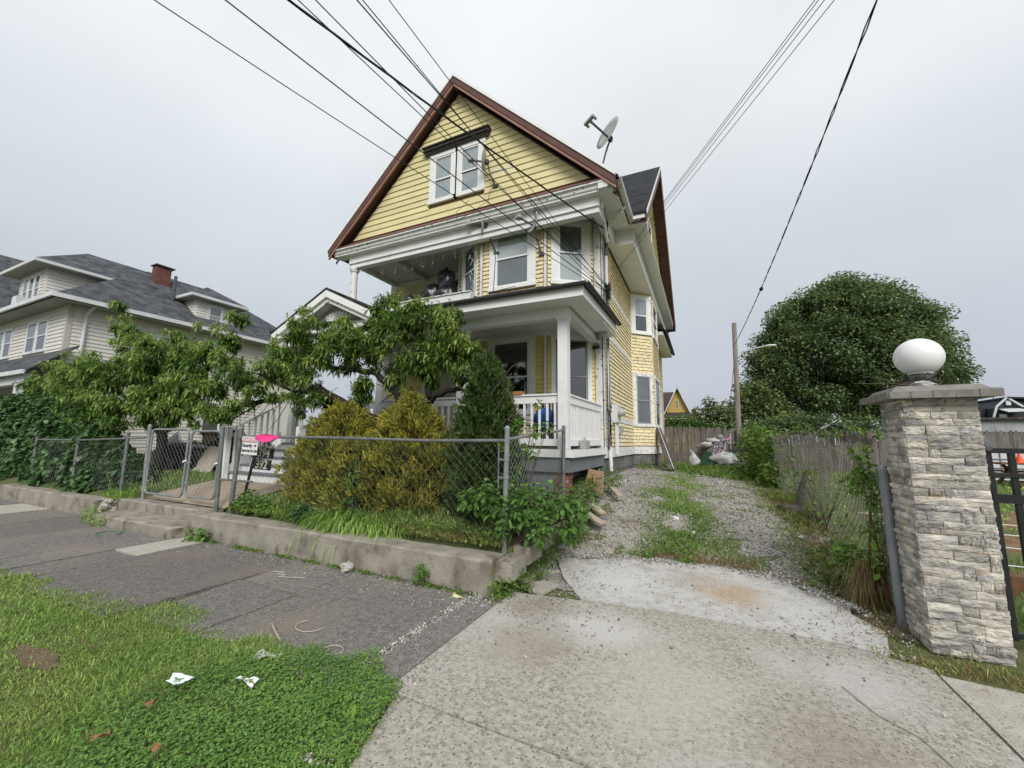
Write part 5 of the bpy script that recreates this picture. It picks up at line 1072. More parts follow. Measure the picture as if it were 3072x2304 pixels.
# near peach tree
ta = thing('peach_tree', 'spreading peach tree with dark bent limbs in front of the house porch', 'tree', (-4.55, 5.6, .6))
limb('trunk', [(-4.58, 5.62, .5), (-4.52, 5.58, 1.2), (-4.5, 5.5, 1.95)], [.12, .10, .085], BARK, ta, 10)
for pts, rr in (([(-4.5, 5.5, 1.9), (-4.77, 5.45, 2.38), (-5.25, 5.4, 2.76), (-5.82, 5.4, 2.87), (-6.4, 5.4, 2.95), (-7.3, 5.4, 3.2)], [.075, .07, .06, .05, .035, .02]),
                ([(-4.5, 5.5, 1.95), (-3.99, 5.45, 2.33), (-3.48, 5.4, 2.43), (-3.05, 5.35, 2.78)], [.07, .06, .035, .015]),
                ([(-4.06, 5.42, 2.3), (-4.25, 5.4, 2.7), (-4.32, 5.4, 3.1), (-4.6, 5.45, 3.4)], [.05, .045, .035, .015]),
                ([(-4.58, 5.6, 1.7), (-5.6, 5.5, 2.05), (-6.29, 5.4, 2.36), (-6.76, 5.4, 2.56), (-7.23, 5.4, 2.5), (-7.92, 5.3, 2.33), (-8.45, 5.2, 2.31), (-9.4, 5.1, 2.1)], [.08, .08, .075, .07, .065, .055, .04, .015]),
                ([(-7.4, 5.4, 2.5), (-8, 5.4, 2.75), (-8.8, 5.3, 2.8)], [.035, .028, .012]), ([(-5.25, 5.4, 2.76), (-5.4, 5.5, 3.2), (-5.38, 5.6, 4.05)], [.03, .022, .008]),
                ([(-3.6, 5.4, 2.4), (-3.2, 5.35, 2.36), (-2.85, 5.3, 2.38)], [.025, .018, .01]), ([(-8.2, 5.25, 2.3), (-8.7, 5.1, 2.0), (-9.3, 5.0, 1.85)], [.02, .014, .006])):
    limb('limb', pts, rr, BARK, ta)
b = MB()
for i in range(90):
    x, y, z, r = random.choice(BA); p = Vector((x, y, z)); q = p+Vector((random.uniform(-1, 1), random.uniform(-.6, .6), random.uniform(-.6, .9)))*r*1.1; b.tube([p, p.lerp(q, .5)+Vector((0, 0, .04)), q], [.012, .008, .004], 4)
for i in range(26):
    x = random.uniform(-9.6, -6.6); p = Vector((x, 5.15, 2.3)); q = p+Vector((random.uniform(-.5, .3), random.uniform(-.2, .1), random.uniform(-.65, -.2))); b.tube([p, p.lerp(q, .5)+Vector((.05, 0, 0)), q], [.008, .006, .003], 4)
build('twigs', b, BARK, ta, kind='stuff')
V, F = join_np([tufts(BA, 420, 12, .08, .145, .033), tufts([[-5.38, 5.6, 4.05, .10], [-5.4, 5.6, 3.85, .13], [-5.37, 5.6, 4.2, .07]], 900, 12, .1, .15, .028)])
o = np_mesh('foliage', V, F, L_PEACH, ta); o['kind'] = 'stuff'
V, F = tufts([[x, y-.12, z+r*.45, r*.75] for x, y, z, r in BA], 190, 12, .09, .15, .030)  # paler leaves, shifted up and to the front of each blob
o = np_mesh('pale_foliage', V, F, L_PEACHY, ta); o['kind'] = 'stuff'
# second peach tree further along the fence
tb = thing('peach_tree', 'dense peach tree behind the double gate, towards the beige house', 'tree', (-12.4, 5.5, .5))
limb('trunk', [(-12.6, 5.55, .4), (-12.3, 5.5, 1.2), (-12.2, 5.45, 1.75)], [.14, .12, .1], BARK, tb, 10)
for pts, rr in (([(-12.2, 5.45, 1.7), (-11.44, 5.4, 2.1), (-10.84, 5.4, 2.55), (-10.5, 5.4, 3.3), (-9.6, 5.4, 3.9)], [.1, .09, .07, .04, .012]), ([(-12.3, 5.5, 1.6), (-13.8, 5.4, 2.5), (-15.5, 5.4, 3.0)], [.09, .06, .02]),
                ([(-12.1, 5.5, 1.9), (-11.8, 5.6, 3.0), (-11.6, 5.6, 3.7)], [.07, .05, .015]), ([(-13.8, 5.5, 2.6), (-14.8, 5.7, 4.1), (-16.3, 5.8, 5.3)], [.05, .03, .01])):
    limb('limb', pts, rr, BARK, tb)
V, F = tufts(BB, 330, 12, .12, .20, .040); o = np_mesh('foliage', V, F, L_PEACH, tb); o['kind'] = 'stuff'
V, F = tufts([[x, y-.2, z+r*.45, r*.75] for x, y, z, r in BB], 140, 10, .12, .19, .038); o = np_mesh('pale_foliage', V, F, L_PEACHY, tb); o['kind'] = 'stuff'  # paler leaves over the upper front of each blob

def skin(n, x0, x1, fn):
    """n points on a hedge-like surface: fn(u, v) -> centre line point and outward normal."""
    u = RNG.uniform(x0, x1, n); v = RNG.uniform(0, 1, n); return fn(u, v)
# ivy hedge over the far fence
iv = thing('ivy_hedge', 'tall dark green ivy hedge swallowing the fence below the far peach tree', 'hedge', (-16, 4.7, .3))
def ivy_pt(u, v):
    top = np.interp(u, [-24, -20, -17, -15.2, -14, -13, -12.2, -11.4], [2.6, 2.75, 2.7, 2.35, 1.95, 1.55, 1.1, .75])+.12*np.sin(u*3.1)+.08*np.sin(u*7.7)
    a = v*math.pi*.62; depth = .5+.12*np.sin(u*2.3+v*5)+.1*np.sin(u*5.1-v*9)
    y = 4.95-depth*np.cos(a*.9)*np.interp(u, [-12.5, -11.4], [1, .6]); z = .22+(top-.22)*np.sin(np.minimum(a, math.pi/2))+.0*u
    nrm = np.stack([RNG.normal(size=len(u))*.35, -np.cos(a), np.sin(a)*.7+.1], -1); return np.stack([u, y, z], -1), nrm
P, Nn = skin(17000, -24, -11.3, ivy_pt); P += Nn*RNG.uniform(-.22, .05, (len(P), 1)); D = Nn*.45+rsph(len(P))*.8+np.array([0, 0, -.55])
V, F = leaves(P, D, RNG.uniform(.09, .17, len(P)), RNG.uniform(.07, .13, len(P)), .35, twist=RNG.uniform(-.6, .6, len(P))); o = np_mesh('foliage', V, F, L_IVY, iv); o['kind'] = 'stuff'
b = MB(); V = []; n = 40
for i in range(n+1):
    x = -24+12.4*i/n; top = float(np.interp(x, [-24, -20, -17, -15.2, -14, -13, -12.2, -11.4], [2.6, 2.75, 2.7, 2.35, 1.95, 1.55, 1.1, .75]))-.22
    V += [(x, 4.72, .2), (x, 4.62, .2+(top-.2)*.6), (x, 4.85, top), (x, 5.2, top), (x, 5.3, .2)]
b.add(V, [(i*5+k, i*5+5+k, i*5+6+k, i*5+1+k) for i in range(n) for k in range(4)]); build('twig_shade_core', b, CORE, iv)  # solid body for the twig mass, hedge's inner shade painted in

# golden arborvitae pair, dark conical arborvitae
def conifer(name, label, cx, cy, prof, m, nsp, L0, L1, Wd, lean=0., sq=.85, m2=None, split=None):
    """Upright shrub: sprays of small scale blades over a turned profile prof [(z, radius)]."""
    t_ = thing(name, label, 'shrub', (cx, cy, prof[0][0])); zs, rs2 = zip(*prof)
    z = zs[0]+(zs[-1]-zs[0])*RNG.uniform(0, 1, nsp*3); r = np.interp(z, zs, rs2); keep = RNG.uniform(0, max(rs2), len(z)) < r+.1; z, r = z[keep][:nsp], r[keep][:nsp]; n = len(z)
    a = RNG.uniform(0, 6.283, n); lump = 1+.15*np.sin(a*4+z*5+cx)+.14*np.sin(a*7-z*9+cx*3)+.12*np.sin(a*5+z*17)+.09*np.sin(a*13+z*7)
    rr = r*lump*RNG.uniform(.70, 1.08, n); P = np.stack([cx+rr*np.cos(a)+lean*(z-zs[0]), cy+rr*np.sin(a)*sq, z], -1)
    out_ = np.stack([np.cos(a), np.sin(a), np.full(n, 1.35)], -1)+rsph(n)*.55; per = 6
    Pp = np.repeat(P, per, 0)+RNG.normal(size=(n*per, 3))*.018; Dd = np.repeat(out_, per, 0)+rsph(n*per)*.75
    V, F = leaves(Pp, Dd, RNG.uniform(L0, L1, n*per), RNG.uniform(Wd*.7, Wd*1.2, n*per), RNG.uniform(-.1, .35, n*per), twist=RNG.uniform(-1.5, 1.5, n*per))
    mi = None; ms = m
    if m2: ms = [m, m2]; zc_ = np.repeat(P[:, 2], per)+RNG.normal(size=n*per)*.18+.15*np.sin(np.repeat(a, per)*3); mi = np.repeat((zc_ < split), 4).astype(int).reshape(-1)
    F2 = F; 
    if m2: F2 = F.reshape(4, -1, 3) if False else F
    nl = n*per; q = np.tile((zc_ < split).astype(int), 4) if m2 else None
    o = np_mesh('foliage', V, F2, ms, t_, mi=q); o['kind'] = 'stuff'
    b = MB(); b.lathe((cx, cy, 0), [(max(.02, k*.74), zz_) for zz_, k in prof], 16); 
    b.v = [(cx+(p[0]-cx)+lean*(p[2]-zs[0]), cy+(p[1]-cy)*sq, p[2]) for p in b.v]; build('twig_shade_core', b, CORE, t_)  # solid core for twigs, painted dark as the shade between sprays
    return t_
SPIRES = []
def conifer_spire(x, y, z, h, m): SPIRES.append((x, y, z, h, m))
conifer('golden_arborvitae', 'broad golden arborvitae bush with bright yellow crown, next to the dark conical evergreen', -4.25, 5.2, [(.45, .52), (.6, .70), (1.0, .80), (1.45, .76), (1.58, .58), (1.85, .45), (2.08, .28), (2.22, .13), (2.3, .02)], L_GOLD, 4600, .06, .13, .020, sq=.72, m2=L_GOLDG, split=1.55)
conifer('golden_arborvitae', 'olive green golden arborvitae bush nearest the house steps', -5.75, 5.22, [(.5, .55), (.62, .78), (1.0, .92), (1.4, .84), (1.62, .66), (1.88, .50), (2.06, .30), (2.17, .05)], L_GOLDG, 4800, .06, .13, .020, sq=.7, m2=L_GOLD, split=1.05)
conifer('dark_arborvitae', 'dark green conical arborvitae behind the corner fence post', -2.9, 5.25, [(.48, .40), (.6, .48), (1.0, .51), (1.45, .46), (1.9, .38), (2.3, .30), (2.6, .21), (2.78, .11), (2.87, .02)], L_THUJA, 7600, .04, .09, .02, sq=.9)
conifer('golden_arborvitae', 'low golden bush filling the gap between the two taller golden arborvitae', -5.0, 5.0, [(.42, .45), (.6, .6), (1.0, .65), (1.3, .6), (1.5, .45), (1.62, .1)], L_GOLD, 2600, .06, .13, .020, sq=.7, m2=L_GOLDG, split=1.1)
for (x, y, z, h, m_) in ((-4.55, 5.05, 1.85, .22, L_GOLD), (-3.98, 5.05, 1.8, .26, L_GOLD), (-4.35, 5.1, 2.15, .22, L_GOLD), (-5.45, 5.1, 1.85, .2, L_GOLDG), (-6.1, 5.05, 1.6, .22, L_GOLDG), (-5.85, 5.1, 2.05, .2, L_GOLDG), (-3.62, 5.0, 1.3, .35, L_GOLD), (-4.85, 4.9, 1.5, .22, L_GOLD)): conifer_spire(x, y, z, h, m_)
gb = sorted([o for o in bpy.data.objects if o.name.startswith('golden_arborvitae')], key=lambda o: o.location.x)
for (x, y, z, h, m) in SPIRES:      # stray shoots belong to the nearest bush
    n = 420; t = RNG.uniform(0, 1, n); P = np.stack([x+RNG.normal(0, .055, n)*(1-t*.8), y+RNG.normal(0, .055, n)*(1-t*.8), z-.12+(h+.12)*t], -1)
    V, F = leaves(P, rsph(n)*.7+np.array([0, 0, 1.]), RNG.uniform(.05, .10, n), RNG.uniform(.012, .02, n), .1, twist=RNG.uniform(-1.5, 1.5, n)); o = np_mesh('shoot', V, F, m, min(gb, key=lambda q: abs(q.location.x-x))); o['kind'] = 'stuff'
# dry twigs sticking out between the evergreen and the rail
b = MB()
for q in ([(-2.75, 5.0, 2.2), (-2.5, 4.95, 2.45), (-2.35, 4.95, 2.62), (-2.18, 4.95, 2.68)], [(-2.7, 5, 1.9), (-2.42, 4.95, 2.3), (-2.38, 4.95, 2.5)], [(-2.6, 5, 1.75), (-2.35, 4.95, 1.95), (-2.2, 4.9, 1.9), (-2.0, 4.9, 1.86)], [(-2.42, 4.95, 2.3), (-2.3, 4.9, 2.1), (-2.22, 4.9, 1.95)]): b.tube(q, [.009, .007, .005, .003][:len(q)], 5)
single('dry_branch', b, BARKG, 'bare dry twigs poking out beside the dark conical evergreen', 'twigs', (-2.6, 5, 1.9))

def plant(name, label, cat, blobs, n, L0, L1, W, m, droop=.35, stems=0, loc=None, up=.3, group=None, sm=None, out=.6):
    c = loc or tuple(blobs[0][:2])+(max(0., blobs[0][2]-blobs[0][3]),); t_ = thing(name, label, cat, c, group); tot = sum(q[3]**2 for q in blobs); Ps, Ds = [], []
    for (x, y, z, r) in blobs:
        k = max(6, int(n*r*r/tot)); d = rsph(k); Ps.append(np.array([x, y, z])+d*r*RNG.uniform(.3, 1.05, (k, 1))*np.array([1, .8, 1])); Ds.append(d*out+rsph(k)*.7+np.array([0, 0, up]))
    P = np.concatenate(Ps); D = np.concatenate(Ds); P[:, 2] = np.maximum(P[:, 2], c[2]+.01)
    V, F = leaves(P, D, RNG.uniform(L0, L1, len(P)), RNG.uniform(W*.7, W*1.2, len(P)), droop, twist=RNG.uniform(-.7, .7, len(P))); o = np_mesh('foliage', V, F, m, t_); o['kind'] = 'stuff'
    if stems:
        b = MB()
        for i in range(stems):
            x, y, z, r = random.choice(blobs); e_ = Vector((x, y, z))+Vector((random.uniform(-1, 1), random.uniform(-1, 1), random.uniform(-.2, 1)))*r*.9; s_ = Vector((c[0]+random.uniform(-.1, .1), c[1]+random.uniform(-.1, .1), c[2])); b.tube([s_, s_.lerp(e_, .55)+Vector((0, 0, .12*r)), e_], [.009, .006, .003], 4)
        build('stem', b, sm or BARKG, t_, kind='stuff')
    return t_
plant('sapling', 'bushy green sapling with broad pointed leaves round the corner fence post', 'sapling', [[-2.35, 4.4, .92, .24], [-2.62, 4.38, .86, .15], [-1.95, 4.5, .88, .26], [-1.65, 4.7, .9, .22], [-2.1, 4.35, .7, .18], [-1.75, 4.5, .62, .2], [-1.5, 5.1, .8, .22], [-1.55, 4.9, .6, .18]], 1500, .06, .115, .055, L_BUSH, .45, 22, (-2.0, 4.6, .38))
plant('vine', 'thin leafy vine climbing the side fence beside the dark conical evergreen', 'vine', [[-2.3, 4.75, 1.5, .14], [-2.25, 4.85, 1.2, .14], [-2.2, 4.8, .95, .14], [-2.05, 5.1, 1.75, .1], [-1.95, 5.3, 1.8, .08], [-2.1, 5.0, 1.45, .12], [-2.15, 4.7, 1.78, .09], [-2.05, 5.2, 2.1, .07]], 420, .05, .085, .045, L_VINE, .4, 14, (-2.2, 4.75, .45))
plant('weed_clump', 'leafy weeds against the brick pier beside the gravel', 'weeds', [[-1.75, 6.6, .78, .2], [-1.55, 7.4, .95, .22], [-1.75, 5.9, .5, .22], [-1.8, 7.0, .85, .2], [-1.7, 5.3, .35, .2]], 900, .04, .09, .03, L_BUSH, .35, 10, (-1.7, 6.4, .3))

def blades(name, P, h0, h1, w, m, lean=.35, droop=.45, label=None, cat=None):
    n = len(P); D = rsph(n)*lean+np.array([0, 0, 1.]); V, F = leaves(P, D, RNG.uniform(h0, h1, n), w*RNG.uniform(.7, 1.3, n), RNG.uniform(.1, droop, n)*1., twist=RNG.uniform(-.8, .8, n))
    o = np_mesh(name, V, F, m); o['kind'] = 'stuff'; return o
# tall arching grass in the bed, shorter weeds along the wall
tg = thing('ornamental_grass', 'clump of tall arching green grass spilling over the concrete wall', 'grass clump', (-4.65, 4.45, .38))
n = 1500; P = np.stack([RNG.normal(-4.7, .36, n), RNG.normal(4.48, .09, n), np.full(n, .36)], -1); D = np.stack([(P[:, 0]+4.7)*1.1+RNG.normal(size=n)*.35, -.62+RNG.normal(size=n)*.35, np.full(n, 1.)], -1)
V, F = leaves(P, D, RNG.uniform(.45, .95, n), RNG.uniform(.010, .018, n), RNG.uniform(.55, 1.2, n)); o = np_mesh('foliage', V, F, mat('tall grass', (.19, .33, .06), (.29, .40, .11), scale=4, rough=.45, isl=.4, trans=.35), tg); o['kind'] = 'stuff'
n = 5200; x = RNG.uniform(-7.4, -2.15, n); y = RNG.uniform(4.26, 4.95, n); P = np.stack([x, y, np.interp(y, [3.9, 4.4, 5.4], [.34, .40, .66])], -1)
hh = .08+.16*(np.sin(x*2.7)+1)*.5
V, F = leaves(P, rsph(n)*.4+np.array([0, -.12, 1.]), hh*RNG.uniform(.5, 1.5, n), RNG.uniform(.006, .016, n), RNG.uniform(.2, .8, n)); o = np_mesh('bed_grass', V, F, L_GRASS); o['kind'] = 'stuff'
n = 2600; x = RNG.uniform(-7.3, -2.2, n); y = RNG.uniform(4.27, 4.6, n); P = np.stack([x, y, .40+RNG.uniform(0, .16, n)], -1)
V, F = leaves(P, rsph(n)+np.array([0, -.2, .4]), RNG.uniform(.03, .075, n), RNG.uniform(.016, .04, n), .3, twist=RNG.uniform(-1, 1, n)); o = np_mesh('bed_weeds', V, F, L_WEED); o['kind'] = 'stuff'
n = 1400; x = RNG.uniform(-3.6, -2.1, n); y = RNG.uniform(4.28, 4.6, n); P = np.stack([x, y, np.full(n, .39)], -1)
blades('dry_bed_grass', P, .06, .2, .006, L_DRY, .6)
plant('weed_clump', 'broad leaved weeds at the foot of the fence below the warning sign', 'weeds', [[-6.9, 4.4, .55, .2], [-6.5, 4.4, .5, .16], [-7.2, 4.42, .5, .14]], 420, .05, .09, .05, L_BUSH, .4, 8, (-6.9, 4.4, .38))
plant('weed_clump', 'jagged leaved thistle weed at the end of the tall grass clump', 'weeds', [[-5.45, 4.3, .48, .14], [-5.6, 4.32, .42, .1]], 260, .06, .12, .03, mat('blue green weed leaf', (.03, .085, .04), (.05, .12, .05), rough=.5, isl=.4, trans=.2), .3, 6, (-5.5, 4.3, .36))
plant('weed_clump', 'tall leafy weed pushing up through the golden bush behind the fence', 'weeds', [[-4.75, 4.55, .95, .13], [-4.7, 4.52, 1.15, .1], [-4.78, 4.55, .7, .12]], 150, .08, .14, .045, L_BUSH, .4, 5, (-4.75, 4.55, .4))
# weeds where the wall meets the pavement
n = 2200; cxs = RNG.choice(np.array([-7.3, -6.9, -6.2, -5.9, -5.2, -4.7, -4.2, -3.75, -3.3, -2.9, -2.75, -2.4]), n); P = np.stack([cxs+RNG.normal(0, .10, n), 3.90-np.abs(RNG.normal(0, .035, n)), np.full(n, .0)], -1)
V, F = leaves(P, rsph(n)*.8+np.array([0, -.25, .6]), RNG.uniform(.025, .08, n), RNG.uniform(.01, .022, n), .35, twist=RNG.uniform(-1, 1, n)); o = np_mesh('pavement_weeds', V, F, L_WEED); o['kind'] = 'stuff'
plant('weed_clump', 'bright green weed growing from the pavement edge near the end of the wall', 'weeds', [[-2.92, 3.86, .1, .09], [-2.9, 3.85, .18, .06]], 170, .03, .06, .02, L_VINE, .3, 4, (-2.92, 3.87, .0))
plant('weed_clump', 'dark dock leaves growing from the pavement edge near the gate step', 'weeds', [[-7.25, 3.8, .08, .12], [-7.05, 3.82, .1, .1]], 60, .09, .17, .06, L_BUSH, .5, 0, (-7.2, 3.82, .0))
plant('weed_clump', 'weeds spilling round the concrete wall corner beside the driveway apron', 'weeds', [[-1.95, 4.0, .08, .12], [-2.0, 3.86, .06, .1], [-1.85, 4.25, .1, .13], [-1.8, 4.6, .12, .12], [-1.8, 5.0, .2, .12]], 900, .025, .06, .018, L_WEED, .3, 0, (-1.95, 4.0, .0))
plant('weed_clump', 'grassy weeds with small flowers by the broken end of the far wall', 'weeds', [[-10.3, 3.72, .08, .16], [-9.9, 3.66, .05, .12], [-10.75, 3.8, .1, .16]], 420, .06, .14, .02, L_GRASS, .4, 0, (-10.3, 3.72, 0))
n = 2400; x = RNG.uniform(-12.5, -9.2, n); y = RNG.uniform(4.6, 7.4, n); P = np.stack([x, y, zg(x, y)], -1); q = ~((x > -10.3+(y-4.5)*.7) & (y < 5.5)); blades('yard_grass', P[q], .08, .22, .02, L_GRASS, .5)
n = 900; x = RNG.uniform(-11.6, -10.6, n); y = RNG.uniform(4.2, 4.7, n); P = np.stack([x, y, zg(x, y)], -1); blades('gate_grass', P, .1, .3, .016, L_GRASS, .5)

# lawn strip: grass, clover, bare soil
EX = [-30, -9, -7.6, -6.5, -5.4, -4.7, -4.4, -3.9, -3.6, -3.2, -2.75, -2.3, -1.88, -1.72, -1.63, -1.55]; EY = [1.85, 1.95, 1.99, 2.02, 2.1, 2.3, 2.36, 2.3, 2.2, 2.24, 2.4, 2.43, 2.25, 1.92, 1.68, 1.0]
def lawn_pts(n, x0=-10):
    x = RNG.uniform(x0, -1.5, n); y = RNG.uniform(.35, 2.55, n); d = np.hypot(x, y)
    e_ = np.interp(x, EX, EY)+.06*np.sin(x*5.3)+.05*np.sin(x*13.1)+RNG.normal(0, .035, n)
    q = (y < e_) & (RNG.uniform(size=n) < np.minimum(1, (2.3/d)**1.5)); bare = ((x+4.5)/.34)**2+((y-1.42)/.07)**2 < 1+.3*np.sin(x*20)+RNG.normal(0, .5, n); q &= ~(bare & (RNG.uniform(size=n) < .8))
    q &= ~((((x+3.75)/.35)**2+((y-2.2)/.10)**2 < 1) & (RNG.uniform(size=n) < .6)); return np.stack([x[q], y[q], np.where(y[q] > 1.66, -.004, -.028)], -1)
P = lawn_pts(520000)
clv = lambda P: (np.sin(P[:, 0]*2.3+1.)*.35+np.sin(P[:, 1]*4.1+P[:, 0]*1.7)*.3+np.sin(P[:, 0]*7.1-P[:, 1]*5)*.2+np.interp(P[:, 0], [-4.5, -3.2, -2.4], [-.6, .0, .75])+RNG.normal(0, .28, len(P))) > .15
isc = clv(P); G_ = P[~isc]
hv = .6+.55*(np.sin(G_[:, 0]*3.3+np.sin(G_[:, 1]*5))*.5+.5)*(np.sin(G_[:, 1]*7.7+G_[:, 0])*.35+.65)
n = len(G_); wind = np.array([.25, -.1, 0])*np.sin(G_[:, :1]*2.2+G_[:, 1:2]*3)
V, F = leaves(G_, rsph(n)*.75+wind+np.array([0, 0, .9]), hv*RNG.uniform(.03, .10, n), RNG.uniform(.0025, .0055, n)*np.maximum(1, np.hypot(G_[:, 0], G_[:, 1])/3.4), RNG.uniform(.1, .8, n)); o = np_mesh('lawn_grass', V, F, L_GRASS); o['kind'] = 'stuff'
E_ = G_[RNG.uniform(size=n) < .08]; blades('dry_lawn_grass', E_, .02, .07, .004, L_DRY, .9)
Pc = P[isc]; Pc = Pc[RNG.uniform(size=len(Pc)) < .36]; n = len(Pc); hgt = RNG.uniform(.018, .055, n)*(1+.4*np.sin(Pc[:, 0]*6)*np.sin(Pc[:, 1]*7)); ctr = Pc+np.stack([RNG.normal(0, .012, n), RNG.normal(0, .012, n), hgt], -1)
a0 = RNG.uniform(0, 6.28, n); LV, LF = [], []
tilt = RNG.normal(0, .28, (n, 2))
for k in range(3):
    a = a0+k*2.094; D = np.stack([np.cos(a)+tilt[:, 0]*.2, np.sin(a)+tilt[:, 1]*.2, tilt[:, 0]*np.cos(a)+tilt[:, 1]*np.sin(a)+.12], -1); LV.append(leaves(ctr, D, RNG.uniform(.008, .015, n), RNG.uniform(.009, .015, n), .15))
V, F = join_np(LV); o = np_mesh('clover', V, F, L_CLOVER); o['kind'] = 'stuff'
Pg = Pc[::3]; blades('clover_grass', Pg, .03, .09, .004, L_GRASS, .6)
plant('plantain', 'broad leaf plantain rosette in the lawn corner beside the concrete', 'weed', [[-1.83, 1.83, .05, .05]], 7, .06, .11, .04, L_WEED, .3, 0, (-1.83, 1.83, -.02), up=.1, out=1.2)
b = MB(); rg = random.Random(31); q = [(-4.5+.40*math.cos(a*.45)*(1+.35*rg.uniform(-1, 1)), 1.42+.08*math.sin(a*.45)*(1+.4*rg.uniform(-1, 1)), -.024) for a in range(14)]
b.slab(q, (0, 0, .006)); struct('bare_soil', b, DIRT)
# moss and weeds in the joints of the paving
def joint(x0, y0, x1, y1, n): t = RNG.uniform(0, 1, n); return np.stack([x0+(x1-x0)*t+RNG.normal(0, .012, n), y0+(y1-y0)*t+RNG.normal(0, .012, n), np.full(n, -.005)], -1)
P = np.concatenate([joint(-2.27, 2.3, -2.27, 3.9, 260), joint(-3.87, 2.3, -3.87, 3.9, 330), joint(-4.8, 2.4, -4.86, 3.9, 240), joint(-4.8, 3.06, -3.87, 3.06, 160), joint(-1.9, 2.23, 1.4, 2.17, 260), joint(1.4, 2.2, 1.4, 4.1, 260), joint(-1.2, 4.27, 1.2, 4.27, 220), joint(-6.98, 2, -6.98, 3.9, 160)])
P = P[np.sin(P[:, 0]*9+P[:, 1]*6) > -.5]
V, F = leaves(P, rsph(len(P))+np.array([0, 0, .4]), RNG.uniform(.012, .035, len(P)), RNG.uniform(.004, .009, len(P)), .3); o = np_mesh('joint_moss', V, F, mat('joint moss', (.12, .12, .03), (.2, .17, .06), isl=.4, rough=.8)); o['kind'] = 'stuff'
# grass and weeds down the middle and sides of the drive
def drive_patch(n):
    k = RNG.choice(6, n, p=[.30, .22, .20, .18, .05, .05]); y = 5.85+RNG.power(.62, n)*np.array([2.6, 6, 11, 9, 3, 4])[k]; wv = .12*np.sin(y*2.1)
    x = np.where(k < 3, -.40-.02*(y-6)+wv+RNG.normal(0, 1, n)*np.interp(y, [6, 8, 12, 16], [.30, .30, .2, .35]), np.where(k == 3, 1.22-.01*y+RNG.normal(0, .22, n), -1.8+RNG.normal(0, .09, n)))
    q = (x > -2) & (x < 1.6) & (y > 5.85+.12*np.sin(x*9)) & (np.sin(x*7+y*3)+np.sin(y*5.1-x*4)+RNG.normal(0, .4, n) > -1.0); return np.stack([x[q], y[q], zg(x[q], y[q])+.008], -1)
P = drive_patch(20000); n = len(P)
V, F = leaves(P, rsph(n)*.8+np.array([0, 0, .6]), RNG.uniform(.03, .10, n), RNG.uniform(.006, .02, n), RNG.uniform(.2, .7, n), twist=RNG.uniform(-1, 1, n)); o = np_mesh('drive_weeds', V, F, L_WEED); o['kind'] = 'stuff'
P = drive_patch(16000); blades('drive_grass', P, .03, .11, .007, L_GRASS, .7)
n = 1500; x = RNG.uniform(-.7, .5, n); P = np.stack([x, 5.86+np.abs(RNG.normal(0, .1, n)), np.full(n, 0.)], -1); P[:, 2] = zg(P[:, 0], P[:, 1])+.03; blades('dry_drive_grass', P, .03, .08, .006, L_DRY, .9)
n = 4200; x = RNG.normal(1.32, .18, n); y = RNG.uniform(4.6, 11, n); q = (x < 1.75) & (x > .8); P = np.stack([x[q], y[q], zg(x[q], y[q])], -1); blades('dry_verge_grass', P, .04, .2, .008, L_DRY, .8)
n = 2600; x = RNG.uniform(1.1, 3.2, n); y = 4.32+RNG.normal(0, .10, n)-(x-1.2)*.08; P = np.stack([x, y, np.full(n, -.01)], -1); blades('dry_pillar_grass', P, .02, .09, .005, L_DRY, 1.1)
blades('pillar_grass', P[:700], .03, .10, .006, L_GRASS, .7)
n = 5200; x = RNG.uniform(-1.9, 1.9, n); y = RNG.uniform(12.5, 20.5, n); q = (np.sin(x*2+y)+RNG.normal(0, .8, n) > -.3); P = np.stack([x[q], y[q], zg(x[q], y[q])], -1); blades('back_weeds', P, .12, .42, .03, L_WEED, .7)
n = 2800; y = RNG.uniform(5.0, 12.5, n); x = 1.36+RNG.normal(0, .16, n); q = np.sin(y*3.3)+RNG.normal(0, .7, n) > -.4; P = np.stack([x[q], y[q], zg(x[q], y[q])], -1); blades('verge_weeds', P, .06, .24, .020, L_WEED, .8)
n = 1500; y = RNG.uniform(4.5, 9, n); x = 1.25+RNG.normal(0, .2, n); P = np.stack([x, y, zg(x, y)], -1); V, F = leaves(P, rsph(n)+np.array([0, 0, .1]), RNG.uniform(.03, .08, n), RNG.uniform(.012, .03, n), .3); o = np_mesh('fallen_leaves', V, F, mat('brown fallen leaf', (.14, .085, .045), (.22, .14, .07), isl=.5, rough=.9)); o['kind'] = 'stuff'
# dry straw tuft hanging on the fence foot
st = thing('straw_tuft', 'tuft of dry straw hanging at the foot of the vine covered fence', 'dry grass', (1.35, 5.35, .1)); n = 420
P = np.stack([RNG.normal(1.38, .05, n), RNG.normal(5.4, .05, n), RNG.uniform(.25, .5, n)], -1); V, F = leaves(P, np.stack([RNG.normal(0, .25, n), RNG.normal(-.1, .2, n), -np.ones(n)], -1), RNG.uniform(.2, .42, n), .006, .1); np_mesh('foliage', V, F, L_DRY, st)['kind'] = 'stuff'
plant('vine', 'bright green vine climbing the fence beside the stone pillar', 'vine', [[1.56, 5.3, 1.05, .12], [1.54, 5.5, 1.32, .12], [1.52, 5.65, 1.52, .10], [1.56, 5.3, .75, .13], [1.52, 5.4, .45, .14], [1.48, 5.55, .25, .16], [1.52, 5.75, 1.22, .13], [1.42, 5.8, .4, .18], [1.58, 5.3, 1.25, .09]], 900, .05, .10, .05, L_VINE, .45, 18, (1.5, 5.4, 0), sm=mat('reddish vine stem', (.13, .06, .03)))
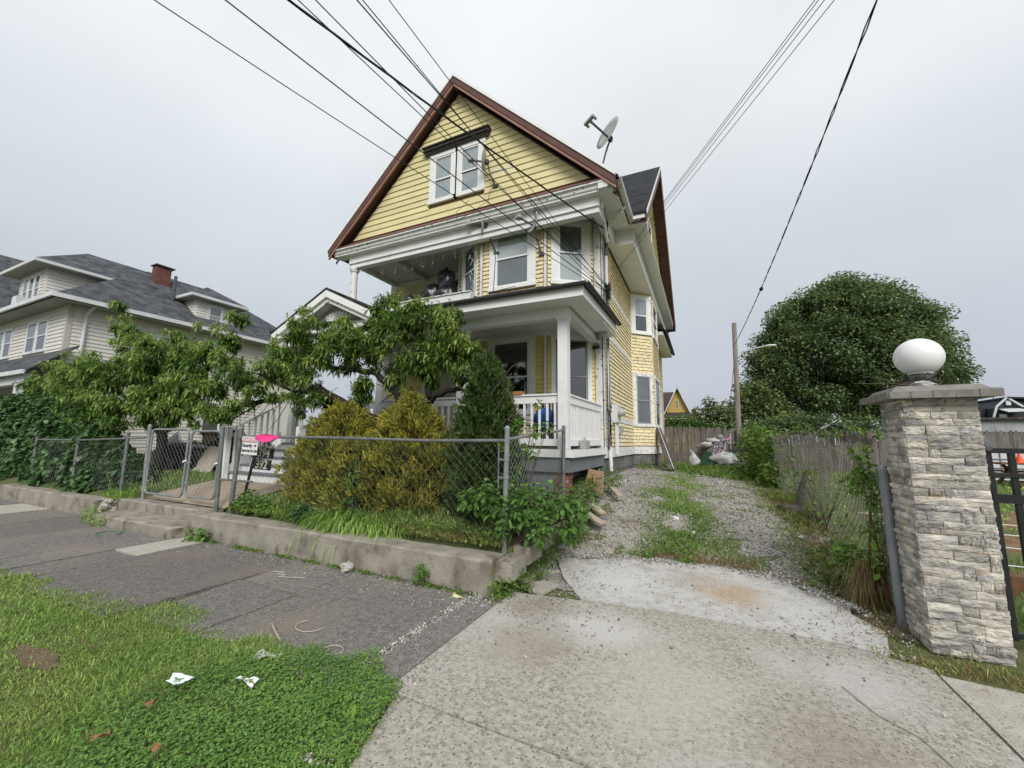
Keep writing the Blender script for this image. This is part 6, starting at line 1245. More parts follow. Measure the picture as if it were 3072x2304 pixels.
plant('vine', 'green and reddish vine swallowing the fence post halfway along the drive', 'vine', [[1.45, 11.6, .9, .35], [1.4, 12.6, 1.4, .4], [1.5, 13.5, 1.75, .35], [1.3, 13.2, .9, .5], [1.35, 14.6, 1.5, .5], [1.5, 15.5, 1.95, .35], [1.2, 14.2, .8, .5], [1.5, 12.0, 1.65, .25], [1.55, 17, 1.9, .4]], 2600, .10, .18, .09, L_WEED, .4, 20, (1.45, 13, .45), sm=MATS['reddish vine stem'])
plant('vine', 'sparse creeper hanging over the sagging wire of the drive fence', 'vine', [[1.55, 7.4, .75, .22], [1.5, 6.6, .5, .22], [1.6, 8.6, 1.2, .25], [1.5, 8.9, .8, .25], [1.55, 9.8, 1.4, .25], [1.45, 7.9, .5, .22], [1.5, 6.2, .95, .15], [1.45, 9.3, .6, .25]], 330, .05, .10, .05, L_WEED, .45, 26, (1.5, 7.6, .3), sm=BARKG)
bt = MB(); bt.tube([(1.40, 8.55, .4), (1.46, 8.6, .62), (1.50, 8.75, .85), (1.62, 8.8, 1.15)], [.13, .07, .05, .025], 9); bt.blob((1.3, 8.45, .46), (.2, .17, .12), 5, .3, 12, 8); single('gnarled_trunk', bt, BARKG, 'gnarled grey trunk grown into the sagging drive fence', 'trunk', (1.4, 8.5, .4), smooth=True)

# big tree and greenery beyond the rear fence
bt_ = thing('maple_tree', 'large dark green dome shaped tree rising behind the rear fence', 'tree', (9, 33, .4))
limb('trunk', [(9.4, 33, .3), (9.2, 33, 2), (9, 33, 3.6)], [.5, .42, .36], BARKG, bt_, 10)
for e_ in ((5, 33, 7.5), (7, 32, 10), (9.5, 33, 11), (12, 33, 9), (13, 32.5, 6.5), (4.6, 32, 5.5), (10.8, 31.5, 8.5)): limb('limb', [(9, 33, 3.3), ((9+e_[0])/2, 33, (3.3+e_[2])/2+.5), e_], [.22, .13, .03], BARKG, bt_)
cl = []
for i in range(250):
    a = RNG.uniform(0, 6.28); u = RNG.uniform(0, 1); zf = RNG.uniform(0, 1)
    z = 3.6+zf*8.2; R_ = 5.55*math.sqrt(max(.02, 1-max(0, (zf-.1)/.9)**2.8))*(.93 if zf > .2 else .80+.6*zf); rr = R_*math.sqrt(u)*.9 if u < .35 else R_*RNG.uniform(.74, .97)
    cl.append((8.6+rr*math.cos(a), 32.5+rr*math.sin(a)*.8, z, RNG.uniform(.55, 1.15)))
cl += [(13.7, 31.5, 5.8, .6), (13.2, 31.5, 5.0, .6), (3.6, 31.5, 4.4, .8), (3.4, 31.8, 6.4, .7), (4.2, 31, 3.6, .9), (6, 30.8, 3.4, .9), (8, 30.5, 3.6, 1.), (10, 30.5, 3.6, .9), (12, 31, 4.2, .9), (3.3, 31.5, 7.3, .8), (3.0, 31.5, 5.6, .9), (3.1, 31.3, 4.9, .8), (3.9, 32, 8.6, .8), (4.8, 32, 9.8, .8), (5.6, 32, 10.7, .8), (4.2, 31.6, 7.4, .9), (5.2, 31.4, 8.6, .9), (13.3, 32, 7.6, .8), (12.6, 32, 9.2, .8), (11.6, 32, 10.6, .8), (6.6, 31, 6.2, 1), (8.4, 30.6, 6.8, 1), (10.2, 30.8, 6.2, 1), (5.0, 31, 5.6, 1)]
Ps, Ds = [], []
for (x, y, z, r) in cl:
    k = int(620*r*r)+40; d = rsph(k); d[:, 2] = d[:, 2]*.9+.08; Ps.append(np.array([x, y, z])+d*r*RNG.uniform(.2, 1.12, (k, 1))*np.array([1, 1, .85])); Ds.append(d*.6+rsph(k)*.7+np.array([0, 0, .1]))
P, D = np.concatenate(Ps), np.concatenate(Ds); V, F = leaves(P, D, RNG.uniform(.13, .24, len(P)), RNG.uniform(.09, .14, len(P)), .35, twist=RNG.uniform(-.8, .8, len(P))); o = np_mesh('foliage', V, F, L_TREE, bt_); o['kind'] = 'stuff'
q = np.random.default_rng(5).choice(len(cl), 80, replace=False); Ps = [np.array(cl[i][:3])+rsph(150)*cl[i][3]*np.array([.9, .9, .45])+np.array([0, -.25, cl[i][3]*.35]) for i in q]; P = np.concatenate(Ps)
V, F = leaves(P, rsph(len(P))+np.array([0, -.2, .3]), RNG.uniform(.12, .24, len(P)), RNG.uniform(.08, .14, len(P)), .35); o = np_mesh('light_foliage', V, F, L_TREE2, bt_); o['kind'] = 'stuff'
def far_bush(name, label, cat, blobs, n, L, m, trunk=None):
    t_ = plant(name, label, cat, blobs, n, L*.7, L*1.2, L*.6, m, .3, 0, (blobs[0][0], blobs[0][1], .4), up=.15)
    if trunk: limb('trunk', trunk, [.12]*(len(trunk)-1)+[.05], BARKG, t_)
    return t_
far_bush('small_tree', 'small leafy tree between the utility pole and the big dome shaped tree', 'tree', [[2.6, 28.5, 4.2, .9], [3.6, 28.5, 3.9, 1.0], [1.9, 28.5, 3.6, .9], [3.0, 28.3, 3.2, 1.0], [4.3, 28.5, 3.2, .9], [2.2, 28.5, 4.9, .45], [3.2, 28.5, 4.9, .5]], 4200, .24, L_TREE2, [(2.8, 28.6, .4), (2.8, 28.6, 3), (2.7, 28.5, 4.5)])
far_bush('small_tree', 'scrubby tree with thin top, left of the utility pole behind the fence', 'tree', [[.6, 27, 3.4, .7], [-.1, 27, 3.1, .7], [1.2, 27, 3.2, .7], [.3, 27, 4.05, .35], [-.3, 26.8, 2.7, .6], [1.0, 26.8, 2.7, .6]], 2600, .2, L_TREE2, [(.5, 27, .4), (.4, 27, 2.4), (.3, 27, 3.8)])
far_bush('hedge', 'rounded bright green hedge showing over the fence next to the yellow house', 'hedge', [[-1.7, 23.6, 2.5, .5], [-1.1, 23.6, 2.65, .5], [-.5, 23.5, 2.5, .45], [.1, 23.5, 2.35, .4], [.7, 23.4, 2.3, .4], [-1.5, 23.2, 2.2, .4], [-2.4, 23.7, 2.6, .5]], 3600, .14, L_BUSH)
far_bush('hedge', 'dark green hedge along the rear fence below the big tree', 'hedge', [[2.6, 24.5, 2.3, .6], [3.5, 24.5, 2.5, .65], [4.4, 24.5, 2.6, .65], [5.3, 24.5, 2.55, .65], [6.2, 24.5, 2.4, .65], [7.2, 24.5, 2.3, .7], [8.2, 24.5, 2.2, .7]], 6500, .16, L_TREE)
P = np.array([])
far_bush('vine', 'yellowish creeper lying along the top of the rear fence', 'vine', [[2.0+.45*i, 21.9, 2.18+.12*math.sin(i*1.7), .16] for i in range(11)]+[[1.9, 21.4, 1.9, .35], [2.3, 21.5, 2.1, .3]], 900, .16, L_WEED)
n = 9000; x = RNG.uniform(2.2, 11, n); y = RNG.uniform(9, 21.5, n); P = np.stack([x, y, zg(x, y)], -1); blades('lot_grass', P, .06, .14, .03, L_GRASS, .6)
n = 3000; x = RNG.uniform(1.75, 3.4, n); y = RNG.uniform(4.9, 9, n); P = np.stack([x, y, zg(x, y)], -1); blades('lot_weeds', P, .05, .22, .014, L_WEED, .6)
# ================================================================ cables
def catenary(a, b, sag, n=14):
    a, b = Vector(a), Vector(b); return [a.lerp(b, i/n)-Vector((0, 0, sag*4*(i/n)*(1-i/n))) for i in range(n+1)]
A0 = Vector((-1.93, 9.12, 5.2))
for i, (E, r, sag, lab) in enumerate((((-5.54, 2.0, 6.8), .008, .10, 'black service cable sweeping over the roof edge farthest towards the beige house'),
        ((-4.74, 2.3, 6.73), .010, .10, 'thicker black service cable crossing the lower corner of the attic window'),
        ((-3.95, 2.5, 6.60), .008, .08, 'black service cable crossing the middle of the attic window'),
        ((-3.51, 2.5, 6.32), .008, .06, 'black service cable passing just over the attic window hood'),
        ((-2.98, 2.5, 6.03), .009, .05, 'black service cable running closest below the pair near the gable top'),
        ((-2.81, 2.5, 5.95), .007, .06, 'thin black service cable, one of the tight pair near the gable top'),
        ((-2.53, 2.5, 5.8), .006, .04, 'thin black service cable crossing right at the roof peak'))):
    E = Vector(E); far = A0.lerp(E, 1.75); o_ = Vector((random.uniform(-.03, .03), 0, random.uniform(-.12, .15)))
    b = MB(); b.tube(catenary(A0+o_, far, sag), r*.85, 6); single('overhead_cable', b, CABLE, lab, 'cable', A0, 'service cables fanning out from the house corner')
b = MB(); s_ = Vector((-1.9, 8.9, 6.55)); far = s_.lerp(Vector((-3.82, 2.5, 6.48)), 1.7); pts = catenary(s_, far, .16, 24)
for ph in (0, 2.1, 4.2): b.tube([p+Vector((.011*math.cos(i*1.3+ph), 0, .011*math.sin(i*1.3+ph))) for i, p in enumerate(pts)], .0075, 5)
single('overhead_cable', b, CABLE, 'thick twisted power cable sagging across the gable to the mast head', 'cable', s_, 'service cables fanning out from the house corner')
for i, (dz, e, lab) in enumerate(((.0, (1.36, 5, 6.62), 'uppermost thin cable of the bundle from the house side'), (-.04, (1.39, 5, 6.60), 'second thin cable of the bundle from the house side'), (-.10, (1.44, 5, 6.57), 'third thin cable of the bundle from the house side'), (-.2, (1.53, 5, 6.53), 'lowest separate thin cable of the bundle from the house side'))):
    a = Vector((-2.0, 11.3, 6.78+dz)); f_ = a.lerp(Vector(e), 2.1); b = MB(); b.tube(catenary(a, f_, .03), .005, 5); single('overhead_cable', b, CABLE, lab, 'cable', a, 'thin cables from the house side over the drive')
b = MB(); pts = catenary((1.58, 22.1, 6.45), (2.02, -2.5, 6.75), .42, 60)
for ph in (0, 3.14): b.tube([p+Vector((.012*math.cos(i*1.9+ph), 0, .016*math.sin(i*1.9+ph))) for i, p in enumerate(pts)], .008, 5)
b.blob((1.66, 12.9, 5.95), (.05, .1, .05), 1, .2, 8, 6); single('overhead_cable', b, CABLE, 'twisted black cable hanging from the utility pole to the street', 'cable', (1.6, 22, 6.4))
# cable tangle, mast, conduits and meters at the house corner
b = MB(); rg = random.Random(3)
for i in range(26):
    p = A0+Vector((.05, .12, 0)); b.tube([p+Vector((rg.uniform(-.09, .05), rg.uniform(-.1, .1), rg.uniform(-.25, .15))) for _ in range(5)], .006, 4)
for i in range(5): b.tube([(-1.93+.02*i, 9.2, 5.1), (-1.95+rg.uniform(-.03, .05), 9.28, 4.2), (-1.96+rg.uniform(-.03, .05), 9.3, 3.0), (-1.95+rg.uniform(-.04, .06), 9.3, 1.6+rg.uniform(-.3, .2))], .009, 4)
for i in range(14): p = Vector((-1.96, 9.32, 1.5+rg.uniform(-.1, 1.1))); b.tube([p+Vector((rg.uniform(-.02, .08), rg.uniform(-.12, .12), rg.uniform(-.18, .18))) for _ in range(4)], .006, 4)
single('cable_tangle', b, CABLE, 'tangle of black cables running down the house corner board', 'cables', A0)
ms = thing('service_mast', 'grey service mast with looped black leads at the house corner under the eave', 'mast', (-1.93, 9.32, 1.9))
b = MB(); b.tube([(-1.94, 9.33, 1.9), (-1.94, 9.3, 4.2), (-1.93, 9.25, 6.25)], .028, 10); build('conduit', b, WTRM, ms)
b = MB(); b.tube([(-1.93, 9.25, 6.05), (-1.92, 9.24, 6.3)], .05, 10); b.tube([(-1.92, 9.22, 6.3), (-1.86, 9.12, 6.5)], [.06, .04], 8); build('weatherhead', b, DISHD, ms)
b = MB()
for i in range(5): b.tube([(-1.87, 9.13, 6.45), (-1.8-.02*i, 8.9, 6.68+.05*i), (-1.84, 8.6+.05*i, 6.85+.03*i), (-1.88, 8.45, 6.72)], .011, 5)
build('leads', b, CABLE, ms)
b = MB(); b.tube([(-1.86, 8.36, 6.83), (-1.82, 8.4, 6.85)], .07, 8); b.tube([(-1.83, 8.4, 6.85), (-1.86, 9.1, 6.3)], .035, 8); build('porcelain_bracket', b, WOLD, ms)
mt = thing('electric_meter', 'grey electric meters with two glass domes on the side wall', 'meter', (-2.0, 10.4, 2.1))
b = MB(); b.box(-2.03, -1.90, 10.05, 10.5, 2.08, 2.52); build('box', b, WTRM, mt)
for y in (10.16, 10.38): b = MB(); b.tube([(-1.9, y, 2.32), (-1.82, y, 2.32), (-1.77, y, 2.32)], [.085, .085, .06], 14); build('meter_dome', b, mat('meter glass', (.4, .41, .38), rough=.2, spec=.6), mt)
for y in (10.12, 10.26, 10.4): b = MB(); b.tube([(-1.96, y, 2.08), (-1.96, y, 1.55), (-1.97, y, 1.3)], .022, 8); build('conduit', b, WTRM, mt)
b = MB(); b.box(-2.02, -1.93, 10.75, 10.95, 1.82, 2.02); single('junction_box', b, DISH, 'small grey utility box below the electric meters', 'box', (-2, 10.85, 1.9))
# ================================================================ dishes and antenna
def dish(label, c, nrm, r, foot, scale_arm=1., m=DISH, lnb=2, group='satellite dishes on the house'):
    c = Vector(c); n_ = Vector(nrm).normalized(); t_ = thing('satellite_dish', label, 'satellite dish', foot, group)
    u = n_.cross(Vector((0, 0, 1))).normalized(); v = u.cross(n_)*-1; v = n_.cross(u)*-1
    if v.z < 0: v = -v
    b = MB(); V = [c-n_*r*.16]; F = []; K, Mr = 22, 4
    for i in range(1, Mr+1):
        for k in range(K): t = 2*math.pi*k/K; q = i/Mr; V.append(c+u*r*q*math.cos(t)*.92+v*r*q*math.sin(t)*1.05+n_*r*.16*(q*q-1))
    F += [(0, 1+k, 1+(k+1) % K) for k in range(K)]
    for i in range(Mr-1): F += [(1+i*K+k, 1+(i+1)*K+k, 1+(i+1)*K+(k+1) % K, 1+i*K+(k+1) % K) for k in range(K)]
    V2 = [p-n_*.012 for p in V]; L_ = len(V); F += [tuple(L_+j for j in f)[::-1] for f in F]; F += [(1+(Mr-1)*K+k, 1+(Mr-1)*K+(k+1) % K, L_+1+(Mr-1)*K+(k+1) % K, L_+1+(Mr-1)*K+k) for k in range(K)]
    b.add(V+V2, F); build('reflector', b, m, t_, smooth=True)
    bk = c-n_*r*.22-v*r*.25; tip = c+n_*r*1.35*scale_arm+v*r*.28*0-v*r*.15
    b = MB(); b.beam(bk, tip, .035, .03); build('arm', b, DISHD if m is DISH else m, t_)
    b = MB()
    if lnb == 3: b.beam(tip-u*r*.42, tip+u*r*.42, .07, .05); [b.tube([tip+u*r*k, tip+u*r*k-n_*.10], .032, 8) for k in (-.35, 0., .35)]
    else: b.beam(tip-u*.07, tip+u*.07, .09, .07); [b.tube([tip+u*k, tip+u*k-n_*.09], .03, 8) for k in (-.05, .05)]
    build('receiver', b, DISH, t_)
    b = MB(); b.blob(bk-n_*.04, (.06, .06, .08), 4, .2, 8, 6); build('bracket', b, DISHD, t_)
    f = Vector(foot); b = MB(); mid = bk.lerp(f, .45)+Vector((0, 0, -.02)); b.tube([bk-n_*.04, mid, f], .021, 8); b.beam(f-Vector((.07, 0, .0)), f+Vector((.07, 0, 0)), .05, .05); build('mast', b, DISHD, t_)
    return t_
dish('large satellite dish with three receivers standing on the roof slope by the eave', (-1.64, 8.25, 8.46), (-.68, -.85, .38), .37, (-1.78, 8.25, 7.6), lnb=3)
dish('satellite dish in front of the attic window', (-4.62, 7.92, 8.50), (-.93, -.35, .12), .26, (-4.4, 8.17, 7.86))
dish('satellite dish under the frieze, left of the middle bay window', (-4.72, 8.14, 6.93), (-.92, -.38, .1), .26, (-4.5, 8.46, 6.26))
dish('satellite dish turned face on, right of the middle bay window', (-3.42, 8.14, 6.68), (-.55, -.82, .12), .27, (-3.28, 8.46, 5.98))
b = MB(); f, e_ = Vector((-4.42, 7.88, 8.07)), Vector((-3.66, 7.84, 7.97)); b.tube([f, e_], .012, 6); b.tube([f, (-4.44, 8.17, 8.0)], .014, 6)
for i in range(9): p = f.lerp(e_, .12+.1*i); l = .16-.011*i; b.tube([p+Vector((0, -.3, 1)).normalized()*l, p-Vector((0, -.3, 1)).normalized()*l], .004, 4)
single('tv_antenna', b, WTRM, 'small pronged television antenna beside the attic window dish', 'antenna', f)
b = MB(); b.tube([(-4.5, 8.42, 6.2), (-4.52, 8.42, 5.6), (-4.54, 8.4, 5.22), (-4.2, 8.1, 5.12), (-3.7, 7.9, 5.06)], .008, 5); single('dish_cable', b, CABLE, 'black cable hanging from the dish left of the middle bay window', 'cable', (-4.5, 8.42, 6.2))
b = MB(); b.tube([(-4.42, 8.12, 7.86), (-4.55, 8.1, 7.7), (-4.55, 8.1, 7.5), (-4.9, 7.85, 7.1), (-5.3, 7.85, 7.0), (-5.35, 7.88, 7.25), (-5.1, 8.05, 7.6)], .006, 5); single('dish_cable', b, CABLE, 'thin loose cable looping down the gable below the attic window', 'cable', (-4.6, 8.1, 7.6))
# icicle lights under the upper porch frieze
ic = thing('icicle_lights', 'tangled white icicle light strings hanging under the upper porch frieze', 'string lights', (-7, 8.45, 6.6)); b = MB(); b.tube([(-9.1, 8.42, 6.55), (-7.2, 8.42, 6.58), (-5.1, 8.5, 6.62)], .006, 4); rg = random.Random(14)
x = -9.0
while x < -5.1:
    z = 6.57; q = [(x, 8.43, z)]; l = rg.uniform(.08, .32)
    for k in range(4): q.append((q[-1][0]+rg.uniform(-.03, .03), 8.43+rg.uniform(-.02, .02), q[-1][2]-l/4))
    b.tube(q, .0045, 3); x += rg.choice([.06, .08, .1, .16, .3])
for k in range(16): p = Vector((-5.2+rg.uniform(-.05, .12), 8.4, 6.4-.085*k)); b.tube([p, p+Vector((rg.uniform(-.06, .06), 0, -.1))], .007, 3)
build('string', b, mat('white string lights', (.6, .6, .58), rough=.5), ic)
# ================================================================ bags and junk
def bag(label, c, r, seed, m=BAG, group=None, name='trash_bag', cat='trash bag'):
    b = MB(); b.blob(c, r, seed, .22, 22, 14, 0, .75); rg = random.Random(seed)
    top = Vector((c[0]+rg.uniform(-.05, .05), c[1], c[2]+r[2]*1.0))
    b.tube([top-Vector((0, 0, .05)), top+Vector((rg.uniform(-.03, .03), 0, .05)), top+Vector((rg.uniform(-.06, .06), 0, .10))], [.05, .02, .05], 7)
    return single(name, b, m, label, cat, (c[0], c[1], c[2]-r[2]*.75), group, smooth=True)
GU, GYB = 'black trash bags on the upper porch', 'black trash bags piled in the front yard'
bag('tall black trash bag at the top of the upper porch heap, beside the bay', (-6.3, 8.95, 5.9), (.26, .26, .40), 21, group=GU)
bag('black trash bag wedged low under the tallest one on the upper porch', (-6.25, 8.85, 5.5), (.30, .24, .28), 22, group=GU)
bag('slumped black trash bag with a knot in the middle of the upper porch heap', (-6.8, 8.9, 5.6), (.26, .22, .32), 23, group=GU)
bag('flat black trash bag lying by the sill of the upper porch', (-7.45, 8.85, 5.42), (.40, .25, .24), 24, group=GU)
bag('black trash bag at the open column end of the upper porch', (-8.35, 8.9, 5.44), (.32, .25, .22), 25, group=GU)
bag('big black trash bag behind the wider gate leaf', (-13.0, 6.5, .93), (.75, .5, .5), 31, group=GYB)
bag('black trash bag in the yard behind the latch of the double gate', (-11.9, 6.4, .95), (.5, .4, .42), 32, group=GYB)
bag('high black trash bag topping the yard heap behind the narrower gate leaf', (-11.55, 6.7, 1.42), (.55, .4, .32), 33, group=GYB)
bag('lower black trash bag under the high one near the house steps', (-10.75, 6.6, 1.05), (.4, .36, .36), 34, group=GYB)
b = MB(); b.slab([(-14.4, 6.2, 1.15), (-13.2, 6.15, 1.12), (-13.35, 6.35, 1.5), (-14.0, 6.6, 1.75)], (0, .06, .02)); b.slab([(-14.3, 6.18, .9), (-13.25, 6.13, .95), (-13.2, 6.15, 1.12), (-14.4, 6.2, 1.15)], (0, .3, 0)); single('foil_panel', b, SILV, 'silver foil faced insulation box on the yard heap', 'panel', (-13.8, 6.2, .8))
b = MB(); b.box(-13.3, -12.3, 6.9, 7.5, 1.2, 1.62); b.slab([(-13.3, 6.9, 1.62), (-12.3, 6.9, 1.62), (-12.3, 6.75, 1.78), (-13.3, 6.75, 1.78)], (0, .02, .01)); single('cardboard_box', b, CARD, 'open cardboard box behind the black bags on the yard heap', 'box', (-12.8, 7.2, 1.2))
b = MB(); b.slab([(-11.75, 5.95, .74), (-10.9, 5.85, .74), (-10.95, 6.2, 1.3), (-11.7, 6.25, 1.38)], (.02, .05, 0)); ptm = mat('painted board', (.50, .45, .36), (.35, .5, .45), scale=5, lo=.6, hi=.66, col3=(.55, .28, .22), scale3=7, lo3=.62, hi3=.66); single('painted_panel', b, ptm, 'pale board with faded coloured scribbles leaning on the yard heap', 'panel', (-11.3, 6, .74))
b = MB(); b.box(-12.6, -11.2, 7.1, 7.5, .75, 1.4); single('cardboard_box', b, CARD, 'brown cardboard box at the foot of the yard heap', 'box', (-12, 7.3, .75))
# white picket side railing beyond the steps and dark handrail
wf = thing('white_fence', 'short white picket fence between the house steps and the beige house', 'fence', (-10.8, 8, .7))
for i in range(16): x = -12.2+i*.18; b = MB(); b.slab([(x, 8, .7), (x+.1, 8, .7), (x+.1, 8, 1.68), (x+.05, 8, 1.76), (x, 8, 1.68)], (0, .02, 0)); build('picket', b, WBR, wf)
b = MB(); b.box(-12.3, -9.3, 8.03, 8.07, .95, 1.03); b.box(-12.3, -9.3, 8.03, 8.07, 1.45, 1.53); build('rail', b, WBR, wf)
# trash heap at the end of the drive
HP = (.3, 19.4, .5)
bag('crumpled clear white plastic sheet on the near side of the rear trash heap', (.72, 19.1, .95), (.52, .35, .26), 41, BAGW, name='plastic_sheet', cat='plastic sheet')
bag('small white plastic bag at the end of the rear trash heap next to the house', (-.45, 19.0, .85), (.2, .18, .26), 42, BAGW, name='plastic_bag', cat='plastic bag')
b = MB(); b.slab([(-.25, 19.0, .7), (.35, 19.0, .7), (.25, 19.1, 1.2), (.05, 19.15, 1.3), (-.15, 19.1, 1.02)], (0, .5, 0)); single('green_bin', b, mat('dark green plastic', (.012, .05, .025), rough=.4), 'dark green plastic bin tipped over in the rear trash heap', 'bin', (0, 19.2, .7))
b = MB(); b.slab([(-.4, 19.9, 1.45), (.35, 19.8, 1.55), (.35, 19.9, 1.68), (-.38, 20.0, 1.6)], (0, .5, 0)); b.box(-.42, .2, 19.95, 20.4, .8, 1.42); single('broken_cabinet', b, PICK, 'broken grey cabinet with loose top at the back of the rear trash heap', 'cabinet', (-.1, 20, .8))
b = MB(); b.tube([(-.1, 19.2, 1.0), (.3, 19.3, 1.5), (.75, 19.2, 1.82)], .02, 6); b.tube([(.75, 19.2, 1.8), (.95, 19.2, 1.6), (1.0, 19.1, 1.2)], .018, 6)
for k in range(5): b.tube([(.3+.1*k, 19.15, 1.1), (.38+.1*k, 19.2, 1.6)], .03, 5)
single('stroller_frame', b, mat('lilac striped frame', (.5, .45, .55), (.05, .03, .05), scale=14, lo=.48, hi=.52), 'bent striped pram frame standing on the rear trash heap', 'frame', (.5, 19.2, 1))
b = MB(); b.blob((.35, 19.5, 1.72), (.32, .2, .1), 6, .3, 14, 8); b.blob((.1, 19.4, 1.55), (.22, .18, .12), 8, .3, 12, 8); single('bedding', b, BAGW, 'pale rolled bedding draped on top of the rear trash heap', 'bedding', (.3, 19.5, 1.5), smooth=True)
b = MB(); b.blob((.62, 19.5, 1.86), (.14, .12, .12), 9, .1, 12, 8); single('grey_ball', b, mat('grey plastic', (.22, .22, .25), rough=.5), 'round grey plastic tub on top of the rear trash heap', 'tub', (.62, 19.5, 1.8), smooth=True)
b = MB(); b.beam((.78, 19.3, 1.72), (1.02, 19.3, 1.86), .12, .05); single('pink_toy', b, mat('pink plastic', (.6, .3, .5), rough=.5), 'small pink plastic toy on the rear trash heap', 'toy', (.9, 19.3, 1.7))
b = MB(); b.beam((.95, 18.9, 1.1), (1.2, 18.95, 1.25), .05, .03); single('teal_stick', b, mat('teal plastic', (.1, .4, .38), rough=.5), 'teal plastic stick poking out of the rear trash heap', 'stick', (1, 18.9, 1.1))
b = MB(); b.tube([(-.3, 18.9, .9), (-.55, 18.85, 1.3)], .02, 5); single('white_stick', b, PAPER, 'white rod standing out of the end of the rear trash heap', 'rod', (-.4, 18.9, .9))
b = MB(); b.hexa([(-1.02, 13.1, .82), (-.86, 13.15, .82), (-.84, 13.9, .82), (-1.0, 13.9, .82), (-1.46, 14.0, 2.06), (-1.34, 14.0, 2.1), (-1.32, 14.7, 2.08), (-1.44, 14.7, 2.06)]); bo = single('leaning_panel', b, mat('dark grey door panel', (.07, .06, .05), (.11, .10, .09), scale=5), 'dark door panel with white edge leaning against the side bay', 'panel', (-.9, 13.5, .82))
b = MB(); b.beam((-.868, 13.13, .84), (-1.345, 13.99, 2.1), .018, .012); build('edge', b, WTRM, bo)
# boards and rubbish by the brick pier
b = MB(); b.slab([(-1.95, 7.05, .74), (-1.6, 6.95, .74), (-1.62, 7.15, 1.08), (-1.9, 7.25, 1.12)], (.01, .03, 0)); single('cardboard_piece', b, CARD, 'brown cardboard sheet propped beside the brick pier', 'cardboard', (-1.8, 7.1, .74))
for (p0, p1, w_, lab) in (((-1.95, 6.75, .72), (-1.45, 6.35, .52), .12, 'pale weathered board lying below the cardboard sheet'), ((-1.9, 6.45, .58), (-1.4, 6.15, .40), .14, 'pale board nearest the pavement lying at the bed corner'), ((-1.6, 7.5, .86), (-1.3, 6.95, .72), .1, 'short pale board lying on the gravel behind the cardboard sheet')):
    b = MB(); b.beam(p0, p1, w_, .025); single('board', b, WOODP, lab, 'board', p0, 'boards lying beside the brick pier')
# ================================================================ porch furniture
def chair(label, x, y, rz):
    t_ = thing('porch_chair', label, 'chair', (x, y, 1.465), 'maroon wooden chairs on the porch'); c, s = math.cos(rz), math.sin(rz)
    R = lambda px, py, pz: (x+px*c-py*s, y+px*s+py*c, 1.465+pz)
    for sx in (-.2, .2):
        for sy in (-.2, .2): b = MB(); b.beam(R(sx, sy, 0), R(sx, sy, .45 if sy < 0 else 1.0), .04, .04, up=(1, 0, 0)); build('leg', b, MAROON, t_)
    b = MB(); b.hexa([R(-.23, -.23, .44), R(.23, -.23, .44), R(.23, .23, .44), R(-.23, .23, .44), R(-.23, -.23, .48), R(.23, -.23, .48), R(.23, .23, .48), R(-.23, .23, .48)]); build('seat', b, WOODP, t_)
    b = MB(); b.beam(R(-.2, .2, .97), R(.2, .2, .97), .03, .09); b.beam(R(-.2, .2, .6), R(.2, .2, .6), .03, .04); build('back_rail', b, MAROON, t_)
    for k in (-.1, 0, .1): b = MB(); b.beam(R(k, .2, .6), R(k, .2, .95), .025, .02, up=(1, 0, 0)); build('slat', b, MAROON, t_)
chair('maroon wooden chair beside the white corner post on the lower porch', -2.55, 7.45, 2.6); chair('maroon wooden chair nearer the dark conical evergreen on the lower porch', -3.25, 7.5, 2.2)
b = MB(); b.box(-3.05, -2.35, 7.75, 8.1, 1.465, 1.9); single('storage_box', b, MAROON, 'low maroon storage box behind the porch chairs', 'box', (-2.7, 7.9, 1.465))
b = MB(); b.blob((-2.75, 7.3, 2.02), (.22, .14, .2), 51, .2, 14, 9); single('blue_bag', b, mat('blue fabric', (.02, .12, .42), rough=.6), 'blue bag on the porch chair by the corner post', 'bag', (-2.75, 7.3, 1.9), smooth=True)
b = MB(); b.blob((-3.45, 7.15, 1.98), (.12, .1, .3), 52, .15, 12, 9); single('red_jacket', b, mat('red fabric', (.5, .02, .02), rough=.7), 'red jacket hung behind the porch balusters', 'jacket', (-3.45, 7.15, 1.7), smooth=True)
b = MB(); b.box(-3.38, -2.98, 6.68, 6.82, 2.435, 2.50); single('planter', b, mat('terracotta', (.36, .17, .07), rough=.7), 'narrow terracotta planter box on the porch rail by the evergreen', 'planter', (-3.2, 6.75, 2.43))
tb_ = thing('metal_box', 'small grey metal box with handle on the porch deck edge', 'box', (-2.03, 7.55, 1.47)); b = MB(); b.box(-2.10, -1.99, 7.4, 7.7, 1.468, 1.62); build('body', b, DISH, tb_); b = MB(); b.tube([(-2.05, 7.5, 1.62), (-2.05, 7.5, 1.67), (-2.05, 7.6, 1.67), (-2.05, 7.6, 1.62)], .006, 5); build('handle', b, DISHD, tb_)
b = MB(); b.tube([(-2.12, 9.1, 3.78), (-2.2, 8.98, 3.74)], [.05, .04], 10); b.tube([(-2.12, 9.17, 3.8), (-2.12, 9.1, 3.78)], .02, 6); single('security_camera', b, BLK, 'small black security camera under the porch ceiling by the corner board', 'camera', (-2.12, 9.12, 3.78))
b = MB(); b.tube([(-2.04, 8.85, 3.98), (-1.98, 8.75, 3.99), (-1.90, 8.66, 4.0)], [.05, .10, .105], 14); b.box(-2.1, -2.02, 8.78, 8.95, 3.88, 4.08); single('floodlight', b, DISH, 'round grey floodlight at the end of the porch beam', 'floodlight', (-2.05, 8.85, 3.95))
b = MB(); b.box(-6.3, -5.95, 10.1, 10.25, 2.7, 2.9); single('mailbox', b, BLK, 'black mailbox on the wall behind the peach branches', 'mailbox', (-6.1, 10.2, 2.7))
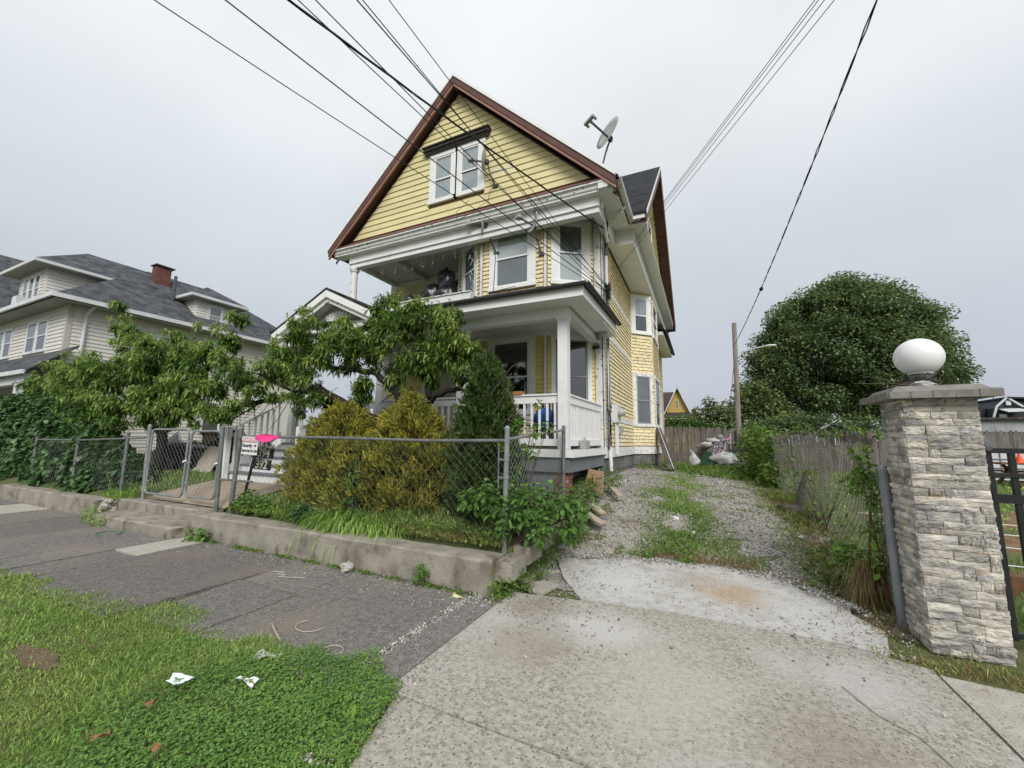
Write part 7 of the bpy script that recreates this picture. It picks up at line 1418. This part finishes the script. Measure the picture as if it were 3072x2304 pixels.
# ================================================================ signs
def text_mesh(name, s, size, org, xd, zd, m, parent, ext=.002, bold=0., shear=0.):
    cu = bpy.data.curves.new(name, 'FONT'); cu.body = s; cu.size = size; cu.extrude = ext; cu.offset = bold; cu.align_x = 'CENTER'; cu.align_y = 'CENTER'; cu.shear = shear
    o = bpy.data.objects.new(name, cu); COL.objects.link(o); dg = bpy.context.evaluated_depsgraph_get(); me = bpy.data.meshes.new_from_object(o.evaluated_get(dg)); bpy.data.objects.remove(o)
    xd, zd, org = Vector(xd).normalized(), Vector(zd).normalized(), Vector(org); nn = xd.cross(zd); base = wloc(parent)
    for v in me.vertices: p = org+xd*v.co.x+zd*v.co.y+nn*v.co.z-base; v.co = p
    me.materials.clear(); me.materials.append(m); q = bpy.data.objects.new(name, me); COL.objects.link(q); q.parent = parent; return q
XD, ZD = Vector((1, 0, -.03)), Vector((.03, 0, 1)); sc = Vector((-6.97, 4.35, 1.46))
sg = thing('warning_sign', 'white warning sign about security cameras hung on the fence', 'sign', sc); SG = mat('sign white', (.74, .75, .76), rough=.4); INK = mat('black ink', (.015, .015, .015), rough=.5)
def rect(org, w_, h, dx, dz, th=.0): c = org+XD*dx+ZD*dz; nn = Vector((0, -1, 0)); return [c-XD*w_/2-ZD*h/2+nn*th, c+XD*w_/2-ZD*h/2+nn*th, c+XD*w_/2+ZD*h/2+nn*th, c-XD*w_/2+ZD*h/2+nn*th]
b = MB(); b.slab(rect(sc, .42, .30, 0, 0), (0, .006, 0)); build('board', b, SG, sg)
b = MB(); b.slab(rect(sc, .39, .085, 0, .095, .003), (0, .003, 0)); build('red_band', b, mat('faded red band', (.55, .20, .22), rough=.5), sg)
text_mesh('lettering', 'WARNING', .095, sc+ZD*.095+Vector((0, -.005, 0)), XD, ZD, SG, sg, .001, .001)
text_mesh('lettering', 'Security', .082, sc-XD*.065+ZD*.0+Vector((0, -.003, 0)), XD, ZD, INK, sg, .001, .002)
text_mesh('lettering', 'Cameras In Use', .072, sc-ZD*.085+Vector((0, -.003, 0)), XD, ZD, INK, sg, .001, .002)
b = MB(); b.slab(rect(sc, .085, .034, .135, .002, .003), (0, .002, 0)); b.lathe((0, 0, 0), [(.001, 0), (.001, .001)], 4); k = MB(); k.slab(rect(sc, .085, .034, .135, .002, .003), (0, .002, 0)); build('camera_symbol', k, INK, sg)
for dx in (.105, .13): k = MB(); c = sc+XD*dx+ZD*.002+Vector((0, -.0045, 0)); k.slab([c+XD*.013*math.cos(a*.628)+ZD*.013*math.sin(a*.628) for a in range(10)], (0, .001, 0)); build('camera_symbol', k, SG, sg)
b = MB(); b.slab(rect(sc, .425, .305, 0, 0, -.007), (0, .001, 0)); build('edge', b, INK, sg)
hn = thing('house_number_sign', 'black house number plates 394 and 392 on a black stake', 'sign', (-7.05, 4.62, .4)); GOLD = mat('pale gold numerals', (.60, .56, .44), rough=.4)
b = MB(); b.beam((-7.42, 4.60, .4), (-7.22, 4.62, 1.34), .035, .03, up=(1, 0, 0)); build('stake', b, BLK, hn)
for (cx, cz, s) in ((-6.93, 1.335, '394'), (-6.97, 1.135, '392')):
    c = Vector((cx, 4.58, cz)); b = MB(); b.slab(rect(c, .50, .175, 0, 0), (0, .015, 0)); pl = build('plate', b, BLK, hn); text_mesh('numerals', s, .215, c+Vector((0, -.003, -.004)), XD, ZD, GOLD, hn, .002, .004, .12)
b = MB(); b.slab([(-7.42, 4.66, 1.03), (-7.38, 4.66, 1.22), (-6.66, 4.66, 1.62), (-6.62, 4.66, 1.5)], (0, .012, 0)); build('white_arrow', b, WBR, hn)
b = MB(); rg = random.Random(2)
for i in range(26): p = Vector((-7.0+rg.gauss(0, .11), 4.63, 1.50+rg.gauss(0, .05))); b.tube([p, p+Vector((rg.uniform(-.06, .06), 0, rg.uniform(-.05, .06)))], .01, 4)
build('black_scroll', b, BLK, hn)
b = MB(); b.slab([(-6.83, 4.33, 1.585), (-6.75, 4.32, 1.64), (-6.5, 4.31, 1.655), (-6.3, 4.33, 1.63), (-6.26, 4.34, 1.6), (-6.4, 4.31, 1.535), (-6.6, 4.31, 1.52), (-6.72, 4.32, 1.56)], (0, .03, 0)); single('pink_cloth', b, PINKF, 'fluorescent pink plastic rag hung over the fence rail', 'rag', (-6.5, 4.33, 1.58))
# ================================================================ litter
def scrap(label, x, y, w_, h, rz, m=PAPER, name='paper_scrap', z=None, curl=.02, cat='litter'):
    z = (float(zg(x, y)) if y > 3.99 else -.0) if z is None else z; c, s = math.cos(rz), math.sin(rz); b = MB(); V = []
    for i in range(4):
        for j in range(3):
            u, v = (i/3-.5)*w_, (j/2-.5)*h; V.append((x+u*c-v*s, y+u*s+v*c, z+.012+curl*math.sin(i*1.3+j*2.1+x*9)))
    F = [(i*3+j, i*3+3+j, i*3+4+j, i*3+1+j) for i in range(3) for j in range(2)]; n = len(V); b.add(V+[(p[0], p[1], p[2]-.003) for p in V], F+[tuple(q+n for q in f)[::-1] for f in F])
    single(name, b, m, label, cat, (x, y, z), 'litter scattered on the ground')
scrap('blue and white wrapper lying in the grass nearest the street', -3.15, 1.68, .16, .06, .45, mat('pale blue wrapper', (.5, .62, .66), (.75, .78, .8), scale=14, rough=.4), 'wrapper', .03)
scrap('white torn paper in the clover beside the wrapper', -2.74, 1.85, .15, .05, .05, z=.035)
scrap('grey white card at the edge of the lawn below the pavement', -2.95, 2.13, .18, .09, .2, mat('dirty card', (.5, .5, .47), rough=.8), z=.02)
scrap('yellow wrapper at the foot of the concrete wall near the driveway', -2.36, 3.74, .15, .05, -.2, mat('yellow wrapper', (.6, .5, .03), (.65, .65, .5), scale=20, rough=.4), 'wrapper')
for i, (x, y, s, lab) in enumerate(((-.46, 6.85, .10, 'white scrap in the weeds at the near end of the drive'), (-.2, 6.55, .07, 'small white scrap beside the drive weeds near the apron'), (.12, 6.6, .06, 'white scrap at the edge of the worn track'), (.35, 11.5, .16, 'white sheet lying flat on the far part of the drive'), (-.25, 12.6, .2, 'long white strip across the far drive weeds'), (1.12, 6.9, .1, 'crumpled white scrap at the foot of the sagging fence'), (1.2, 5.45, .16, 'torn white plastic on the verge below the straw tuft'), (1.32, 4.3, .1, 'white paper lying in front of the stone pillar'), (-1.55, 8.95, .14, 'white rag by the downspout foot'), (-1.35, 9.0, .14, 'second white rag on the gravel beside the downspout foot'), (-11.1, 4.6, .2, 'crumpled white plastic by the far fence post'), (1.0, 11.0, .2, 'white scrap under the vine covered fence post'))):
    scrap(lab, x, y, s, s*.6, i*.9, BAGW if i % 3 else PAPER, 'plastic_scrap', curl=.03)
def cord(label, pts, r, m, nm='string', cat='string'): b = MB(); b.tube(pts, r, 5); single(nm, b, m, label, cat, pts[0], 'litter scattered on the ground')
circ = lambda cx, cy, r, a0, a1, n, z=.012: [(cx+r*math.cos(rad(a0+(a1-a0)*i/n)), cy+r*math.sin(rad(a0+(a1-a0)*i/n))*.8, z) for i in range(n+1)]
STR = mat('pale string', (.42, .40, .35), rough=.8)
cord('pale curved string on the pavement above the lawn edge', circ(-3.12, 2.62, .13, 150, 370, 14), (.004), STR); cord('loop of white string at the corner of the lawn', circ(-2.62, 2.42, .08, 0, 400, 18)+[(-2.5, 2.38, .012), (-2.3, 2.38, .012), (-2.14, 2.4, .012)], .0035, STR)
cord('bent wire coat hanger on the pavement', [(-4.75, 3.4, .01), (-4.6, 3.44, .012), (-4.62, 3.36, .012), (-4.5, 3.38, .012), (-4.52, 3.3, .012), (-4.2, 3.42, .012)], .005, STR); cord('long thin string on the concrete near the pillar', [(.75, 3.6, .012), (.85, 3.35, .012), (1.0, 3.2, .012), (1.05, 3.0, .012), (1.15, 2.9, .012)], .004, STR)
cord('green hose loop on the pavement below the far wall', circ(-8.9, 3.42, .2, 0, 300, 14), .008, mat('green cord', (.1, .2, .1)), 'hose', 'hose'); cord('pale stick lying on the lawn edge', [(-3.45, 2.5, .015), (-3.3, 2.42, .02), (-3.1, 2.33, .015)], .008, WOODP, 'stick', 'stick')
b = MB(); b.blob((-4.0, 3.82, .05), (.09, .07, .06), 4, .3, 10, 7); single('concrete_lump', b, CONCL, 'lump of pale concrete on the pavement at the foot of the wall', 'rubble', (-4, 3.82, 0))
for i, (x, y, lab) in enumerate(((-2.55, 1.28, 'curled brown leaf in the clover near the street'), (-2.9, 1.2, 'brown dead leaf lying in the clover nearest the bottom of the lawn'), (-3.0, 1.45, 'tan dead leaf in the grass by the clover'))): scrap(lab, x, y, .06, .03, i, mat('dead leaf', (.25, .13, .06), rough=.8), 'dead_leaf', .05, .012, 'leaf')
# ================================================================ the lot beyond the black gate
b = MB(); b.add([(2.4, 6.2, float(zg(2.4, 6.2))+.012), (6.5, 6.2, float(zg(6.5, 6.2))+.012), (8, 11.5, float(zg(8, 11.5))+.02), (3.4, 11.5, float(zg(3.4, 11.5))+.02)], [(0, 1, 2, 3)]); struct('mulch_bed', b, mat('mulch', (.16, .09, .055), (.24, .15, .09), scale=7, detail=8, rough=1, bump=.8, bscale=40, col3=(.09, .05, .03), scale3=12))
b = MB(); b.box(2.5, 6, 6.1, 6.25, .12, .3); single('landscape_timber', b, WOODB, 'brown landscape timber edging the mulch behind the black gate', 'timber', (3.5, 6.2, .1))
for k in range(4):
    y = 6.6+k*.9; b = MB(); b.tube([(2.4, y, float(zg(2.4, y))+.16), (4.5, y+.05, float(zg(4.5, y))+.12), (7, y+.1, float(zg(7, y))+.18)], .006, 4); single('ground_string', b, PAPER, ('nearest', 'second', 'third', 'farthest')[k]+' white string stretched over the mulch behind the black gate', 'string', (2.4, y, .3), 'strings stretched over the mulch')
pt = thing('picnic_table', 'brown wooden picnic table in the lot behind the black gate', 'table', (9.3, 18, .42))
for k in range(4): b = MB(); b.box(8.1, 11, 17.6+.22*k, 17.6+.22*k+.2, 1.08, 1.13); build('top_board', b, WOODB, pt)
for x in (8.4, 10.6):
    for s in (-1, 1): b = MB(); b.beam((x, 18+s*.55, .42), (x, 18-s*.2, 1.08), .09, .05, up=(1, 0, 0)); build('leg', b, WOODB, pt)
    b = MB(); b.box(x-.03, x+.03, 17.2, 18.8, .72, .8); build('brace', b, WOODB, pt)
for yb in (17.25, 18.75): b = MB(); b.box(8.1, 11, yb-.12, yb+.12, .82, .87); build('bench_board', b, WOODB, pt)
cn = thing('traffic_cone', 'small orange traffic cone on the picnic table', 'cone', (8.65, 17.9, 1.13)); b = MB(); b.lathe((8.65, 17.9, 1.13), [(.10, .02), (.09, .03), (.03, .28), (.025, .29)], 16); build('cone', b, ORNG, cn); b = MB(); b.box(8.53, 8.77, 17.78, 18.02, 1.13, 1.152); build('base', b, ORNG, cn)
tk = thing('white_tank', 'white caged water tank behind the picnic table', 'tank', (9.6, 20, .45)); b = MB(); b.box(8.7, 10.6, 19.6, 20.6, .5, 1.5); build('tank', b, WTRM, tk)
for i in range(7): x = 8.7+i*.315; b = MB(); b.tube([(x, 19.58, .5), (x, 19.58, 1.52)], .015, 5); build('cage_bar', b, GALV, tk)
for z in (.6, .9, 1.2, 1.5): b = MB(); b.tube([(8.7, 19.57, z), (10.6, 19.57, z)], .015, 5); build('cage_bar', b, GALV, tk)
b = MB(); b.slab([(5.1, 24.0, 2.35), (5.75, 24.0, 2.75), (5.8, 24.2, 2.75), (5.2, 24.2, 2.35)], (0, .02, .03)); single('white_board', b, WTRM, 'slanted white board showing over the rear fence', 'board', (5.4, 24, 2.3))
